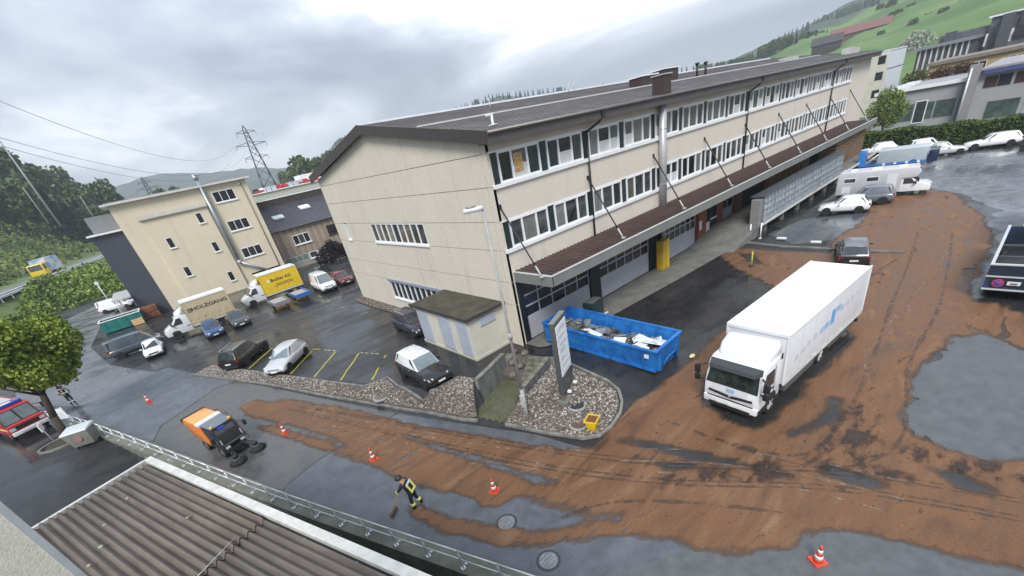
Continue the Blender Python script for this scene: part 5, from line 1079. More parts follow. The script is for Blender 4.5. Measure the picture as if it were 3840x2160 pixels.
MB().box(-9.62, -9.45, -1.2, 1.2, .45, .62).build('rear_bumper', PLBLK, tk)
for s in (1, -1): MB().cbox((-9.63, s * 1.0, .55), (.03, .3, .1)).build('taillight', TAILL, tk)

# ---- light lorries by the cream building
def light_lorry(label, x, y, z, boxL, boxc, name):
    c = thing(name, label, 'lorry', (x, y, 0), R(180))
    MB().prism([(-2.55, .42), (-.05, .42), (.0, .62), (-.02, .95), (-.16, 1.12), (-.72, 1.38), (-1.42, 2.08), (-1.8, 2.2), (-2.55, 2.2)], 'y', -.96, .96).build('cab', CWHITE, c, .06)
    MB().slab([(-.76, -.86, 1.42), (-.76, .86, 1.42), (-1.38, .76, 2.05), (-1.38, -.76, 2.05)], .02).build('windscreen', CGLASS, c)
    for s in (1, -1):
        p = [(-.98, s * .965, 1.36), (-1.9, s * .965, 1.36), (-1.9, s * .965, 2.0), (-1.5, s * .965, 2.0)]; MB().slab(p if s > 0 else [p[1], p[0], p[3], p[2]], .012).build('side_window', CGLASS, c)
        MB().cbox((-.9, s * 1.1, 1.5), (.12, .2, .3)).build('mirror', PLBLK, c, .03); MB().cbox((-.02, s * .7, .85), (.12, .35, .2)).build('headlight', HEADL, c)
        MB().cbox((-2.3, s * .97, 1.0), (.35, .012, .07)).build('side_trim', PLBLK, c)
        MB().prism([(-1.35, .4), (-.5, .4), (-.56, .74), (-.75, .84), (-1.1, .84), (-1.29, .74)], 'y', s * .965 - .012, s * .965 + .012).build('wheel_arch', PLBLK, c)
        wheel(c, -.93, s * .9, .37, .22, DRIM); wheel(c, -2.6 - boxL * .62, s * .86, .36, .34, DRIM)
    MB().cbox((.0, 0, .52), (.1, 1.8, .16)).build('bumper', PLBLK, c)
    MB().loft([[(-1.55, -.75, 2.15), (-1.6, -.7, 2.45), (-1.6, .7, 2.45), (-1.55, .75, 2.15)], [(-2.4, -.9, 2.15), (-2.45, -.85, 2.95), (-2.45, .85, 2.95), (-2.4, .9, 2.15)]]).build('air_deflector', CWHITE, c)
    b = MB().box(-2.65 - boxL, -2.62, -1.06, 1.06, .82, z - .12).build('curtain_body', boxc, c)
    MB().box(-2.68 - boxL, -2.58, -1.1, 1.1, z - .12, z).build('body_roof', WH, b); MB().box(-2.68 - boxL, -2.6, -1.08, 1.08, .66, .82).build('body_frame', M('pale_trim'), b)
    for xx in (-2.62, -2.68 - boxL):
        for s in (1, -1): MB().box(xx - .03, xx + .05, s * 1.04 - .05, s * 1.04 + .05, .82, z - .12).build('body_post', boxc, b)
    for k in range(9):
        xx = -2.9 - (boxL - .5) * k / 8; MB().tube([(xx, 1.065, .84), (xx - .12 * ((k % 3) - 1), 1.068, 1.25), (xx - .3 * ((k % 3) - 1), 1.062, 1.7)], .022, 5).build('curtain_fold', boxc, b)
    MB().box(-2.6 - boxL, -1.6, -.4, .4, .42, .66).build('chassis', UNDER, c)
    return c, b
BEIGE = M('beige_tarpaulin', (.50, .42, .27), .65, var=.10, vs=1.0, bump=.3, bs=2.5); YT = M('yellow_tarpaulin', (.72, .50, .02), .55, var=.08, vs=1.0, bump=.3, bs=2.5); INK = M('black_print', (.02, .02, .02), .6)
hz, hb = light_lorry('white lorry with beige curtain body lettered HOLZGANG', -17.65, 38.5, 3.42, 4.3, BEIGE, 'curtain_lorry')
def sidetext(nm, s, size, mat, par, x, z, sx=1.0, bold=0): return lettering(nm, s, size, mat, par, frame_mat((x, 1.085, z), (-1, 0, 0), (0, 0, 1)), .003, sx, bold)
sidetext('lettering', 'HOLZGANG', .50, INK, hb, -5.0, 2.42, 1.28, .006)
q = MB()
for a, c in (((0, 0), (.32, 0)), ((.32, 0), (.38, .36)), ((.38, .36), (.06, .36)), ((.06, .36), (0, 0)), ((.1, .1), (.3, .28)), ((.1, .26), (.22, .1))): q.cyl((-3.30 + .45 - a[0], 1.085, 2.22 + a[1]), (-3.30 + .45 - c[0], 1.085, 2.22 + c[1]), .02, n=4)
q.build('emblem', INK, hb); sidetext('lettering', 'HOLZBAU  SCHREINEREI', .11, INK, hb, -5.6, 2.1, 1.2) if False else None
bu, bb_ = light_lorry('white lorry with yellow curtain body lettered Bucher AG', -9.3, 40.9, 3.28, 4.5, YT, 'curtain_lorry')
sidetext('lettering', 'Bucher AG', .52, INK, bb_, -5.0, 2.30, 1.05, .006)
MB().cyl((-3.5, 1.07, 2.3), (-3.5, 1.09, 2.3), .16, n=10).build('emblem', WH, bb_)
for k in range(2): MB().box(-6.3, -4.2 + .3 * k, 1.072, 1.08, 1.72 - .18 * k, 1.78 - .18 * k).build('small_print', INK, bb_)
# ---- flat trailers
for x, y, mt, lb in ((-6.5, 34.9, M('grey_trailer', (.22, .22, .21), .6), 'grey flat trailer with ribbed bed beside the blue one'), (-4.0, 35.3, paint('trailer_blue', (.03, .14, .42)), 'blue flat trailer beside the white panel van')):
    c = thing('flat_trailer', lb, 'trailer', (x, y, 0), R(-90))
    MB().box(-2.0, 1.9, -.85, .85, .55, .66).build('bed', mt, c); fr = MB()
    for k in range(12): MB().box(-1.95 + k * .32, -1.75 + k * .32, -.82, .82, .66, .72).build('slat', M('pale_slat', (.42, .42, .42), .5), c)
    MB().box(1.84, 1.92, -.86, .86, .62, 1.0).build('headboard', mt, c); MB().tube([(1.9, -.4, .5), (3.1, 0, .45), (1.9, .4, .5)], .04, 6).build('drawbar', PLBLK, c)
    for s in (1, -1): MB().box(-2.0, 1.9, s * .86 - .02, s * .86 + .02, .6, .95).build('side_board', mt, c); wheel(c, -.3, s * .72, .28, .18, DRIM)
# ---- motorhome
mh = thing('motorhome', 'white coach built motorhome with overhanging cab roof', 'motorhome', (39.6, -9.25, .01), R(-82))
MH = M('motorhome_white', (.52, .52, .54), .4, var=.04)
MB().prism([(-3.45, .45), (1.35, .45), (1.35, 1.55), (2.35, 1.62), (2.55, 2.0), (2.3, 2.42), (-3.3, 2.42), (-3.45, 2.3)], 'y', -1.02, 1.02).build('living_body', MH, mh, .06)
MB().prism([(1.3, .4), (3.4, .4), (3.45, .62), (3.3, .95), (2.55, 1.12), (2.0, 1.62), (1.3, 1.62)], 'y', -.92, .92).build('cab', CWHITE, mh, .06)
MB().slab([(2.55, -.82, 1.15), (2.55, .82, 1.15), (2.06, .74, 1.58), (2.06, -.74, 1.58)], .02).build('windscreen', CGLASS, mh)
for s in (1, -1):
    p = [(2.35, s * .925, 1.08), (1.5, s * .925, 1.08), (1.5, s * .925, 1.52), (2.0, s * .925, 1.52)]; MB().slab(p if s > 0 else [p[1], p[0], p[3], p[2]], .012).build('side_window', CGLASS, mh)
    for x0, x1 in ((-2.9, -2.05), (-1.2, -.35)): w = MB().box(x0 - .05, x1 + .05, s * 1.02 - .015, s * 1.02 + .015, 1.50, 1.95).build('window', WHITE, mh); MB().box(x0, x1, s * 1.03 - .012, s * 1.03 + .012, 1.56, 1.89).build('pane', CGLASS, w)
    MB().box(.3, 1.0, s * 1.02 - .012, s * 1.02 + .012, .55, 2.05).build('entry_door', WH2, mh); MB().box(-3.0, -2.3, s * 1.02 - .012, s * 1.02 + .012, .6, 1.2).build('locker', WH2, mh)
    wheel(mh, 2.6, s * .82, .31, .2); wheel(mh, -1.7, s * .85, .31, .2); MB().cbox((3.38, s * .65, .78), (.12, .3, .14)).build('headlight', HEADL, mh); MB().cbox((2.35, s * 1.08, 1.18), (.12, .18, .24)).build('mirror', PLBLK, mh)
MB().cbox((3.43, 0, .5), (.1, 1.7, .14)).build('bumper', PLBLK, mh); MB().box(-3.2, 2.0, .98, 1.1, 2.3, 2.42).build('awning', WHITE, mh)
for x0, w in ((-2.6, .5), (-1.0, .7), (.9, .6)): MB().box(x0, x0 + w, -.3, .3, 2.42, 2.52).build('roof_hatch', WHITE, mh)
MB().box(2.3, 2.5, -.35, .35, 2.05, 2.3).build('alcove_window', CGLASS, mh); MB().box(-3.3, 3.2, -.8, .8, .28, .46).build('chassis', UNDER, mh)
# ---- blue flatbed with tarpaulin load and crane box
fb = thing('flatbed_lorry', 'blue flatbed with grey tarpaulin load behind the motorhome', 'lorry', (54.5, -7.6, 0), R(-84))
LB = paint('light_blue', (.04, .20, .55)); TP = M('pale_grey_tarpaulin', (.42, .47, .50), .55, var=.08, vs=.8, bump=.2, bs=2)
MB().box(-3.6, 2.4, -1.15, 1.15, .5, .68).build('bed', LB, fb); MB().prism([(-1.0, .68), (1.0, .68), (1.05, 2.0), (.7, 2.12), (-.7, 2.12), (-1.05, 2.0)], 'x', -1.9, 2.35).build('tarpaulin_load', TP, fb, .04)
for k in range(9): MB().box(-1.85 + .5 * k, -1.6 + .5 * k, -1.17, -1.13, .5, .7).build('strap', (LB, WHITE)[k % 2], fb)
MB().box(-3.75, -3.05, -.9, .4, .4, 2.1).build('crane_cabinet', LB, fb, .03); MB().tube([(-3.0, -1.1, .7), (-1.9, -1.1, 1.7)], .06, 6).build('brace', WHITE, fb)
for s in (1, -1): wheel(fb, 1.3, s * .95, .4, .25, DRIM); wheel(fb, -2.4, s * .95, .4, .25, DRIM)
MB().box(2.45, 3.3, -1.0, 1.0, .4, 1.6).build('cab', paint('navy', (.01, .02, .06)), fb, .06)
# ---- dark tipper at the right edge, white box body in front of it
dt = thing('tipper_trailer', 'dark blue open tipper body with a no stopping sign on its tailgate', 'tipper', (15.0, -19.75, .0), 0)
DKB = M('dark_blue_steel', (.014, .026, .045), .5, col2=(.02, .05, .14), c2=(.5, .66), vs=1.0, rvar=.15)
for a, c, e_, f_ in ((.0, 7, -1.18, -1.1), (0, 7, 1.1, 1.18), (0, .08, -1.1, 1.1), (6.92, 7, -1.1, 1.1)): MB().box(a, c, e_, f_, .6, 1.78).build('side_wall', DKB, dt)
MB().box(.05, 6.95, -1.12, 1.12, .5, .62).build('floor', BLACKM, dt)
EDG = M('worn_white_edge', (.5, .52, .54), .5)
for bxx in ((-.04, 7.04, 1.08, 1.2, 1.78, 1.84), (-.04, 7.04, -1.2, -1.08, 1.78, 1.84), (-.04, .1, -1.08, 1.08, 1.78, 1.84), (-.06, .02, -1.2, 1.2, 1.2, 1.26), (-.06, .02, -1.2, 1.2, .55, .62)): MB().box(*bxx).build('rim', EDG, dt)
for k in range(2): MB().box(2.4 + 2 * k, 2.5 + 2 * k, -1.1, 1.1, 1.4, 1.48).build('cross_bar', M('dark_grey_metal'), dt)
sg = MB().cyl((-.06, .72, .93), (-.085, .72, .93), .21, n=18).build('no_stopping_sign', M('sign_red', (.5, .03, .06), .5), dt); MB().cyl((-.085, .72, .93), (-.095, .72, .93), .155, n=18).build('sign_field', M('sign_blue', (.03, .10, .45), .5), sg)
for a in (45, 135): MB().cyl((-.1, .72 - .15 * math.cos(R(a)), .93 - .15 * math.sin(R(a))), (-.1, .72 + .15 * math.cos(R(a)), .93 + .15 * math.sin(R(a))), .022, n=4).build('sign_bar', M('sign_red'), sg)
pl = MB().box(-.08, -.06, -.02, .42, .85, 1.03).build('arrow_plate', M('plate_white', (.75, .75, .75), .5), dt); MB().box(-.095, -.08, .08, .32, .90, .95).build('arrow', INK, pl)
rs = random.Random(9)
for k in range(14): xx, yy = rs.uniform(.4, 3), rs.uniform(-.8, .9); MB().box(xx, xx + rs.uniform(.3, .9), yy, yy + .15, .62, .75 + rs.random() * .3).build('offcut', (WHITE, M('green_cloth', (.05, .16, .07), .7), M('grey_sheet'))[k % 3], dt)
for xx in (1.2, 2.3, 5.6):
    for s in (1, -1): wheel(dt, xx, s * .95, .42, .26, DRIM)
MB().box(.3, 6.8, -.5, .5, .35, .5).build('chassis', UNDER, dt)
wt = thing('white_truck_body', 'white lorry body beyond the dark tipper at the right edge', 'lorry', (23.2, -20.3, 0), 0)
MB().box(0, 7, -1.2, 1.2, .9, 2.55).build('cargo_box', WH, wt, .04); MB().box(.1, 6.9, -.6, .6, .4, .9).build('chassis', UNDER, wt)
for xx in (1.2, 5.6):
    for s in (1, -1): wheel(wt, xx, s * .95, .44, .28, DRIM)
# ---- yellow lorry on the motorway
p = hw_pt(22, -1.2, 4.43); yl = thing('motorway_lorry', 'yellow cabbed lorry with blue and white body on the motorway', 'lorry', p, math.atan2(-.9767, -.2145)); yl.scale = (1.2, 1.2, 1.2)
YP = paint('yellow_cab', (.72, .52, .02)); MB().prism([(1.9, .6), (4.2, .6), (4.3, 1.4), (4.0, 2.7), (1.9, 2.9)], 'y', -1.2, 1.2).build('cab', YP, yl, .08); MB().slab([(4.26, -1.05, 1.6), (4.26, 1.05, 1.6), (4.02, 1.0, 2.6), (4.02, -1.0, 2.6)], .03).build('windscreen', CGLASS, yl)
for s in (1, -1): MB().box(2.6, 3.7, s * 1.21 - .015, s * 1.21 + .015, 1.7, 2.5).build('side_window', CGLASS, yl); wheel(yl, 3.2, s * 1.05, .5, .3, DRIM); wheel(yl, -2.6, s * 1.05, .5, .4, DRIM)
lb_ = MB().box(-4.5, 1.7, -1.25, 1.25, 1.0, 3.5).build('cargo_box', M('white_blue_curtain', (.62, .65, .68), .5, col2=(.12, .32, .55), c2=(.47, .55), vs=.35, stretch=(1, .3, 1.5)), yl); MB().box(-4.4, 4.0, -.6, .6, .5, 1.0).build('chassis', UNDER, yl)
# ---- road sweeper
sw = thing('road_sweeper', 'orange compact road sweeper with black cab and front brushes', 'sweeper', (-16.75, 7.45, zg(-16.75, 7.45) + .01), rot=(0, R(2.5), R(-70.7)))
ORG = paint('sweeper_orange', (.72, .20, .02)); ORL = paint('sweeper_light_orange', (.78, .33, .06))
MB().prism([(-2.15, 1.95), (-2.2, 1.7), (-1.85, .9), (-.25, .62), (-.1, .95), (-.35, 1.98)], 'y', -.66, .66).build('hopper', ORG, sw, .04)
MB().box(-2.1, -.72, -.62, .62, 1.97, 2.03).build('hopper_lid', ORL, sw, .02); MB().box(-2.26, -2.14, -.68, .68, 1.82, 2.04).build('rear_bar', PLBLK, sw)
MB().box(-.70, -.34, -.66, .66, 1.9, 2.05).build('white_band', WHITE, sw, .02)
MB().prism([(-.3, .55), (.95, .55), (1.15, .75), (1.12, 1.1), (.82, 1.88), (-.3, 1.92)], 'y', -.6, .6).build('cab', PLBLK, sw, .05)
MB().slab([(1.14, -.54, .85), (1.14, .54, .85), (.86, .50, 1.78), (.86, -.50, 1.78)], .018).build('windscreen', CGLASS, sw); MB().box(-.3, .86, -.58, .58, 1.92, 2.0).build('cab_roof', M('slate_grey_panel', (.16, .18, .20), .5), sw, .03)
for s in (1, -1):
    p = [(.85, s * .605, .95), (-.2, s * .605, .95), (-.2, s * .605, 1.78), (.62, s * .605, 1.78)]; MB().slab(p if s > 0 else [p[1], p[0], p[3], p[2]], .012).build('side_window', CGLASS, sw)
    MB().cyl((.85, s * .5, 1.98), (.85, s * .5, 2.12), .07, n=8).build('beacon', M('amber_beacon', (.8, .38, .03), .2), sw); MB().tube([(.95, s * .58, 1.75), (1.25, s * .85, 1.7)], .02, 5).cbox((1.27, s * .88, 1.55), (.1, .16, .3)).build('mirror', PLBLK, sw)
    MB().cbox((1.16, s * .42, .72), (.06, .22, .12)).build('headlight', HEADL, sw); MB().cbox((1.12, s * .56, 1.15), (.03, .05, .3)).build('marker_stripe', PLATE, sw)
    wheel(sw, -1.25, s * .52, .33, .2); wheel(sw, .55, s * .56, .33, .2)
    MB().tube([(1.1, s * .3, .5), (1.75, s * .5, .42)], .06, 6).tube([(1.1, s * .15, .6), (1.6, s * .62, .5)], .035, 6).cyl((1.8, s * .58, .32), (1.8, s * .58, .5), .14, n=10).build('brush_arm', PLBLK, sw)
    b = MB().cyl((1.8, s * .58, .02), (1.8, s * .58, .2), .46, .26, n=18).build('brush', M('brush_bristle', (.025, .024, .022), .95, var=.4, vs=8), sw); MB().cyl((1.8, s * .58, .18), (1.8, s * .58, .3), .22, n=12).build('brush_plate', M('dark_grey_metal'), b)
MB().box(.85, 1.25, -.5, .5, .3, .58).build('suction_mouth', PLBLK, sw); MB().cbox((1.0, -.15, 1.86), (.1, .35, .1)).build('work_lamp_bar', M('blue_beacon'), sw); MB().box(.75, .9, -.45, .1, .95, 1.35).build('operator_seat', M('red_seat', (.35, .04, .04), .6), sw)
MB().box(-1.9, 1.0, -.45, .45, .3, .62).build('chassis', UNDER, sw); MB().tube([(-1.9, .68, 1.7), (-1.4, .95, 1.9), (-.6, .98, 1.75), (.3, .85, 1.2), (1.2, .7, .6)], .06, 7).build('suction_hose', M('hose_brown', (.16, .11, .09), .6), sw)
# ---- blue skip with scrap
sk = thing('skip_container', 'open blue roll off skip filled with scrap sheet metal', 'skip', (2.35, -4.85, -.17), rot=(0, R(3.2), R(-87)))
SB = M('skip_blue', (.010, .095, .33), .45, col2=(.022, .20, .58), c2=(.34, .66), vs=1.8, rvar=.15, bump=.15, bs=6)
LL, HH = 3.75, 1.42
for s in (1, -1):
    MB().hexa([(-LL, s * 1.12 - .03, .22), (LL, s * 1.12 - .03, .22), (LL, s * 1.12 + .03, .22), (-LL, s * 1.12 + .03, .22)], [(-LL, s * 1.28 - .03, HH), (LL, s * 1.28 - .03, HH), (LL, s * 1.28 + .03, HH), (-LL, s * 1.28 + .03, HH)]).build('side_wall', SB, sk)
    MB().box(-LL - .05, LL + .05, s * 1.30 - .07, s * 1.30 + .07, HH - .02, HH + .08).build('top_rail', SB, sk); MB().box(-LL, LL, s * 1.16 - .07, s * 1.16 + .07, .2, .36).build('bottom_rail', SB, sk)
    for k in range(4):
        x = -LL + .9 + k * 1.95; MB().hexa([(x, s * 1.14, .25), (x + .12, s * 1.14, .25), (x + .12, s * 1.27, .25), (x, s * 1.27, .25)], [(x, s * 1.3, HH), (x + .12, s * 1.3, HH), (x + .12, s * 1.38, HH), (x, s * 1.38, HH)]).build('rib', SB, sk)
    MB().box(-LL, LL, s * .5 - .08, s * .5 + .08, 0, .22).build('runner', SB, sk)
for xx in (-LL, LL): MB().hexa([(xx - .03, -1.1, .2), (xx + .03, -1.1, .2), (xx + .03, 1.1, .2), (xx - .03, 1.1, .2)], [(xx - .03, -1.26, HH), (xx + .03, -1.26, HH), (xx + .03, 1.26, HH), (xx - .03, 1.26, HH)]).build('end_wall', SB, sk); MB().box(xx - .09, xx + .09, -1.36, 1.36, HH - .021, HH + .081).build('end_rail', SB, sk)
MB().box(-LL, LL, -1.1, 1.1, .2, .26).build('floor', SB, sk); MB().tube([(LL + .05, -.7, .3), (LL + .28, -.5, .9), (LL + .28, .5, .9), (LL + .05, .7, .3)], .05, 6).build('tail_bar', SB, sk)
for yy in (-.9, .9): MB().box(LL + .03, LL + .12, yy - .08, yy + .08, .2, HH).build('door_post', SB, sk)
MB().box(LL - .6, LL - .35, -1.36, -1.335, 1.0, 1.22).build('stencil', PLATE, sk)
MB().tube([(-LL - .05, -1.0, .5), (-LL - .3, -1.0, .5), (-LL - .3, -1.0, 1.2), (-LL - .05, -1.0, 1.2)], .03, 5).build('ladder', SB, sk)
# ================================================================== SCRAP, STREET FURNITURE, PEOPLE
skm = Matrix.Translation((2.35, -4.85, -.17)) @ Matrix.Rotation(R(-87), 4, 'Z') @ Matrix.Rotation(R(3.2), 4, 'Y')
rs = random.Random(21)
heap = MB(); heap2 = MB()
for k in range(260):
    x = rs.uniform(-3.2, 3.1); y = rs.uniform(-.62, .62); z = .62 + rs.uniform(0, .5) * (1 - abs(y) * .5)
    q = heap if rs.random() < .6 else heap2
    a, c, d = rs.uniform(.12, .45), rs.uniform(.04, .24), rs.uniform(.005, .03)
    mt = Matrix.Translation((x, y, z)) @ Matrix.Rotation(rs.uniform(0, PI), 4, 'Z') @ Matrix.Rotation(rs.uniform(-.7, .7), 4, 'X') @ Matrix.Rotation(rs.uniform(-.6, .6), 4, 'Y')
    q.hexa([mt @ Vector(p) for p in ((-a, -c, -d), (a, -c, -d), (a, c, -d), (-a, c, -d))], [mt @ Vector(p) for p in ((-a, -c, d), (a, -c, d), (a, c, d + .03), (-a, c, d))])
o = heap.build('scrap_heap', M('scrap_steel', (.20, .22, .24), .4, metal=.4, var=.4, vs=3)); o.matrix_world = skm; T(o, 'tangle of grey metal strips lying in the blue skip', 'scrap', kind='stuff')
heap3 = MB()
for k in range(70):
    x, y = rs.uniform(-3.2, 3.1), rs.uniform(-.7, .7); z = .85 + rs.uniform(0, .4) * (1 - abs(y) * .5); a = rs.uniform(.1, .5); w_ = rs.uniform(0, PI); e_ = rs.uniform(-.25, .35)
    heap3.cyl((x - a * math.cos(w_), y - .5 * a * math.sin(w_), z - a * e_), (x + a * math.cos(w_), y + .5 * a * math.sin(w_), z + a * e_), rs.uniform(.012, .035), n=5)
o = heap3.build('scrap_heap', M('mixed_scrap', (.32, .30, .27), .5, col2=(.10, .055, .03), c2=(.48, .56), vs=2)); o.matrix_world = skm; T(o, 'rods and pipes sticking out of the scrap in the skip', 'scrap', kind='stuff')
o = heap2.build('scrap_heap', M('dark_scrap', (.03, .03, .032), .6, var=.6, vs=4)); o.matrix_world = skm; T(o, 'tangle of black strips lying in the blue skip', 'scrap', kind='stuff')
for (x, y, z, l, w, rz_, rx, mt, lb) in ((2.9, .25, 1.12, .62, .5, .15, -.25, 'w', 'large white panel leaning at the tail of the blue skip'), (2.15, -.05, 1.08, .55, .48, -.3, .2, 'w', 'light grey white panel beside the leaning panel in the skip'), (1.2, -.6, 1.12, .35, .3, .3, .25, 'w', 'small white plate near the skip rim'), (-.7, -.45, 1.14, .7, .16, -.25, .1, 'w', 'long pale channel lying across the scrap'), (-1.6, .2, 1.0, .2, .65, .5, .3, 'g', 'grey bent sheet standing up in the scrap'), (-.9, .1, 1.05, .75, .5, .1, -.1, 'g', 'flat grey sheet in the middle of the skip'), (2.5, -.6, 1.1, .45, .28, -.5, .1, 'w', 'torn white sheet by the near skip wall')):
    q = MB(); q.hexa([(-l, -w, -.02), (l, -w, -.02), (l, w, -.02), (-l, w, -.02)], [(-l, -w, .02), (l, -w, .02), (l * .96, w, .05), (-l, w, .02)])
    o = q.build('scrap_panel', M('scrap_white', (.70, .71, .72), .5, var=.08) if mt == 'w' else M('scrap_grey', (.27, .30, .32), .4, metal=.4, var=.2), bevel=.012)
    o.matrix_world = skm @ Matrix.Translation((x, y, z)) @ Matrix.Rotation(rz_, 4, 'Z') @ Matrix.Rotation(rx, 4, 'X'); T(o, lb, 'scrap panel', 'scrap panels in the skip')
# ---- traffic cones
CR = M('cone_red', (.62, .07, .035), .5, var=.1); CW = M('cone_white', (.78, .78, .76), .45)
def cone(x, y, lb, rz_):
    c = thing('traffic_cone', lb, 'cone', (x, y, zg(x, y) + .02), rz_, 'traffic cones along the flooded street')
    MB().hexa([(-.2, -.2, 0), (.2, -.2, 0), (.2, .2, 0), (-.2, .2, 0)], [(-.185, -.185, .045), (.185, -.185, .045), (.185, .185, .045), (-.185, .185, .045)]).build('base', CR, c)
    R_ = lambda z: .135 - .107 * (z - .045) / .65
    for z0, z1, mt, nm in ((.045, .17, CR, 'cone_band'), (.17, .30, CW, 'reflective_band'), (.30, .42, CR, 'cone_band'), (.42, .54, CW, 'reflective_band'), (.54, .70, CR, 'cone_top')): MB().cyl((0, 0, z0), (0, 0, z1), R_(z0) + (.003 if mt is CW else 0), R_(z1) + (.003 if mt is CW else 0), n=14).build(nm, mt, c)
for x, y, lb, a in ((-20.12, 20.16, 'small traffic cone farthest left on the wet street', .3), (-14.03, 6.11, 'traffic cone beside the road sweeper', .8), (-11.5, -.7, 'traffic cone in the thin mud between sweeper and firefighter', .2), (-8.99, -7.46, 'traffic cone in the mud right of the firefighter', .5), (-4.65, -17.73, 'traffic cone alone on grey asphalt at the bottom right', 1.0)): cone(x, y, lb, a)
# ---- sign pylon
py = thing('sign_pylon', 'tall dark company sign pylon with a column of white name boards', 'sign', (-3.09, -6.31, -.45), math.atan2(.39, .92))
PYM = M('pylon_grey', (.075, .082, .085), .45, var=.1)
MB().box(0, 1.53, 0, .25, .62, 4.45).build('body', PYM, py, .015); MB().box(-.01, 1.54, -.01, .26, 4.45, 4.49).build('cap', M('pylon_cap', (.20, .21, .19), .6), py)
for x in (.1, 1.3): MB().box(x, x + .13, .07, .18, -.1, .62).build('foot', M('rusty_post', (.16, .12, .08), .7), py)
MB().box(-.05, 1.6, -.15, .4, -.15, .16).build('plinth', CONC, py)
for k in range(7):
    z0 = 4.28 - .385 * (k + 1) + .01; bd = MB().box(.1, 1.43, -.03, .0, z0, z0 + .33).build('name_board', WHITE, py); rn = random.Random(k)
    for j in range(1 if k != 3 else 2):
        a = rn.uniform(.25, .4); MB().box(a, a + rn.uniform(.45, .8), -.034, -.03, z0 + .08 + .11 * j, z0 + .125 + .11 * j).build('print_line', M('grey_print', (.34, .34, .36), .6) if k != 4 else M('red_print', (.55, .16, .14), .6), bd)
for x in (.35, 1.25): MB().cbox((x, -.18, .62), (.14, .2, .1)).build('spotlight', WHITE, py)
# ---- street lamp
lp = thing('street_lamp', 'tall grey street lamp standing in the gravel bed', 'street lamp', (-4.86, -5.28, -.75))
LG = M('lamp_grey', (.40, .40, .41), .5, col2=(.30, .29, .28), c2=(.4, .7), vs=2)
MB().cyl((0, 0, 0), (0, 0, 1.9), .10, n=10).build('pole_foot', LG, lp); MB().cyl((0, 0, 1.9), (0, 0, 10.2), .075, .05, n=10).build('pole', LG, lp)
MB().box(-.14, -.09, -.1, .1, .9, 1.6).build('service_door', M('pale_trim'), lp); MB().cyl((0, 0, 4.6), (0, 0, 4.9), .10, n=10).build('collar', LG, lp)
mtl = frame_mat((-.28, .21, 10.25), (-.8, .6, 0), (.6, .8, 0)); q = MB(); q.loft([[mtl @ Vector((x, y * w, z)) for y, z in ((-.13, 0), (-.1, .12), (.1, .12), (.13, 0), (.08, -.05), (-.08, -.05))] for x, w in ((-.36, .7), (-.2, 1), (.25, 1), (.4, .75))]); q.build('lamp_head', M('lamp_white', (.66, .70, .70), .4), lp)
q = MB(); q.loft([[mtl @ Vector((x, y * w, z)) for y, z in ((-.1, -.05), (.1, -.05), (.06, -.12), (-.06, -.12))] for x, w in ((-.1, .8), (.1, 1), (.3, .8))]); q.build('diffuser', M('lamp_lens', (.3, .27, .24), .2), lp)
# ---- manhole covers, yellow box, bollard
for x, y, r, cc, lb, ring in ((-2.75, -6.75, .36, (.018, .018, .02), 'dark round shaft cover in the gravel by the pylon', 1), (-3.62, -7.55, .36, (.13, .065, .035), 'rusty round shaft cover in the gravel by the yellow tub', 1), (-9.76, -9.12, .33, (.19, .20, .205), 'round grey manhole cover nearer the firefighter', 0), (-9.9, -11.5, .33, (.21, .22, .225), 'round grey manhole cover at the bottom of the street', 0), (-8.62, 4.0, .42, (.16, .13, .11), 'flat round stone cover in the long gravel bed', 1)):
    z = zg(x, y, False) + (.085 if ring else .012)
    if not ring: z = zg(x, y) + .016
    c = thing('manhole_cover', lb, 'manhole cover', (x, y, z))
    MB().cyl((0, 0, -.15), (0, 0, .0), r + .1, n=22).build('ring', CONCL if ring else M('dark_ring', (.04, .042, .045), .5), c); MB().cyl((0, 0, 0), (0, 0, .012), r, n=22).build('lid', M('lid_%d' % int(x * -100), cc, .5, var=.35, vs=6, bump=.3, bs=14), c)
    for k_ in range(4): MB().box(-r * .8, r * .8, -.62 * r + .4 * r * k_, -.55 * r + .4 * r * k_, .012, .018).build('rib', M('iron_rib', (.12, .125, .13), .5), c)
yt = thing('yellow_tub', 'yellow plastic tub of brown mud on the gravel corner', 'tub', (-3.45, -8.3, -.82), R(20))
YPL = M('yellow_plastic', (.75, .50, .015), .4)
MB().hexa([(-.22, -.18, 0), (.22, -.18, 0), (.22, .18, 0), (-.22, .18, 0)], [(-.3, -.26, .5), (.3, -.26, .5), (.3, .26, .5), (-.3, .26, .5)]).build('tub', YPL, yt, .03)
for a in ((-.34, .34, -.3, -.25), (-.34, .34, .25, .3), (-.34, -.29, -.25, .25), (.29, .34, -.25, .25)): MB().box(*a, .47, .56).build('rim', YPL, yt)
MB().box(-.28, .28, -.24, .24, .44, .515).build('mud_fill', M('tub_mud', (.16, .06, .02), .6, var=.3, vs=8), yt)
bo = thing('bollard', 'yellow green marker post standing in the mud of the yard', 'bollard', (17.5, -6.64, .02)); MB().cyl((0, 0, 0), (0, 0, 1.1), .055, n=10).build('post', M('lime_plastic', (.45, .46, .06), .5), bo); MB().cyl((0, 0, -.01), (0, 0, .06), .2, n=12).build('foot', PLBLK, bo)
for x, y in ((24.3, -3.7), (24.7, -4.4)): T(MB().cyl((x, y, 0), (x, y, 1.3), .06, n=8).box(x - .1, x + .1, y - .1, y + .1, 0, .05).build('white_post', WHITE), 'white post at the foot of the loading ramp', 'post', 'white posts at the ramp')
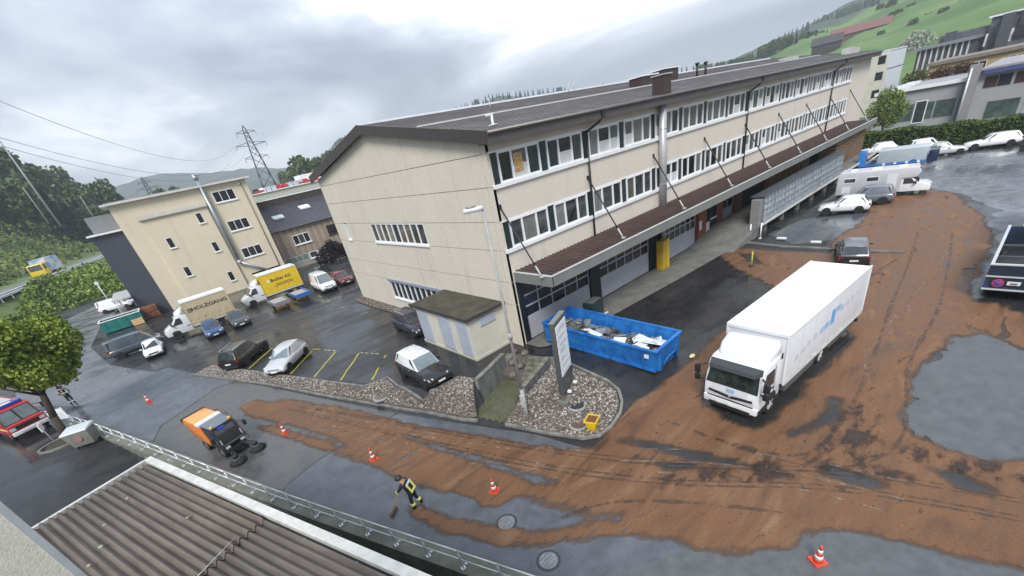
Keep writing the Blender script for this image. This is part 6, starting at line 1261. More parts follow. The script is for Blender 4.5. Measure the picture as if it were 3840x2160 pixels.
for x, y, lb in ((24.2, -6.2, 'white block on the kerb nearer the ramp'), (23.4, -8.9, 'white block on the kerb nearer the black car')): T(MB().box(x, x + .2, y - .35, y + .35, .1, .24).build('kerb_block', WHITE, bevel=.02), lb, 'block')
T(MB().ball((3.75, -9.35, -.18), .15, 9, 6, (1.5, .9, .55)).build('sack', M('pale_yellow_sack', (.62, .56, .28), .7, var=.15, bump=.5, bs=8)), 'pale yellow sack lying at the tail of the blue skip', 'sack')
cr = thing('crate_stack', 'stack of dark green plastic crates behind the blue skip', 'crates', (5.6, -1.3, .05), R(8))
for k in range(5):
    MB().box(-.6, .6, -.45, .45, .1 + k * .2, .27 + k * .2).build('crate', M('dark_green_plastic', (.025, .042, .042), .45, var=.3, vs=5), cr, .015)
MB().box(-.62, .62, -.47, .47, 0, .1).build('pallet', TIMB, cr)
for k in range(4): MB().box(-.5 + k * .3, -.3 + k * .3, -.3, .3, 1.1, 1.13).build('crate_lid', M('grey_sheet'), cr)
jk = random.Random(4)
for k in range(7):
    x, y = 5.0 + jk.uniform(-.4, 1.4), -2.2 + jk.uniform(-.3, .5); T(MB().box(-.15, .15, -.05, .05, 0, .06).build('rubble', (WHITE, TIMB, M('scrap_steel'))[k % 3]), 'bit of debris on the ground beside the crate stack', 'debris', 'debris by the crates').location = (x, y, .06)
# ---- things by the cream building
gc = thing('waste_container', 'turquoise green open container with white rim beside the road', 'container', (-21.6, 55.8, 0), R(-2))
TQ = M('turquoise_steel', (.01, .20, .175), .5, col2=(.015, .13, .115), c2=(.4, .65), vs=1)
for a in ((-2.2, 2.2, -1.1, -1.04), (-2.2, 2.2, 1.04, 1.1), (-2.2, -2.14, -1.04, 1.04), (2.14, 2.2, -1.04, 1.04)): MB().box(*a, .12, 1.5).build('side_wall', TQ, gc)
for a in ((-2.25, 2.25, -1.16, -1.0), (-2.25, 2.25, 1.0, 1.16), (-2.25, -2.1, -1.0, 1.0), (2.1, 2.25, -1.0, 1.0)): MB().box(*a, 1.5, 1.6).build('rim', WHITE, gc)
MB().box(-2.2, 2.2, -1.0, 1.0, .05, .3).build('floor', BLACKM, gc)
for k in range(4): MB().box(-1.8 + k * 1.15, -1.7 + k * 1.15, -1.16, -1.1, .12, 1.5).build('rib', TQ, gc)
ob = thing('brown_containers', 'stack of rusty brown steel boxes beside the turquoise container', 'containers', (-18.4, 57.0, 0))
for k, (a, c) in enumerate(((.05, .75), (.8, 1.5))): MB().box(-.85, .85, -1, 1, a, c).build('steel_box', M('rust_brown', (.22, .085, .03), .7, col2=(.12, .05, .03), vs=2), ob, .03)
for k in range(3): MB().box(-.9 + .6 * k, -.8 + .6 * k, -1.06, -1.0, .05, 1.5).build('rib', M('rust_brown'), ob)
wp = thing('wooden_pallet', 'small wooden pallet leaning against the turquoise container', 'pallet', (-20.2, 54.2, 0), rot=(R(-25), 0, 0))
for k in range(5): MB().box(-.55 + k * .25, -.37 + k * .25, -.03, .0, .05, .85).build('slat', M('fresh_timber', (.55, .36, .18), .8), wp)
for z in (.1, .45, .8): MB().box(-.56, .66, .0, .07, z - .05, z + .05).build('bearer', M('fresh_timber'), wp)
vn = car('white van seen beyond the turquoise container', -22.6, 74, -20, 4.8, 1.9, 2.0, CWHITE, 'van', name='van', cat='van')
ps = thing('warning_post', 'slim white post by the far access road', 'post', (-24.0, 84, 0)); MB().cyl((0, 0, 0), (0, 0, 4.2), .09, n=6).build('pole', WHITE, ps); MB().cbox((0, -.1, 3.9), (.5, .05, .5)).build('plate', WHITE, ps)
# ---- lower forecourt: board, refuse container, tree ring
sb = thing('notice_board', 'white notice board on posts behind the tree', 'sign', (-24.9, 21.6, 0), R(-40))
MB().box(-.65, .65, -.03, .03, .85, 1.65).build('board', WHITE, sb); MB().box(-.62, -.1, -.04, -.03, 1.5, 1.62).build('red_heading', RED, sb)
for x in (-.5, .5): MB().cyl((x, .06, 0), (x, .06, 1.7), .035, n=6).build('post', STEEL, sb)
for k in range(4): MB().box(-.5, .5, -.036, -.03, .95 + .12 * k, .98 + .12 * k).build('print_line', M('grey_print'), sb)
rb = thing('refuse_container', 'grey refuse container with pale lid against the retaining wall', 'bin', (-23.55, 16.9, zg(-23.55, 16.9)), R(-20))
GB_ = M('weathered_grey_bin', (.20, .20, .175), .65, var=.2, vs=3)
MB().hexa([(-.55, -.4, .15), (.55, -.4, .15), (.55, .4, .15), (-.55, .4, .15)], [(-.7, -.52, 1.15), (.7, -.52, 1.15), (.7, .52, 1.15), (-.7, .52, 1.15)]).build('bin_body', GB_, rb, .02); MB().hexa([(-.74, -.56, 1.15), (.74, -.56, 1.15), (.74, .56, 1.15), (-.74, .56, 1.15)], [(-.7, -.5, 1.24), (.7, -.5, 1.24), (.7, .5, 1.32), (-.7, .5, 1.32)]).build('lid', M('pale_blue_lid', (.55, .60, .62), .5), rb, .02)
MB().cyl((0, -.50, .7), (0, -.46, .7), .2, n=12).build('emblem', M('faded_red', (.35, .16, .13), .6), rb)
for x in (-.45, .45):
    for y in (-.3, .3): MB().cyl((x - .03, y, .08), (x + .03, y, .08), .08, n=8).build('castor', PLBLK, rb)
ring = MB(); n = 26; rings = []
for k in range(n + 1):
    a = 2 * PI * k / n; x, y = -25.0 + 1.35 * math.cos(a), 19.1 + 1.0 * math.sin(a); x2, y2 = -25.0 + 1.2 * math.cos(a), 19.1 + .86 * math.sin(a); rings.append([(x, y, -.1), (x, y, .12), (x2, y2, .12), (x2, y2, -.1)])
o = ring.loft(rings, smooth=False, caps=False).build('tree_ring', KERB); struct(o); o['label'] = 'oval kerb ring around the street tree'
o = MB().cyl((-25.0, 19.1, -.2), (-25.0, 19.1, .06), .95, n=20).build('tree_soil', M('mossy_soil', (.05, .045, .022), .9, var=.4, vs=5, bump=.6, bs=12)); struct(o)
ss = thing('edge_sign', 'narrow white sign seen edge on beside the tree trunk', 'sign', (-25.6, 20.0, 0)); MB().cyl((0, 0, 0), (0, 0, 1.5), .03, n=6).build('post', STEEL, ss); MB().box(-.03, .03, -.35, .35, 1.0, 1.5).build('plate', WHITE, ss)
# ---- electricity pylons, mast and wires
LAT = M('lattice_steel', (.10, .115, .13), .6, metal=.3)
def lattice(label, az, dist, top, base, w0, w1, arms, rot):
    p = at(az, dist, 0); zt_, z0 = CZ + dist * top, base; c = thing('electricity_pylon', label, 'pylon', (p.x, p.y, z0), R(rot)); h = zt_ - z0; r = max(.1, dist * .0006)
    W_ = lambda z: w0 + (w1 - w0) * min(1, z / (h * .93)); lv = [h * (1 - .86 ** k) / (1 - .86 ** 10) * .95 for k in range(11)]
    for sx, sy in ((1, 1), (1, -1), (-1, 1), (-1, -1)): MB().tube([(sx * W_(z), sy * W_(z), z) for z in lv] + [(0, 0, h)], r * 1.4, 5).build('leg', LAT, c)
    q = MB()
    for a, b_ in zip(lv, lv[1:]):
        for s1, s2 in (((1, 1), (1, -1)), ((1, -1), (-1, -1)), ((-1, -1), (-1, 1)), ((-1, 1), (1, 1))):
            q.cyl((s1[0] * W_(a), s1[1] * W_(a), a), (s2[0] * W_(b_), s2[1] * W_(b_), b_), r * .7, n=4); q.cyl((s2[0] * W_(a), s2[1] * W_(a), a), (s1[0] * W_(b_), s1[1] * W_(b_), b_), r * .7, n=4)
    q.build('bracing', LAT, c)
    for fz, ln in arms:
        z = h * fz; q = MB()
        for s in (1, -1): q.tube([(s * W_(z), 0, z + .8), (s * ln, 0, z), (s * W_(z), 0, z - .5)], r, 4); q.cyl((s * ln, 0, z), (s * ln, 0, z - 1.6), r * .8, n=4)
        q.build('crossarm', LAT, c)
    return c
lattice('large lattice electricity pylon behind the cream building', 76.5, 250, .1122, 2, 4.2, .7, ((.93, 4.0), (.80, 6.5), (.66, 5.0)), -10)
lattice('small distant lattice pylon above the cream roof', 87.0, 520, .0636, 4, 4, .8, ((.9, 5.0), (.78, 8), (.64, 6.5)), -8)
for ends, lb in ((((93.6, 90, .19), (78.2, 248, .083)), 'uppermost power line wire crossing the left sky'), (((95.0, 95, .146), (77.6, 246, .066)), 'middle power line wire crossing the left sky'), (((95.3, 95, .137), (79.0, 252, .062)), 'lowest faint power line wire crossing the left sky')):
    a, c = at(*ends[0]), at(*ends[1]); pts = [a.lerp(c, k / 24) - Vector((0, 0, 6.5 * 4 * (k / 24) * (1 - k / 24))) for k in range(25)]
    T(MB().tube(pts, .032, 4).build('power_line', LAT), lb, 'wire', 'power line wires')
def mast(label, az, dist, t0, t1, r, lamp=False):
    p = at(az, dist, t0); c = thing('mast', label, 'mast', (p.x, p.y, p.z - 2)); h = dist * (t1 - t0) + 2
    MB().cyl((0, 0, 0), (0, 0, h), r, r * .6, n=8).build('pole', M('mast_grey', (.30, .31, .31), .6), c)
    MB().cyl((0, 0, h), (0, 0, h + .4), r * .4, n=6).build('tip', LAT, c)
mast('tall grey mast in front of the wooded slope', 94.6, 205, .028, .134, .30); mast('slim grey lamp mast on the wooded slope at the left', 95.2, 190, .035, .078, .16); mast('slim grey lamp mast at the right end of the wooded slope', 92.1, 215, .02, .053, .16)

# ---- people
CLOTH = M('navy_turnout', (.014, .016, .024), .75, var=.3, vs=6); REFL = M('reflective_yellow', (.78, .78, .20), .4); SKIN = M('skin', (.42, .24, .17), .55); BOOT = M('boot_black', (.012, .012, .012), .5); GLOVE = M('glove', (.18, .15, .08), .8); SILV = M('reflective_silver', (.75, .76, .76), .35)
def person(label, loc, hdg, J, name='person'):
    """one continuous skinned body grown from a joint skeleton: J maps joint -> (x forward, y left, z up, radius)"""
    c = thing(name, label, 'person', loc, R(hdg)); names = list(J); vs = [J[k][:3] for k in names]
    ed = [('pelvis', 'waist'), ('waist', 'chest'), ('chest', 'neck'), ('neck', 'head'), ('head', 'crown')]
    for s in 'lr': ed += [('chest', 'sho' + s), ('sho' + s, 'elb' + s), ('elb' + s, 'wri' + s), ('wri' + s, 'palm' + s), ('pelvis', 'hip' + s), ('hip' + s, 'kne' + s), ('kne' + s, 'ank' + s), ('ank' + s, 'toe' + s)]
    mat_of = {k: (3 if k[:3] in ('ank', 'toe') else 4 if k[:4] in ('wril', 'wrir', 'palm') else 2 if k in ('neck', 'head', 'crown') else 0) for k in names}
    for s in 'lr':
        p = Vector(J['palm' + s][:3]); w = Vector(J['wri' + s][:3]); d = (p - w).normalized(); sd = d.cross(Vector((1, 0, 0.3))).normalized()
        for k, (off, ln) in enumerate(((-.03, .065), (-.01, .08), (.01, .085), (.03, .07))):
            a = 'f%s%d' % (s, k); q1 = p + d * .04 + sd * off; q2 = q1 + d * ln * .5 + Vector((.012, 0, -.01)); q3 = q2 + d * ln * .4 + Vector((.025, 0, -.02))
            for nm, q in ((a + 'a', q1), (a + 'b', q2), (a + 'c', q3)): names.append(nm); vs.append(tuple(q)); J[nm] = tuple(q) + (.010,); mat_of[nm] = 4
            ed += [('palm' + s, a + 'a'), (a + 'a', a + 'b'), (a + 'b', a + 'c')]
        th = p + sd * .055 - d * .01; t2 = th + d * .05 + sd * .015
        for nm, q in (('t%sa' % s, th), ('t%sb' % s, t2)): names.append(nm); vs.append(tuple(q)); J[nm] = tuple(q) + (.011,); mat_of[nm] = 4
        ed += [('palm' + s, 't%sa' % s), ('t%sa' % s, 't%sb' % s)]
    ix = {k: i for i, k in enumerate(names)}
    me = D.meshes.new('body'); me.from_pydata(vs, [(ix[a], ix[b_]) for a, b_ in ed], [])
    o = D.objects.new('tmp', me); COL.objects.link(o); o.modifiers.new('skin', 'SKIN'); o.modifiers.new('sub', 'SUBSURF').levels = 1
    for k in names: sv = me.skin_vertices[0].data[ix[k]]; sv.radius = (J[k][3],) * 2; sv.use_root = k == 'pelvis'
    em = D.meshes.new_from_object(o.evaluated_get(bpy.context.evaluated_depsgraph_get())); D.objects.remove(o)
    em.materials.clear()
    for mt in (CLOTH, REFL, SKIN, BOOT, GLOVE): em.materials.append(mt)
    keys = [k for k in names]; P = np.array([J[k][:3] for k in keys])
    for f in em.polygons:
        i = int(((P - np.array(f.center)) ** 2).sum(1).argmin()); f.material_index = mat_of[keys[i]]; f.use_smooth = True
    b = D.objects.new('body', em); COL.objects.link(b); b.parent = c
    H_ = Vector(J['head'][:3]); up = (Vector(J['crown'][:3]) - Vector(J['neck'][:3])).normalized()
    MB().ball(H_ + up * .055, .135, 14, 8, (1.12, 1.0, .85)).build('helmet', BLACKM, c); MB().cyl(H_ + up * .02, H_ + up * .035, .165, .15, n=16).build('helmet_brim', BLACKM, c)
    q = MB()
    for s in (1, -1): q.ball(H_ + Vector((.105, s * .038, .0)), .014, 6, 4)
    q.build('eyes', INK, c); MB().ball(H_ + Vector((.122, 0, -.035)), .018, 6, 4, (1, .8, 1.3)).build('nose', SKIN, c); MB().cbox(H_ + Vector((.108, 0, -.082)), (.012, .05, .012)).build('mouth', M('lips', (.3, .12, .1), .6), c)
    return c
def limb_band(c, J, a, b_, k0, k1, r, mat, nm='reflective_band'):
    p, q = Vector(J[a][:3]), Vector(J[b_][:3]); MB().cyl(p.lerp(q, k0), p.lerp(q, k1), r, n=12).build(nm, mat, c)
J1 = dict(pelvis=(-.02, 0, .92, .155), waist=(.04, 0, 1.08, .15), chest=(.16, 0, 1.32, .17), neck=(.24, 0, 1.5, .065), head=(.29, 0, 1.62, .095), crown=(.32, 0, 1.72, .07),
          shol=(.18, .2, 1.40, .085), elbl=(.36, .27, 1.16, .06), wril=(.56, .18, 1.02, .042), palml=(.63, .15, .99, .038), shor=(.18, -.2, 1.40, .085), elbr=(.38, -.26, 1.14, .06), wrir=(.52, -.10, .88, .042), palmr=(.58, -.06, .84, .038),
          hipl=(-.02, .1, .88, .115), knel=(.08, .14, .48, .078), ankl=(-.02, .15, .09, .06), toel=(.16, .16, .045, .045), hipr=(-.02, -.1, .88, .115), kner=(.0, -.16, .48, .078), ankr=(-.2, -.19, .09, .06), toer=(-.02, -.21, .045, .045))
p1 = person('firefighter with yellow framed vest pushing mud with a broom', (-11.66, -5.42, -.94), 128, J1)
def back_slab(c, corners, mat, nm): MB().slab(corners, .012, 0, .05).build(nm, mat, c)
bx_ = lambda u, v: (-.165 + .16 * v, u, 1.0 + .44 * v)       # the sloping back
back_slab(p1, [bx_(.2, .05), bx_(-.2, .05), bx_(-.2, .98), bx_(.2, .98)], CLOTH, 'vest_back')
for a, b_, c_, d_, mt in ((.2, -.2, .0, .2, REFL), (.2, -.2, .8, .98, SILV), (.2, .11, .2, .8, REFL), (-.11, -.2, .2, .8, REFL)):
    MB().slab([bx_(a, c_), bx_(b_, c_), bx_(b_, d_), bx_(a, d_)], .03, 0, 0).build('reflective_band', mt, p1)
for s in 'lr': limb_band(p1, J1, 'kne' + s, 'ank' + s, .35, .62, .092, REFL); limb_band(p1, J1, 'elb' + s, 'wri' + s, .35, .7, .066, REFL)
br = thing('push_broom', 'long handled broom held by the firefighter in the mud', 'broom', (-11.66, -5.42, -.94), R(128))
MB().cyl((.45, -.15, 1.12), (.95, .35, .12), .016, n=6).build('handle', M('ash_handle', (.45, .33, .18), .6), br); MB().box(.88, 1.0, .1, .6, .02, .12).build('head', M('broom_brown', (.13, .07, .03), .9), br)
J2 = dict(pelvis=(0, 0, .92, .15), waist=(.01, 0, 1.08, .145), chest=(.02, 0, 1.32, .165), neck=(.03, 0, 1.5, .06), head=(.06, 0, 1.62, .095), crown=(.06, 0, 1.73, .07),
          shol=(.02, .2, 1.41, .08), elbl=(-.02, .34, 1.2, .06), wril=(.18, .24, 1.06, .042), palml=(.24, .18, 1.06, .038), shor=(.02, -.2, 1.41, .08), elbr=(-.02, -.34, 1.2, .06), wrir=(.18, -.24, 1.06, .042), palmr=(.24, -.18, 1.06, .038),
          hipl=(0, .1, .88, .11), knel=(.06, .11, .48, .075), ankl=(-.0, .12, .09, .06), toel=(.16, .14, .045, .045), hipr=(0, -.1, .88, .11), kner=(.03, -.11, .48, .075), ankr=(-.02, -.12, .09, .06), toer=(.14, -.14, .045, .045))
p2 = person('firefighter in dark uniform standing near the tree', (-25.08, 27.43, 0), -62, J2)
MB().cyl((.012, 0, 1.14), (.014, 0, 1.19), .178, n=16).build('reflective_band', SILV, p2)
for s in (1, -1): MB().slab([(.17, s * .1 - .025, 1.14), (.17, s * .1 + .025, 1.14), (.165, s * .13 + .025, 1.42), (.165, s * .13 - .025, 1.42)], .02).build('reflective_band', SILV, p2)
for s in 'lr': limb_band(p2, J2, 'sho' + s, 'elb' + s, .4, .6, .085, SILV); limb_band(p2, J2, 'kne' + s, 'ank' + s, .2, .4, .088, SILV)
# ================================================================== VEGETATION
def leafmat(name, c1, c2, vs=1.2):
    m = M(name, c1, .6, col2=c2, c2=(.36, .66), vs=vs, spec=.3); b_ = m.node_tree.nodes['Principled BSDF']
    return m
LEAF = leafmat('maple_leaves', (.095, .165, .02), (.30, .34, .048), .7); LEAF2 = leafmat('fresh_leaves', (.09, .145, .03), (.24, .29, .08), 1.0); LEAF3 = leafmat('dark_wood_leaves', (.04, .072, .022), (.14, .18, .055), .12)
HEDGE = leafmat('hedge_leaves', (.03, .06, .014), (.11, .15, .032), 1.4); SHRUB = leafmat('shrub_leaves', (.085, .155, .024), (.26, .33, .065), .2); CONI = leafmat('conifer_needles', (.010, .022, .014), (.03, .05, .024), .2); BLOSS = leafmat('blossom', (.22, .26, .18), (.50, .52, .44), .3)
BARK = M('bark', (.055, .042, .030), .9, col2=(.03, .032, .018), vs=4, bump=.6, bs=12)
def leaves(q, pts, size, rnd, flat=.5):
    for p in pts:
        s = size * rnd.uniform(.6, 1.35); n = Vector((rnd.gauss(0, 1), rnd.gauss(0, 1), rnd.gauss(flat, .8))).normalized(); a = n.orthogonal().normalized(); b_ = n.cross(a); w = rnd.uniform(0, 2 * PI)
        u = a * math.cos(w) + b_ * math.sin(w); v = n.cross(u) * .62; p = Vector(p)
        q.add([p - u * s, p + v * s - u * s * .1, p + u * s * .9 + n * s * .15, p - v * s - u * s * .1], [(0, 1, 2, 3)])
def cloud(rnd, c, r, n, sq=(1, 1, 1), shell=.5):
    out = []
    for _ in range(n):
        d = Vector((rnd.gauss(0, 1), rnd.gauss(0, 1), rnd.gauss(0, 1))).normalized(); k = r * (shell + (1 - shell) * rnd.random() ** .6) * (1 + .25 * noise.noise(d * 2.3 + Vector(c)))
        out.append((c[0] + d.x * k * sq[0], c[1] + d.y * k * sq[1], c[2] + d.z * k * sq[2]))
    return out
def crown_mesh(seed, blobs, n, size, mat, shell=.55):
    rnd = random.Random(seed); q = MB(); tot = sum(b_[3] ** 2 for b_ in blobs)
    for x, y, z, r in blobs: leaves(q, cloud(rnd, (x, y, z), r, int(n * r * r / tot), shell=shell), size, rnd)
    me = D.meshes.new('crown'); me.from_pydata(q.v, [], q.f); me.materials.append(mat); return me
def broad_blobs(seed, h, r, k=11):
    rnd = random.Random(seed); out = [(0, 0, h * .62, r * .72)]
    for i in range(k):
        a = rnd.uniform(0, 2 * PI); e_ = rnd.uniform(-.5, .95); rr = r * rnd.uniform(.34, .52); out.append((math.cos(a) * r * .62 * math.sqrt(1 - e_ * e_ * .8), math.sin(a) * r * .62 * math.sqrt(1 - e_ * e_ * .8), h * .62 + e_ * h * .28, rr))
    return out
def trunk_mesh(h, r, seed=0, limbs=5):
    rnd = random.Random(seed); q = MB(); q.cyl((0, 0, -.3), (0, 0, h * .35), r, r * .75, n=9).cyl((0, 0, h * .35), (0, 0, h * .7), r * .75, r * .3, n=8)
    for i in range(limbs):
        a = 2 * PI * i / limbs + rnd.random(); z = h * rnd.uniform(.32, .5); q.cyl((0, 0, z), (math.cos(a) * h * .22, math.sin(a) * h * .22, z + h * .22), r * .4, r * .12, n=6)
    me = q.mesh('trunk'); me.materials.append(BARK); return me
def tree(name, label, loc, tm, cm_, scale=1, rz=0, group=None, sq=None):
    c = thing(name, label, 'tree', loc, rz, group); sc = (scale, scale, scale * (sq or 1)); inst(tm, 'trunk', c, scale=sc); inst(cm_, 'crown', c, scale=sc); return c
# street tree on the left
st_ = thing('street_tree', 'round leafy street tree with yellow green crown at the left edge', 'tree', (-24.87, 19.57, 0))
q = MB().cyl((0, 0, -.1), (.18, .28, 1.6), .24, .2, n=12).cyl((.18, .28, 1.6), (.5, .7, 3.4), .2, .17, n=12)
for a, e_, l in ((0, 1.1, 2.4), (1.3, .9, 2.2), (2.5, 1.0, 2.3), (3.7, .8, 2.2), (5.0, 1.05, 2.4)): q.cyl((.45, .62, 3.1), (.45 + math.cos(a) * l * .6, .62 + math.sin(a) * l * .6, 3.1 + e_ * l * .75), .11, .03, n=7)
q.build('trunk', BARK, st_)
bl = [(1.1, 1.5, 5.85, 2.0)]; rr = random.Random(2)
for i in range(17):
    d = Vector((rr.gauss(0, 1), rr.gauss(0, 1), rr.gauss(0, .8))).normalized(); bl.append((1.1 + d.x * 1.75, 1.5 + d.y * 1.75, 5.85 + d.z * 1.7, rr.uniform(.9, 1.3)))
inst(crown_mesh(3, bl, 30000, .125, LEAF, .4), 'crown', st_)
# tree by the far end of the factory, dark shrub by the workshop
ft = thing('young_tree', 'fresh green young tree at the far end of the factory', 'tree', (74, -1.6, 0)); inst(trunk_mesh(7, .16, 4), 'trunk', ft); inst(crown_mesh(8, [(0, 0, 4.9, 1.9), (.4, 1.3, 4.6, 1.3), (-.2, -1.4, 4.4, 1.3), (.2, .3, 6.3, 1.2), (0, -.8, 5.8, 1.1), (0, 1.0, 3.4, 1.0), (-.3, -.6, 3.2, 1.1)], 6000, .13, LEAF2, .3), 'crown', ft)
ds = thing('dark_shrub', 'dark purple shrub between workshop and gable', 'shrub', (6.6, 53.5, 0)); inst(trunk_mesh(2.2, .1, 5), 'stem', ds); inst(crown_mesh(9, [(0, 0, 1.4, 1.5), (1.5, .2, 1.5, 1.4), (-1.5, 0, .9, 1.0), (2.8, .3, 1.2, 1.2), (.6, 0, 2.3, 1.0)], 3500, .16, leafmat('purple_leaves', (.010, .007, .010), (.030, .018, .024), 2), .4), 'foliage', ds)
# clipped hedge
hg = thing('hedge', 'long clipped dark green hedge behind the parked white cars', 'hedge', (0, 0, 0)); rnd = random.Random(6); pts = []
A, B_ = Vector((70.6, 1.5)), Vector((64.8, -32))
for _ in range(15000):
    k = rnd.random(); p = A.lerp(B_, k); u = rnd.random(); hh = 2.25 + .12 * math.sin(k * 40) + rnd.uniform(-.1, .12)
    if u < .55: pts.append((p.x - .75 + rnd.uniform(-.1, .12), p.y + rnd.uniform(-.2, .2), rnd.uniform(0, hh)))
    else: pts.append((p.x + rnd.uniform(-.75, .75), p.y, hh + rnd.uniform(-.12, .06)))
q = MB(); leaves(q, pts, .16, rnd); me = D.meshes.new('foliage'); me.from_pydata(q.v, [], q.f); me.materials.append(HEDGE); inst(me, 'foliage', hg)
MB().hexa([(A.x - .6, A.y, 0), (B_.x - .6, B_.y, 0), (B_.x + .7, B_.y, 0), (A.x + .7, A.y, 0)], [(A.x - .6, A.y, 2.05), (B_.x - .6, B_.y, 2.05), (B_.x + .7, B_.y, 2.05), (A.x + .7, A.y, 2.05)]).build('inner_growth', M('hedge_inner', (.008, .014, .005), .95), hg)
# shrubs on the roof terrace of the grey hall
for i, (x, y, z, r, mt, lb) in enumerate(((96, -.2, 6.2, 1.6, leafmat('olive_shrub', (.06, .075, .02), (.12, .12, .03)), 'olive green shrub on the terrace by the white block'), (97, -3.2, 6.2, 1.3, leafmat('brown_shrub', (.06, .03, .018), (.15, .085, .045)), 'brownish shrub on the terrace left of the ochre building'), (97, -5.6, 6.2, 1.5, MATS['brown_shrub'], 'brown shrub against the ochre building wall'))):
    c = thing('terrace_shrub', lb, 'shrub', (x, y, z), 0, 'shrubs on the terrace'); inst(trunk_mesh(1.2, .06, i), 'stem', c); inst(crown_mesh(30 + i, [(0, 0, r * .6, r * .7), (.3, r * .6, r * .5, r * .6), (-.2, -r * .6, r * .55, r * .6)], 900, .16, mt, .3), 'foliage', c)
# shrub masses on the motorway embankment (nobody could count them)
def mass(label, gen, n, size, mat, seed, name='shrubs'):
    rnd = random.Random(seed); q = MB(); pts = []
    for _ in range(n):
        x, y, z, r = gen(rnd); pts += cloud(rnd, (x, y, z), r, 26, (1, 1, .8), .75)
    leaves(q, pts, size, rnd); me = D.meshes.new(name); me.from_pydata(q.v, [], q.f); me.materials.append(mat)
    o = D.objects.new(name, me); COL.objects.link(o); return T(o, label, 'shrubs', kind='stuff')
def g1(r):
    x = r.uniform(-62, -17); y = 96 + (x + 36) * .47 + r.uniform(.5, 14) ; rad = r.uniform(.9, 1.9)
    t_, e = hw(x, y)
    if e > -7: y -= (e + 7.5) / .2145 if False else 0; x += (e + 7.5)
    return x, y, zl(x, y) + rad * .35, rad
mass('leafy shrubs covering the near motorway embankment', g1, 1050, .34, SHRUB, 1)
def g2(r):
    t_ = r.uniform(-10, 300); e = r.uniform(9, 46); p = hw_pt(t_, e); rad = r.uniform(1.4, 3.2); return p[0], p[1], zl(p[0], p[1]) + rad * .4, rad
mass('dense green thicket climbing the slope beyond the motorway', g2, 1100, .55, leafmat('thicket_leaves', (.055, .10, .022), (.20, .235, .055), .12), 2)
# trees on the wooded slope, every one its own
BT = [crown_mesh(40 + i, broad_blobs(i, 10, 3.6), 1500, .42, (LEAF3, leafmat('mid_wood_leaves', (.045, .075, .02), (.13, .165, .05), .15), LEAF3)[i]) for i in range(3)]; TM = trunk_mesh(9.0, .3, 1)
def conifer_mesh(seed, h=10, r=2.1):
    rnd = random.Random(seed); q = MB(); pts = []
    for _ in range(850):
        k = rnd.random() ** .7; z = h * (1 - k * .92); rr_ = r * k * (.55 + .45 * abs(math.sin(z * 3.1))) * math.sqrt(rnd.random()); a = rnd.uniform(0, 2 * PI); pts.append((rr_ * math.cos(a), rr_ * math.sin(a), z - rr_ * .35))
    leaves(q, pts, .42, rnd, 1.2); me = D.meshes.new('crown'); me.from_pydata(q.v, [], q.f); me.materials.append(CONI); return me
CM = [conifer_mesh(i) for i in range(3)]; CTM = MB().cyl((0, 0, -.5), (0, 0, 9), .18, .03, n=6).mesh('trunk'); CTM.materials.append(BARK)
rt = random.Random(12)
def top_at(az):                                 # skyline of the wooded slope
    pr_ = ((89.2, .030), (89.9, .042), (90.6, .078), (91.4, .074), (92.4, .074), (93.0, .106), (93.8, .098), (94.8, .134), (97, .15), (101, .16))
    for (a, u), (b_, v) in zip(pr_, pr_[1:]):
        if a <= az <= b_: return u + (v - u) * (az - a) / (b_ - a)
    return .14
k = 0
for row, d0 in enumerate((262, 292, 325)):
    az = 89.4 + row * .3
    while az < 99:
        dist = d0 + rt.uniform(-10, 12); p = at(az, dist, 0); g0 = zl(p.x, p.y); want = CZ + dist * (top_at(az) * rt.uniform(.74, 1.0) if row else top_at(az) * rt.uniform(.45, .72)) - g0
        want = max(5, min(34, want)); con = rt.random() < (.42 if az > 92.5 else .15)
        side = 'left edge' if az > 94.6 else 'tall mast' if az > 92.8 else 'cream building'
        if con: tree('conifer', 'dark conifer on the wooded slope by the ' + side, (p.x, p.y, g0), CTM, CM[k % 3], want / 10, rt.uniform(0, 6), 'trees on the wooded slope', 1)
        else: tree('broadleaf_tree', 'leafy broad crowned tree on the wooded slope by the ' + side, (p.x, p.y, g0), TM, BT[k % 3], want / 10.3, rt.uniform(0, 6), 'trees on the wooded slope', 1)
        k += 1; az += rt.uniform(.55, .9) * (1.35 if row == 2 else 1)
# solitary trees and ridge trees further off
p = at(72.6, 235, .052); tree('broadleaf_tree', 'big round tree beside the large pylon', (p.x, p.y, 3), TM, BT[1], (p.z - 3) / 10.2, 1.0)
for i, (az, dist, te, hgt) in enumerate(((70.6, 260, .040, 16), (69.2, 280, .046, 16), (74.6, 330, .030, 15), (80.5, 420, .030, 14), (86.3, 300, .043, 14), (85.2, 310, .041, 13))):
    p = at(az, dist, te); tree('broadleaf_tree', 'tree in the valley ' + ('right of the large pylon' if az < 76 else 'behind the cream roof'), (p.x, p.y, p.z - hgt), TM, BT[i % 3], hgt / 10, i, 'valley trees')
rt = random.Random(31)
def ridge(azs, dist, prof, hgt, con, label, grp, mat_i=None):
    for az in azs:
        az += rt.uniform(-.18, .18)
        for (a, u), (b_, v) in zip(prof, prof[1:]):
            if a <= az <= b_: te = u + (v - u) * (az - a) / (b_ - a); break
        else: continue
        d = dist + rt.uniform(-25, 10); h_ = hgt * rt.uniform(.7, 1.25); p = at(az, d, te)
        if rt.random() < con: tree('conifer', label, (p.x, p.y, p.z - h_), CTM, CM[rt.randrange(3)], h_ / 10, rt.uniform(0, 6), grp, 1)
        else: tree('broadleaf_tree', label.replace('conifer', 'tree'), (p.x, p.y, p.z - h_), TM, BT[rt.randrange(3)], h_ / 10, rt.uniform(0, 6), grp, 1)
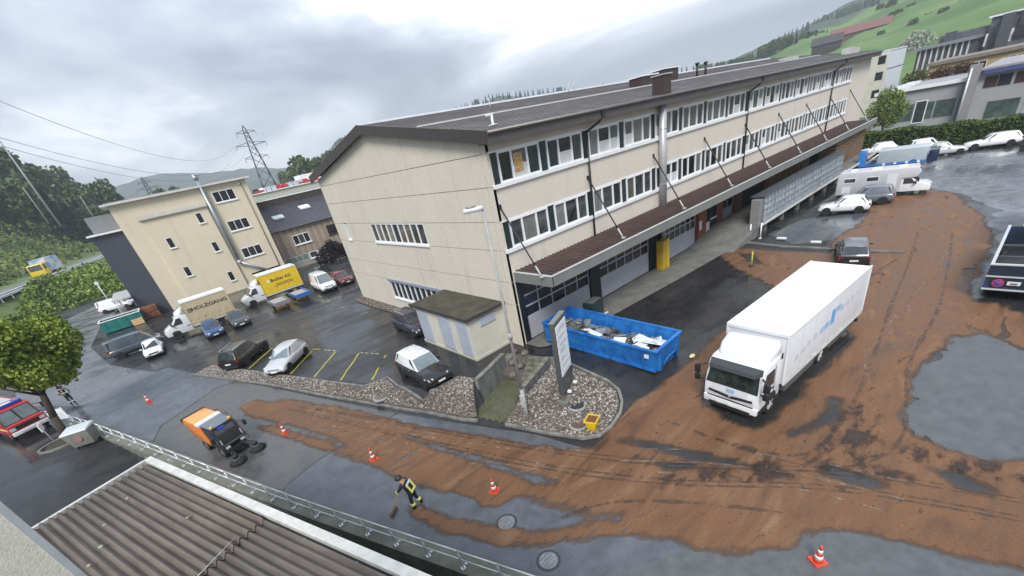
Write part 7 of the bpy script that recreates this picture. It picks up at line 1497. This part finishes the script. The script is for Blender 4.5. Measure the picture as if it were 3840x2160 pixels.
fr = lambda a, b_, st: [a + st * i for i in range(int((b_ - a) / st) + 1)]
ridge(fr(41.5, 55.5, .42), 800, [(41, .064), (43, .070), (49.9, .083), (54, .074), (56, .066)], 17, .85, 'conifer on the ridge above the factory roof', 'ridge trees above the roof')
ridge(fr(65.8, 70.5, .4), 700, [(65, .066), (67, .067), (70.4, .040), (71, .03)], 17, .7, 'conifer on the misty slope left of the gable', 'slope trees left of the gable')
ridge(fr(22.5, 33, .5), 520, [(22, .043), (25.6, .044), (30.5, .053), (34, .05)], 13, .5, 'conifer behind the roof boxes of the factory', 'trees behind the factory roof')
ridge(fr(14.0, 23.0, .3), 520, [(13.8, .046), (16, .047), (18, .055), (20.8, .056), (21.5, .051), (23.2, .043)], 13, .35, 'conifer at the hillside edge below the far forest', 'trees along the hillside')
ridge(fr(13.2, 20.5, .3), 870, [(12, .080), (14, .0755), (17.8, .0685), (20.8, .058)], 19, .8, 'conifer in the bluish far forest above the farm', 'far forest above the farm')
ridge(fr(1.0, 13.4, .45), 400, [(1, .052), (6, .046), (9, .040), (13.4, .030)], 7, .05, 'conifer in the hedgerow across the lower meadow', 'hedgerow trees')
ridge(fr(1.0, 13.0, .5), 520, [(1, .095), (6, .088), (9, .078), (13.2, .064)], 9, .1, 'conifer in the hedgerow across the upper meadow', 'upper hedgerow trees')
ridge(fr(1.5, 13.2, .6), 455, [(1, .072), (6, .066), (9, .060), (13.2, .048)], 9, .05, 'conifer scattered on the green meadow', 'meadow trees')
for i, (az, dist, te, h_) in enumerate(((9.9, 300, .020, 13), (10.6, 305, .013, 11), (9.3, 310, .012, 12), (13.6, 260, .004, 9))):
    p = at(az, dist, te); c = thing('blossoming_tree', 'pale blossoming fruit tree on the meadow ' + ('behind the white block' if i < 3 else 'behind the factory roof end'), 'tree', (p.x, p.y, p.z - h_), i, 'blossoming trees'); inst(TM, 'trunk', c, scale=h_ / 10)
    if i == 0: BM = crown_mesh(77, broad_blobs(5, 10, 3.6), 1300, .40, BLOSS)
    inst(BM, 'crown', c, scale=h_ / 10)
# ================================================================== AIR
hz_ = MB().box(-700, 1480, -560, 2080, -6, 185).build('haze', None); hz_['kind'] = 'stuff'; hz_['label'] = 'thin rain haze filling the valley'
m = D.materials.new('haze'); m.use_nodes = True; t = m.node_tree; t.nodes.clear()
ou = t.nodes.new('ShaderNodeOutputMaterial'); pv = t.nodes.new('ShaderNodeVolumePrincipled'); pv.inputs['Color'].default_value = (.80, .86, .94, 1); pv.inputs['Density'].default_value = .00042; pv.inputs['Anisotropy'].default_value = 0.0
t.links.new(pv.outputs[0], ou.inputs['Volume']); hz_.data.materials.append(m)

# ---- look-alikes that share a label are told apart by their order in the view
def view_x(o):
    p = cam.matrix_world.inverted() @ o.matrix_world.translation; return p.x / max(1e-6, -p.z)
bpy.context.view_layer.update()
same = {}
for o in D.objects:
    if o.parent is None and o.get('label') and o.get('category') and o.get('kind') is None: same.setdefault(o['label'], []).append(o)
for lb, os_ in same.items():
    if len(os_) > 1:
        for i, o in enumerate(sorted(os_, key=view_x)):
            n_ = i + 1; sf = 'th' if 10 < n_ % 100 < 14 else {1: 'st', 2: 'nd', 3: 'rd'}.get(n_ % 10, 'th'); o['label'] = '%s, %d%s from left' % (lb, n_, sf)
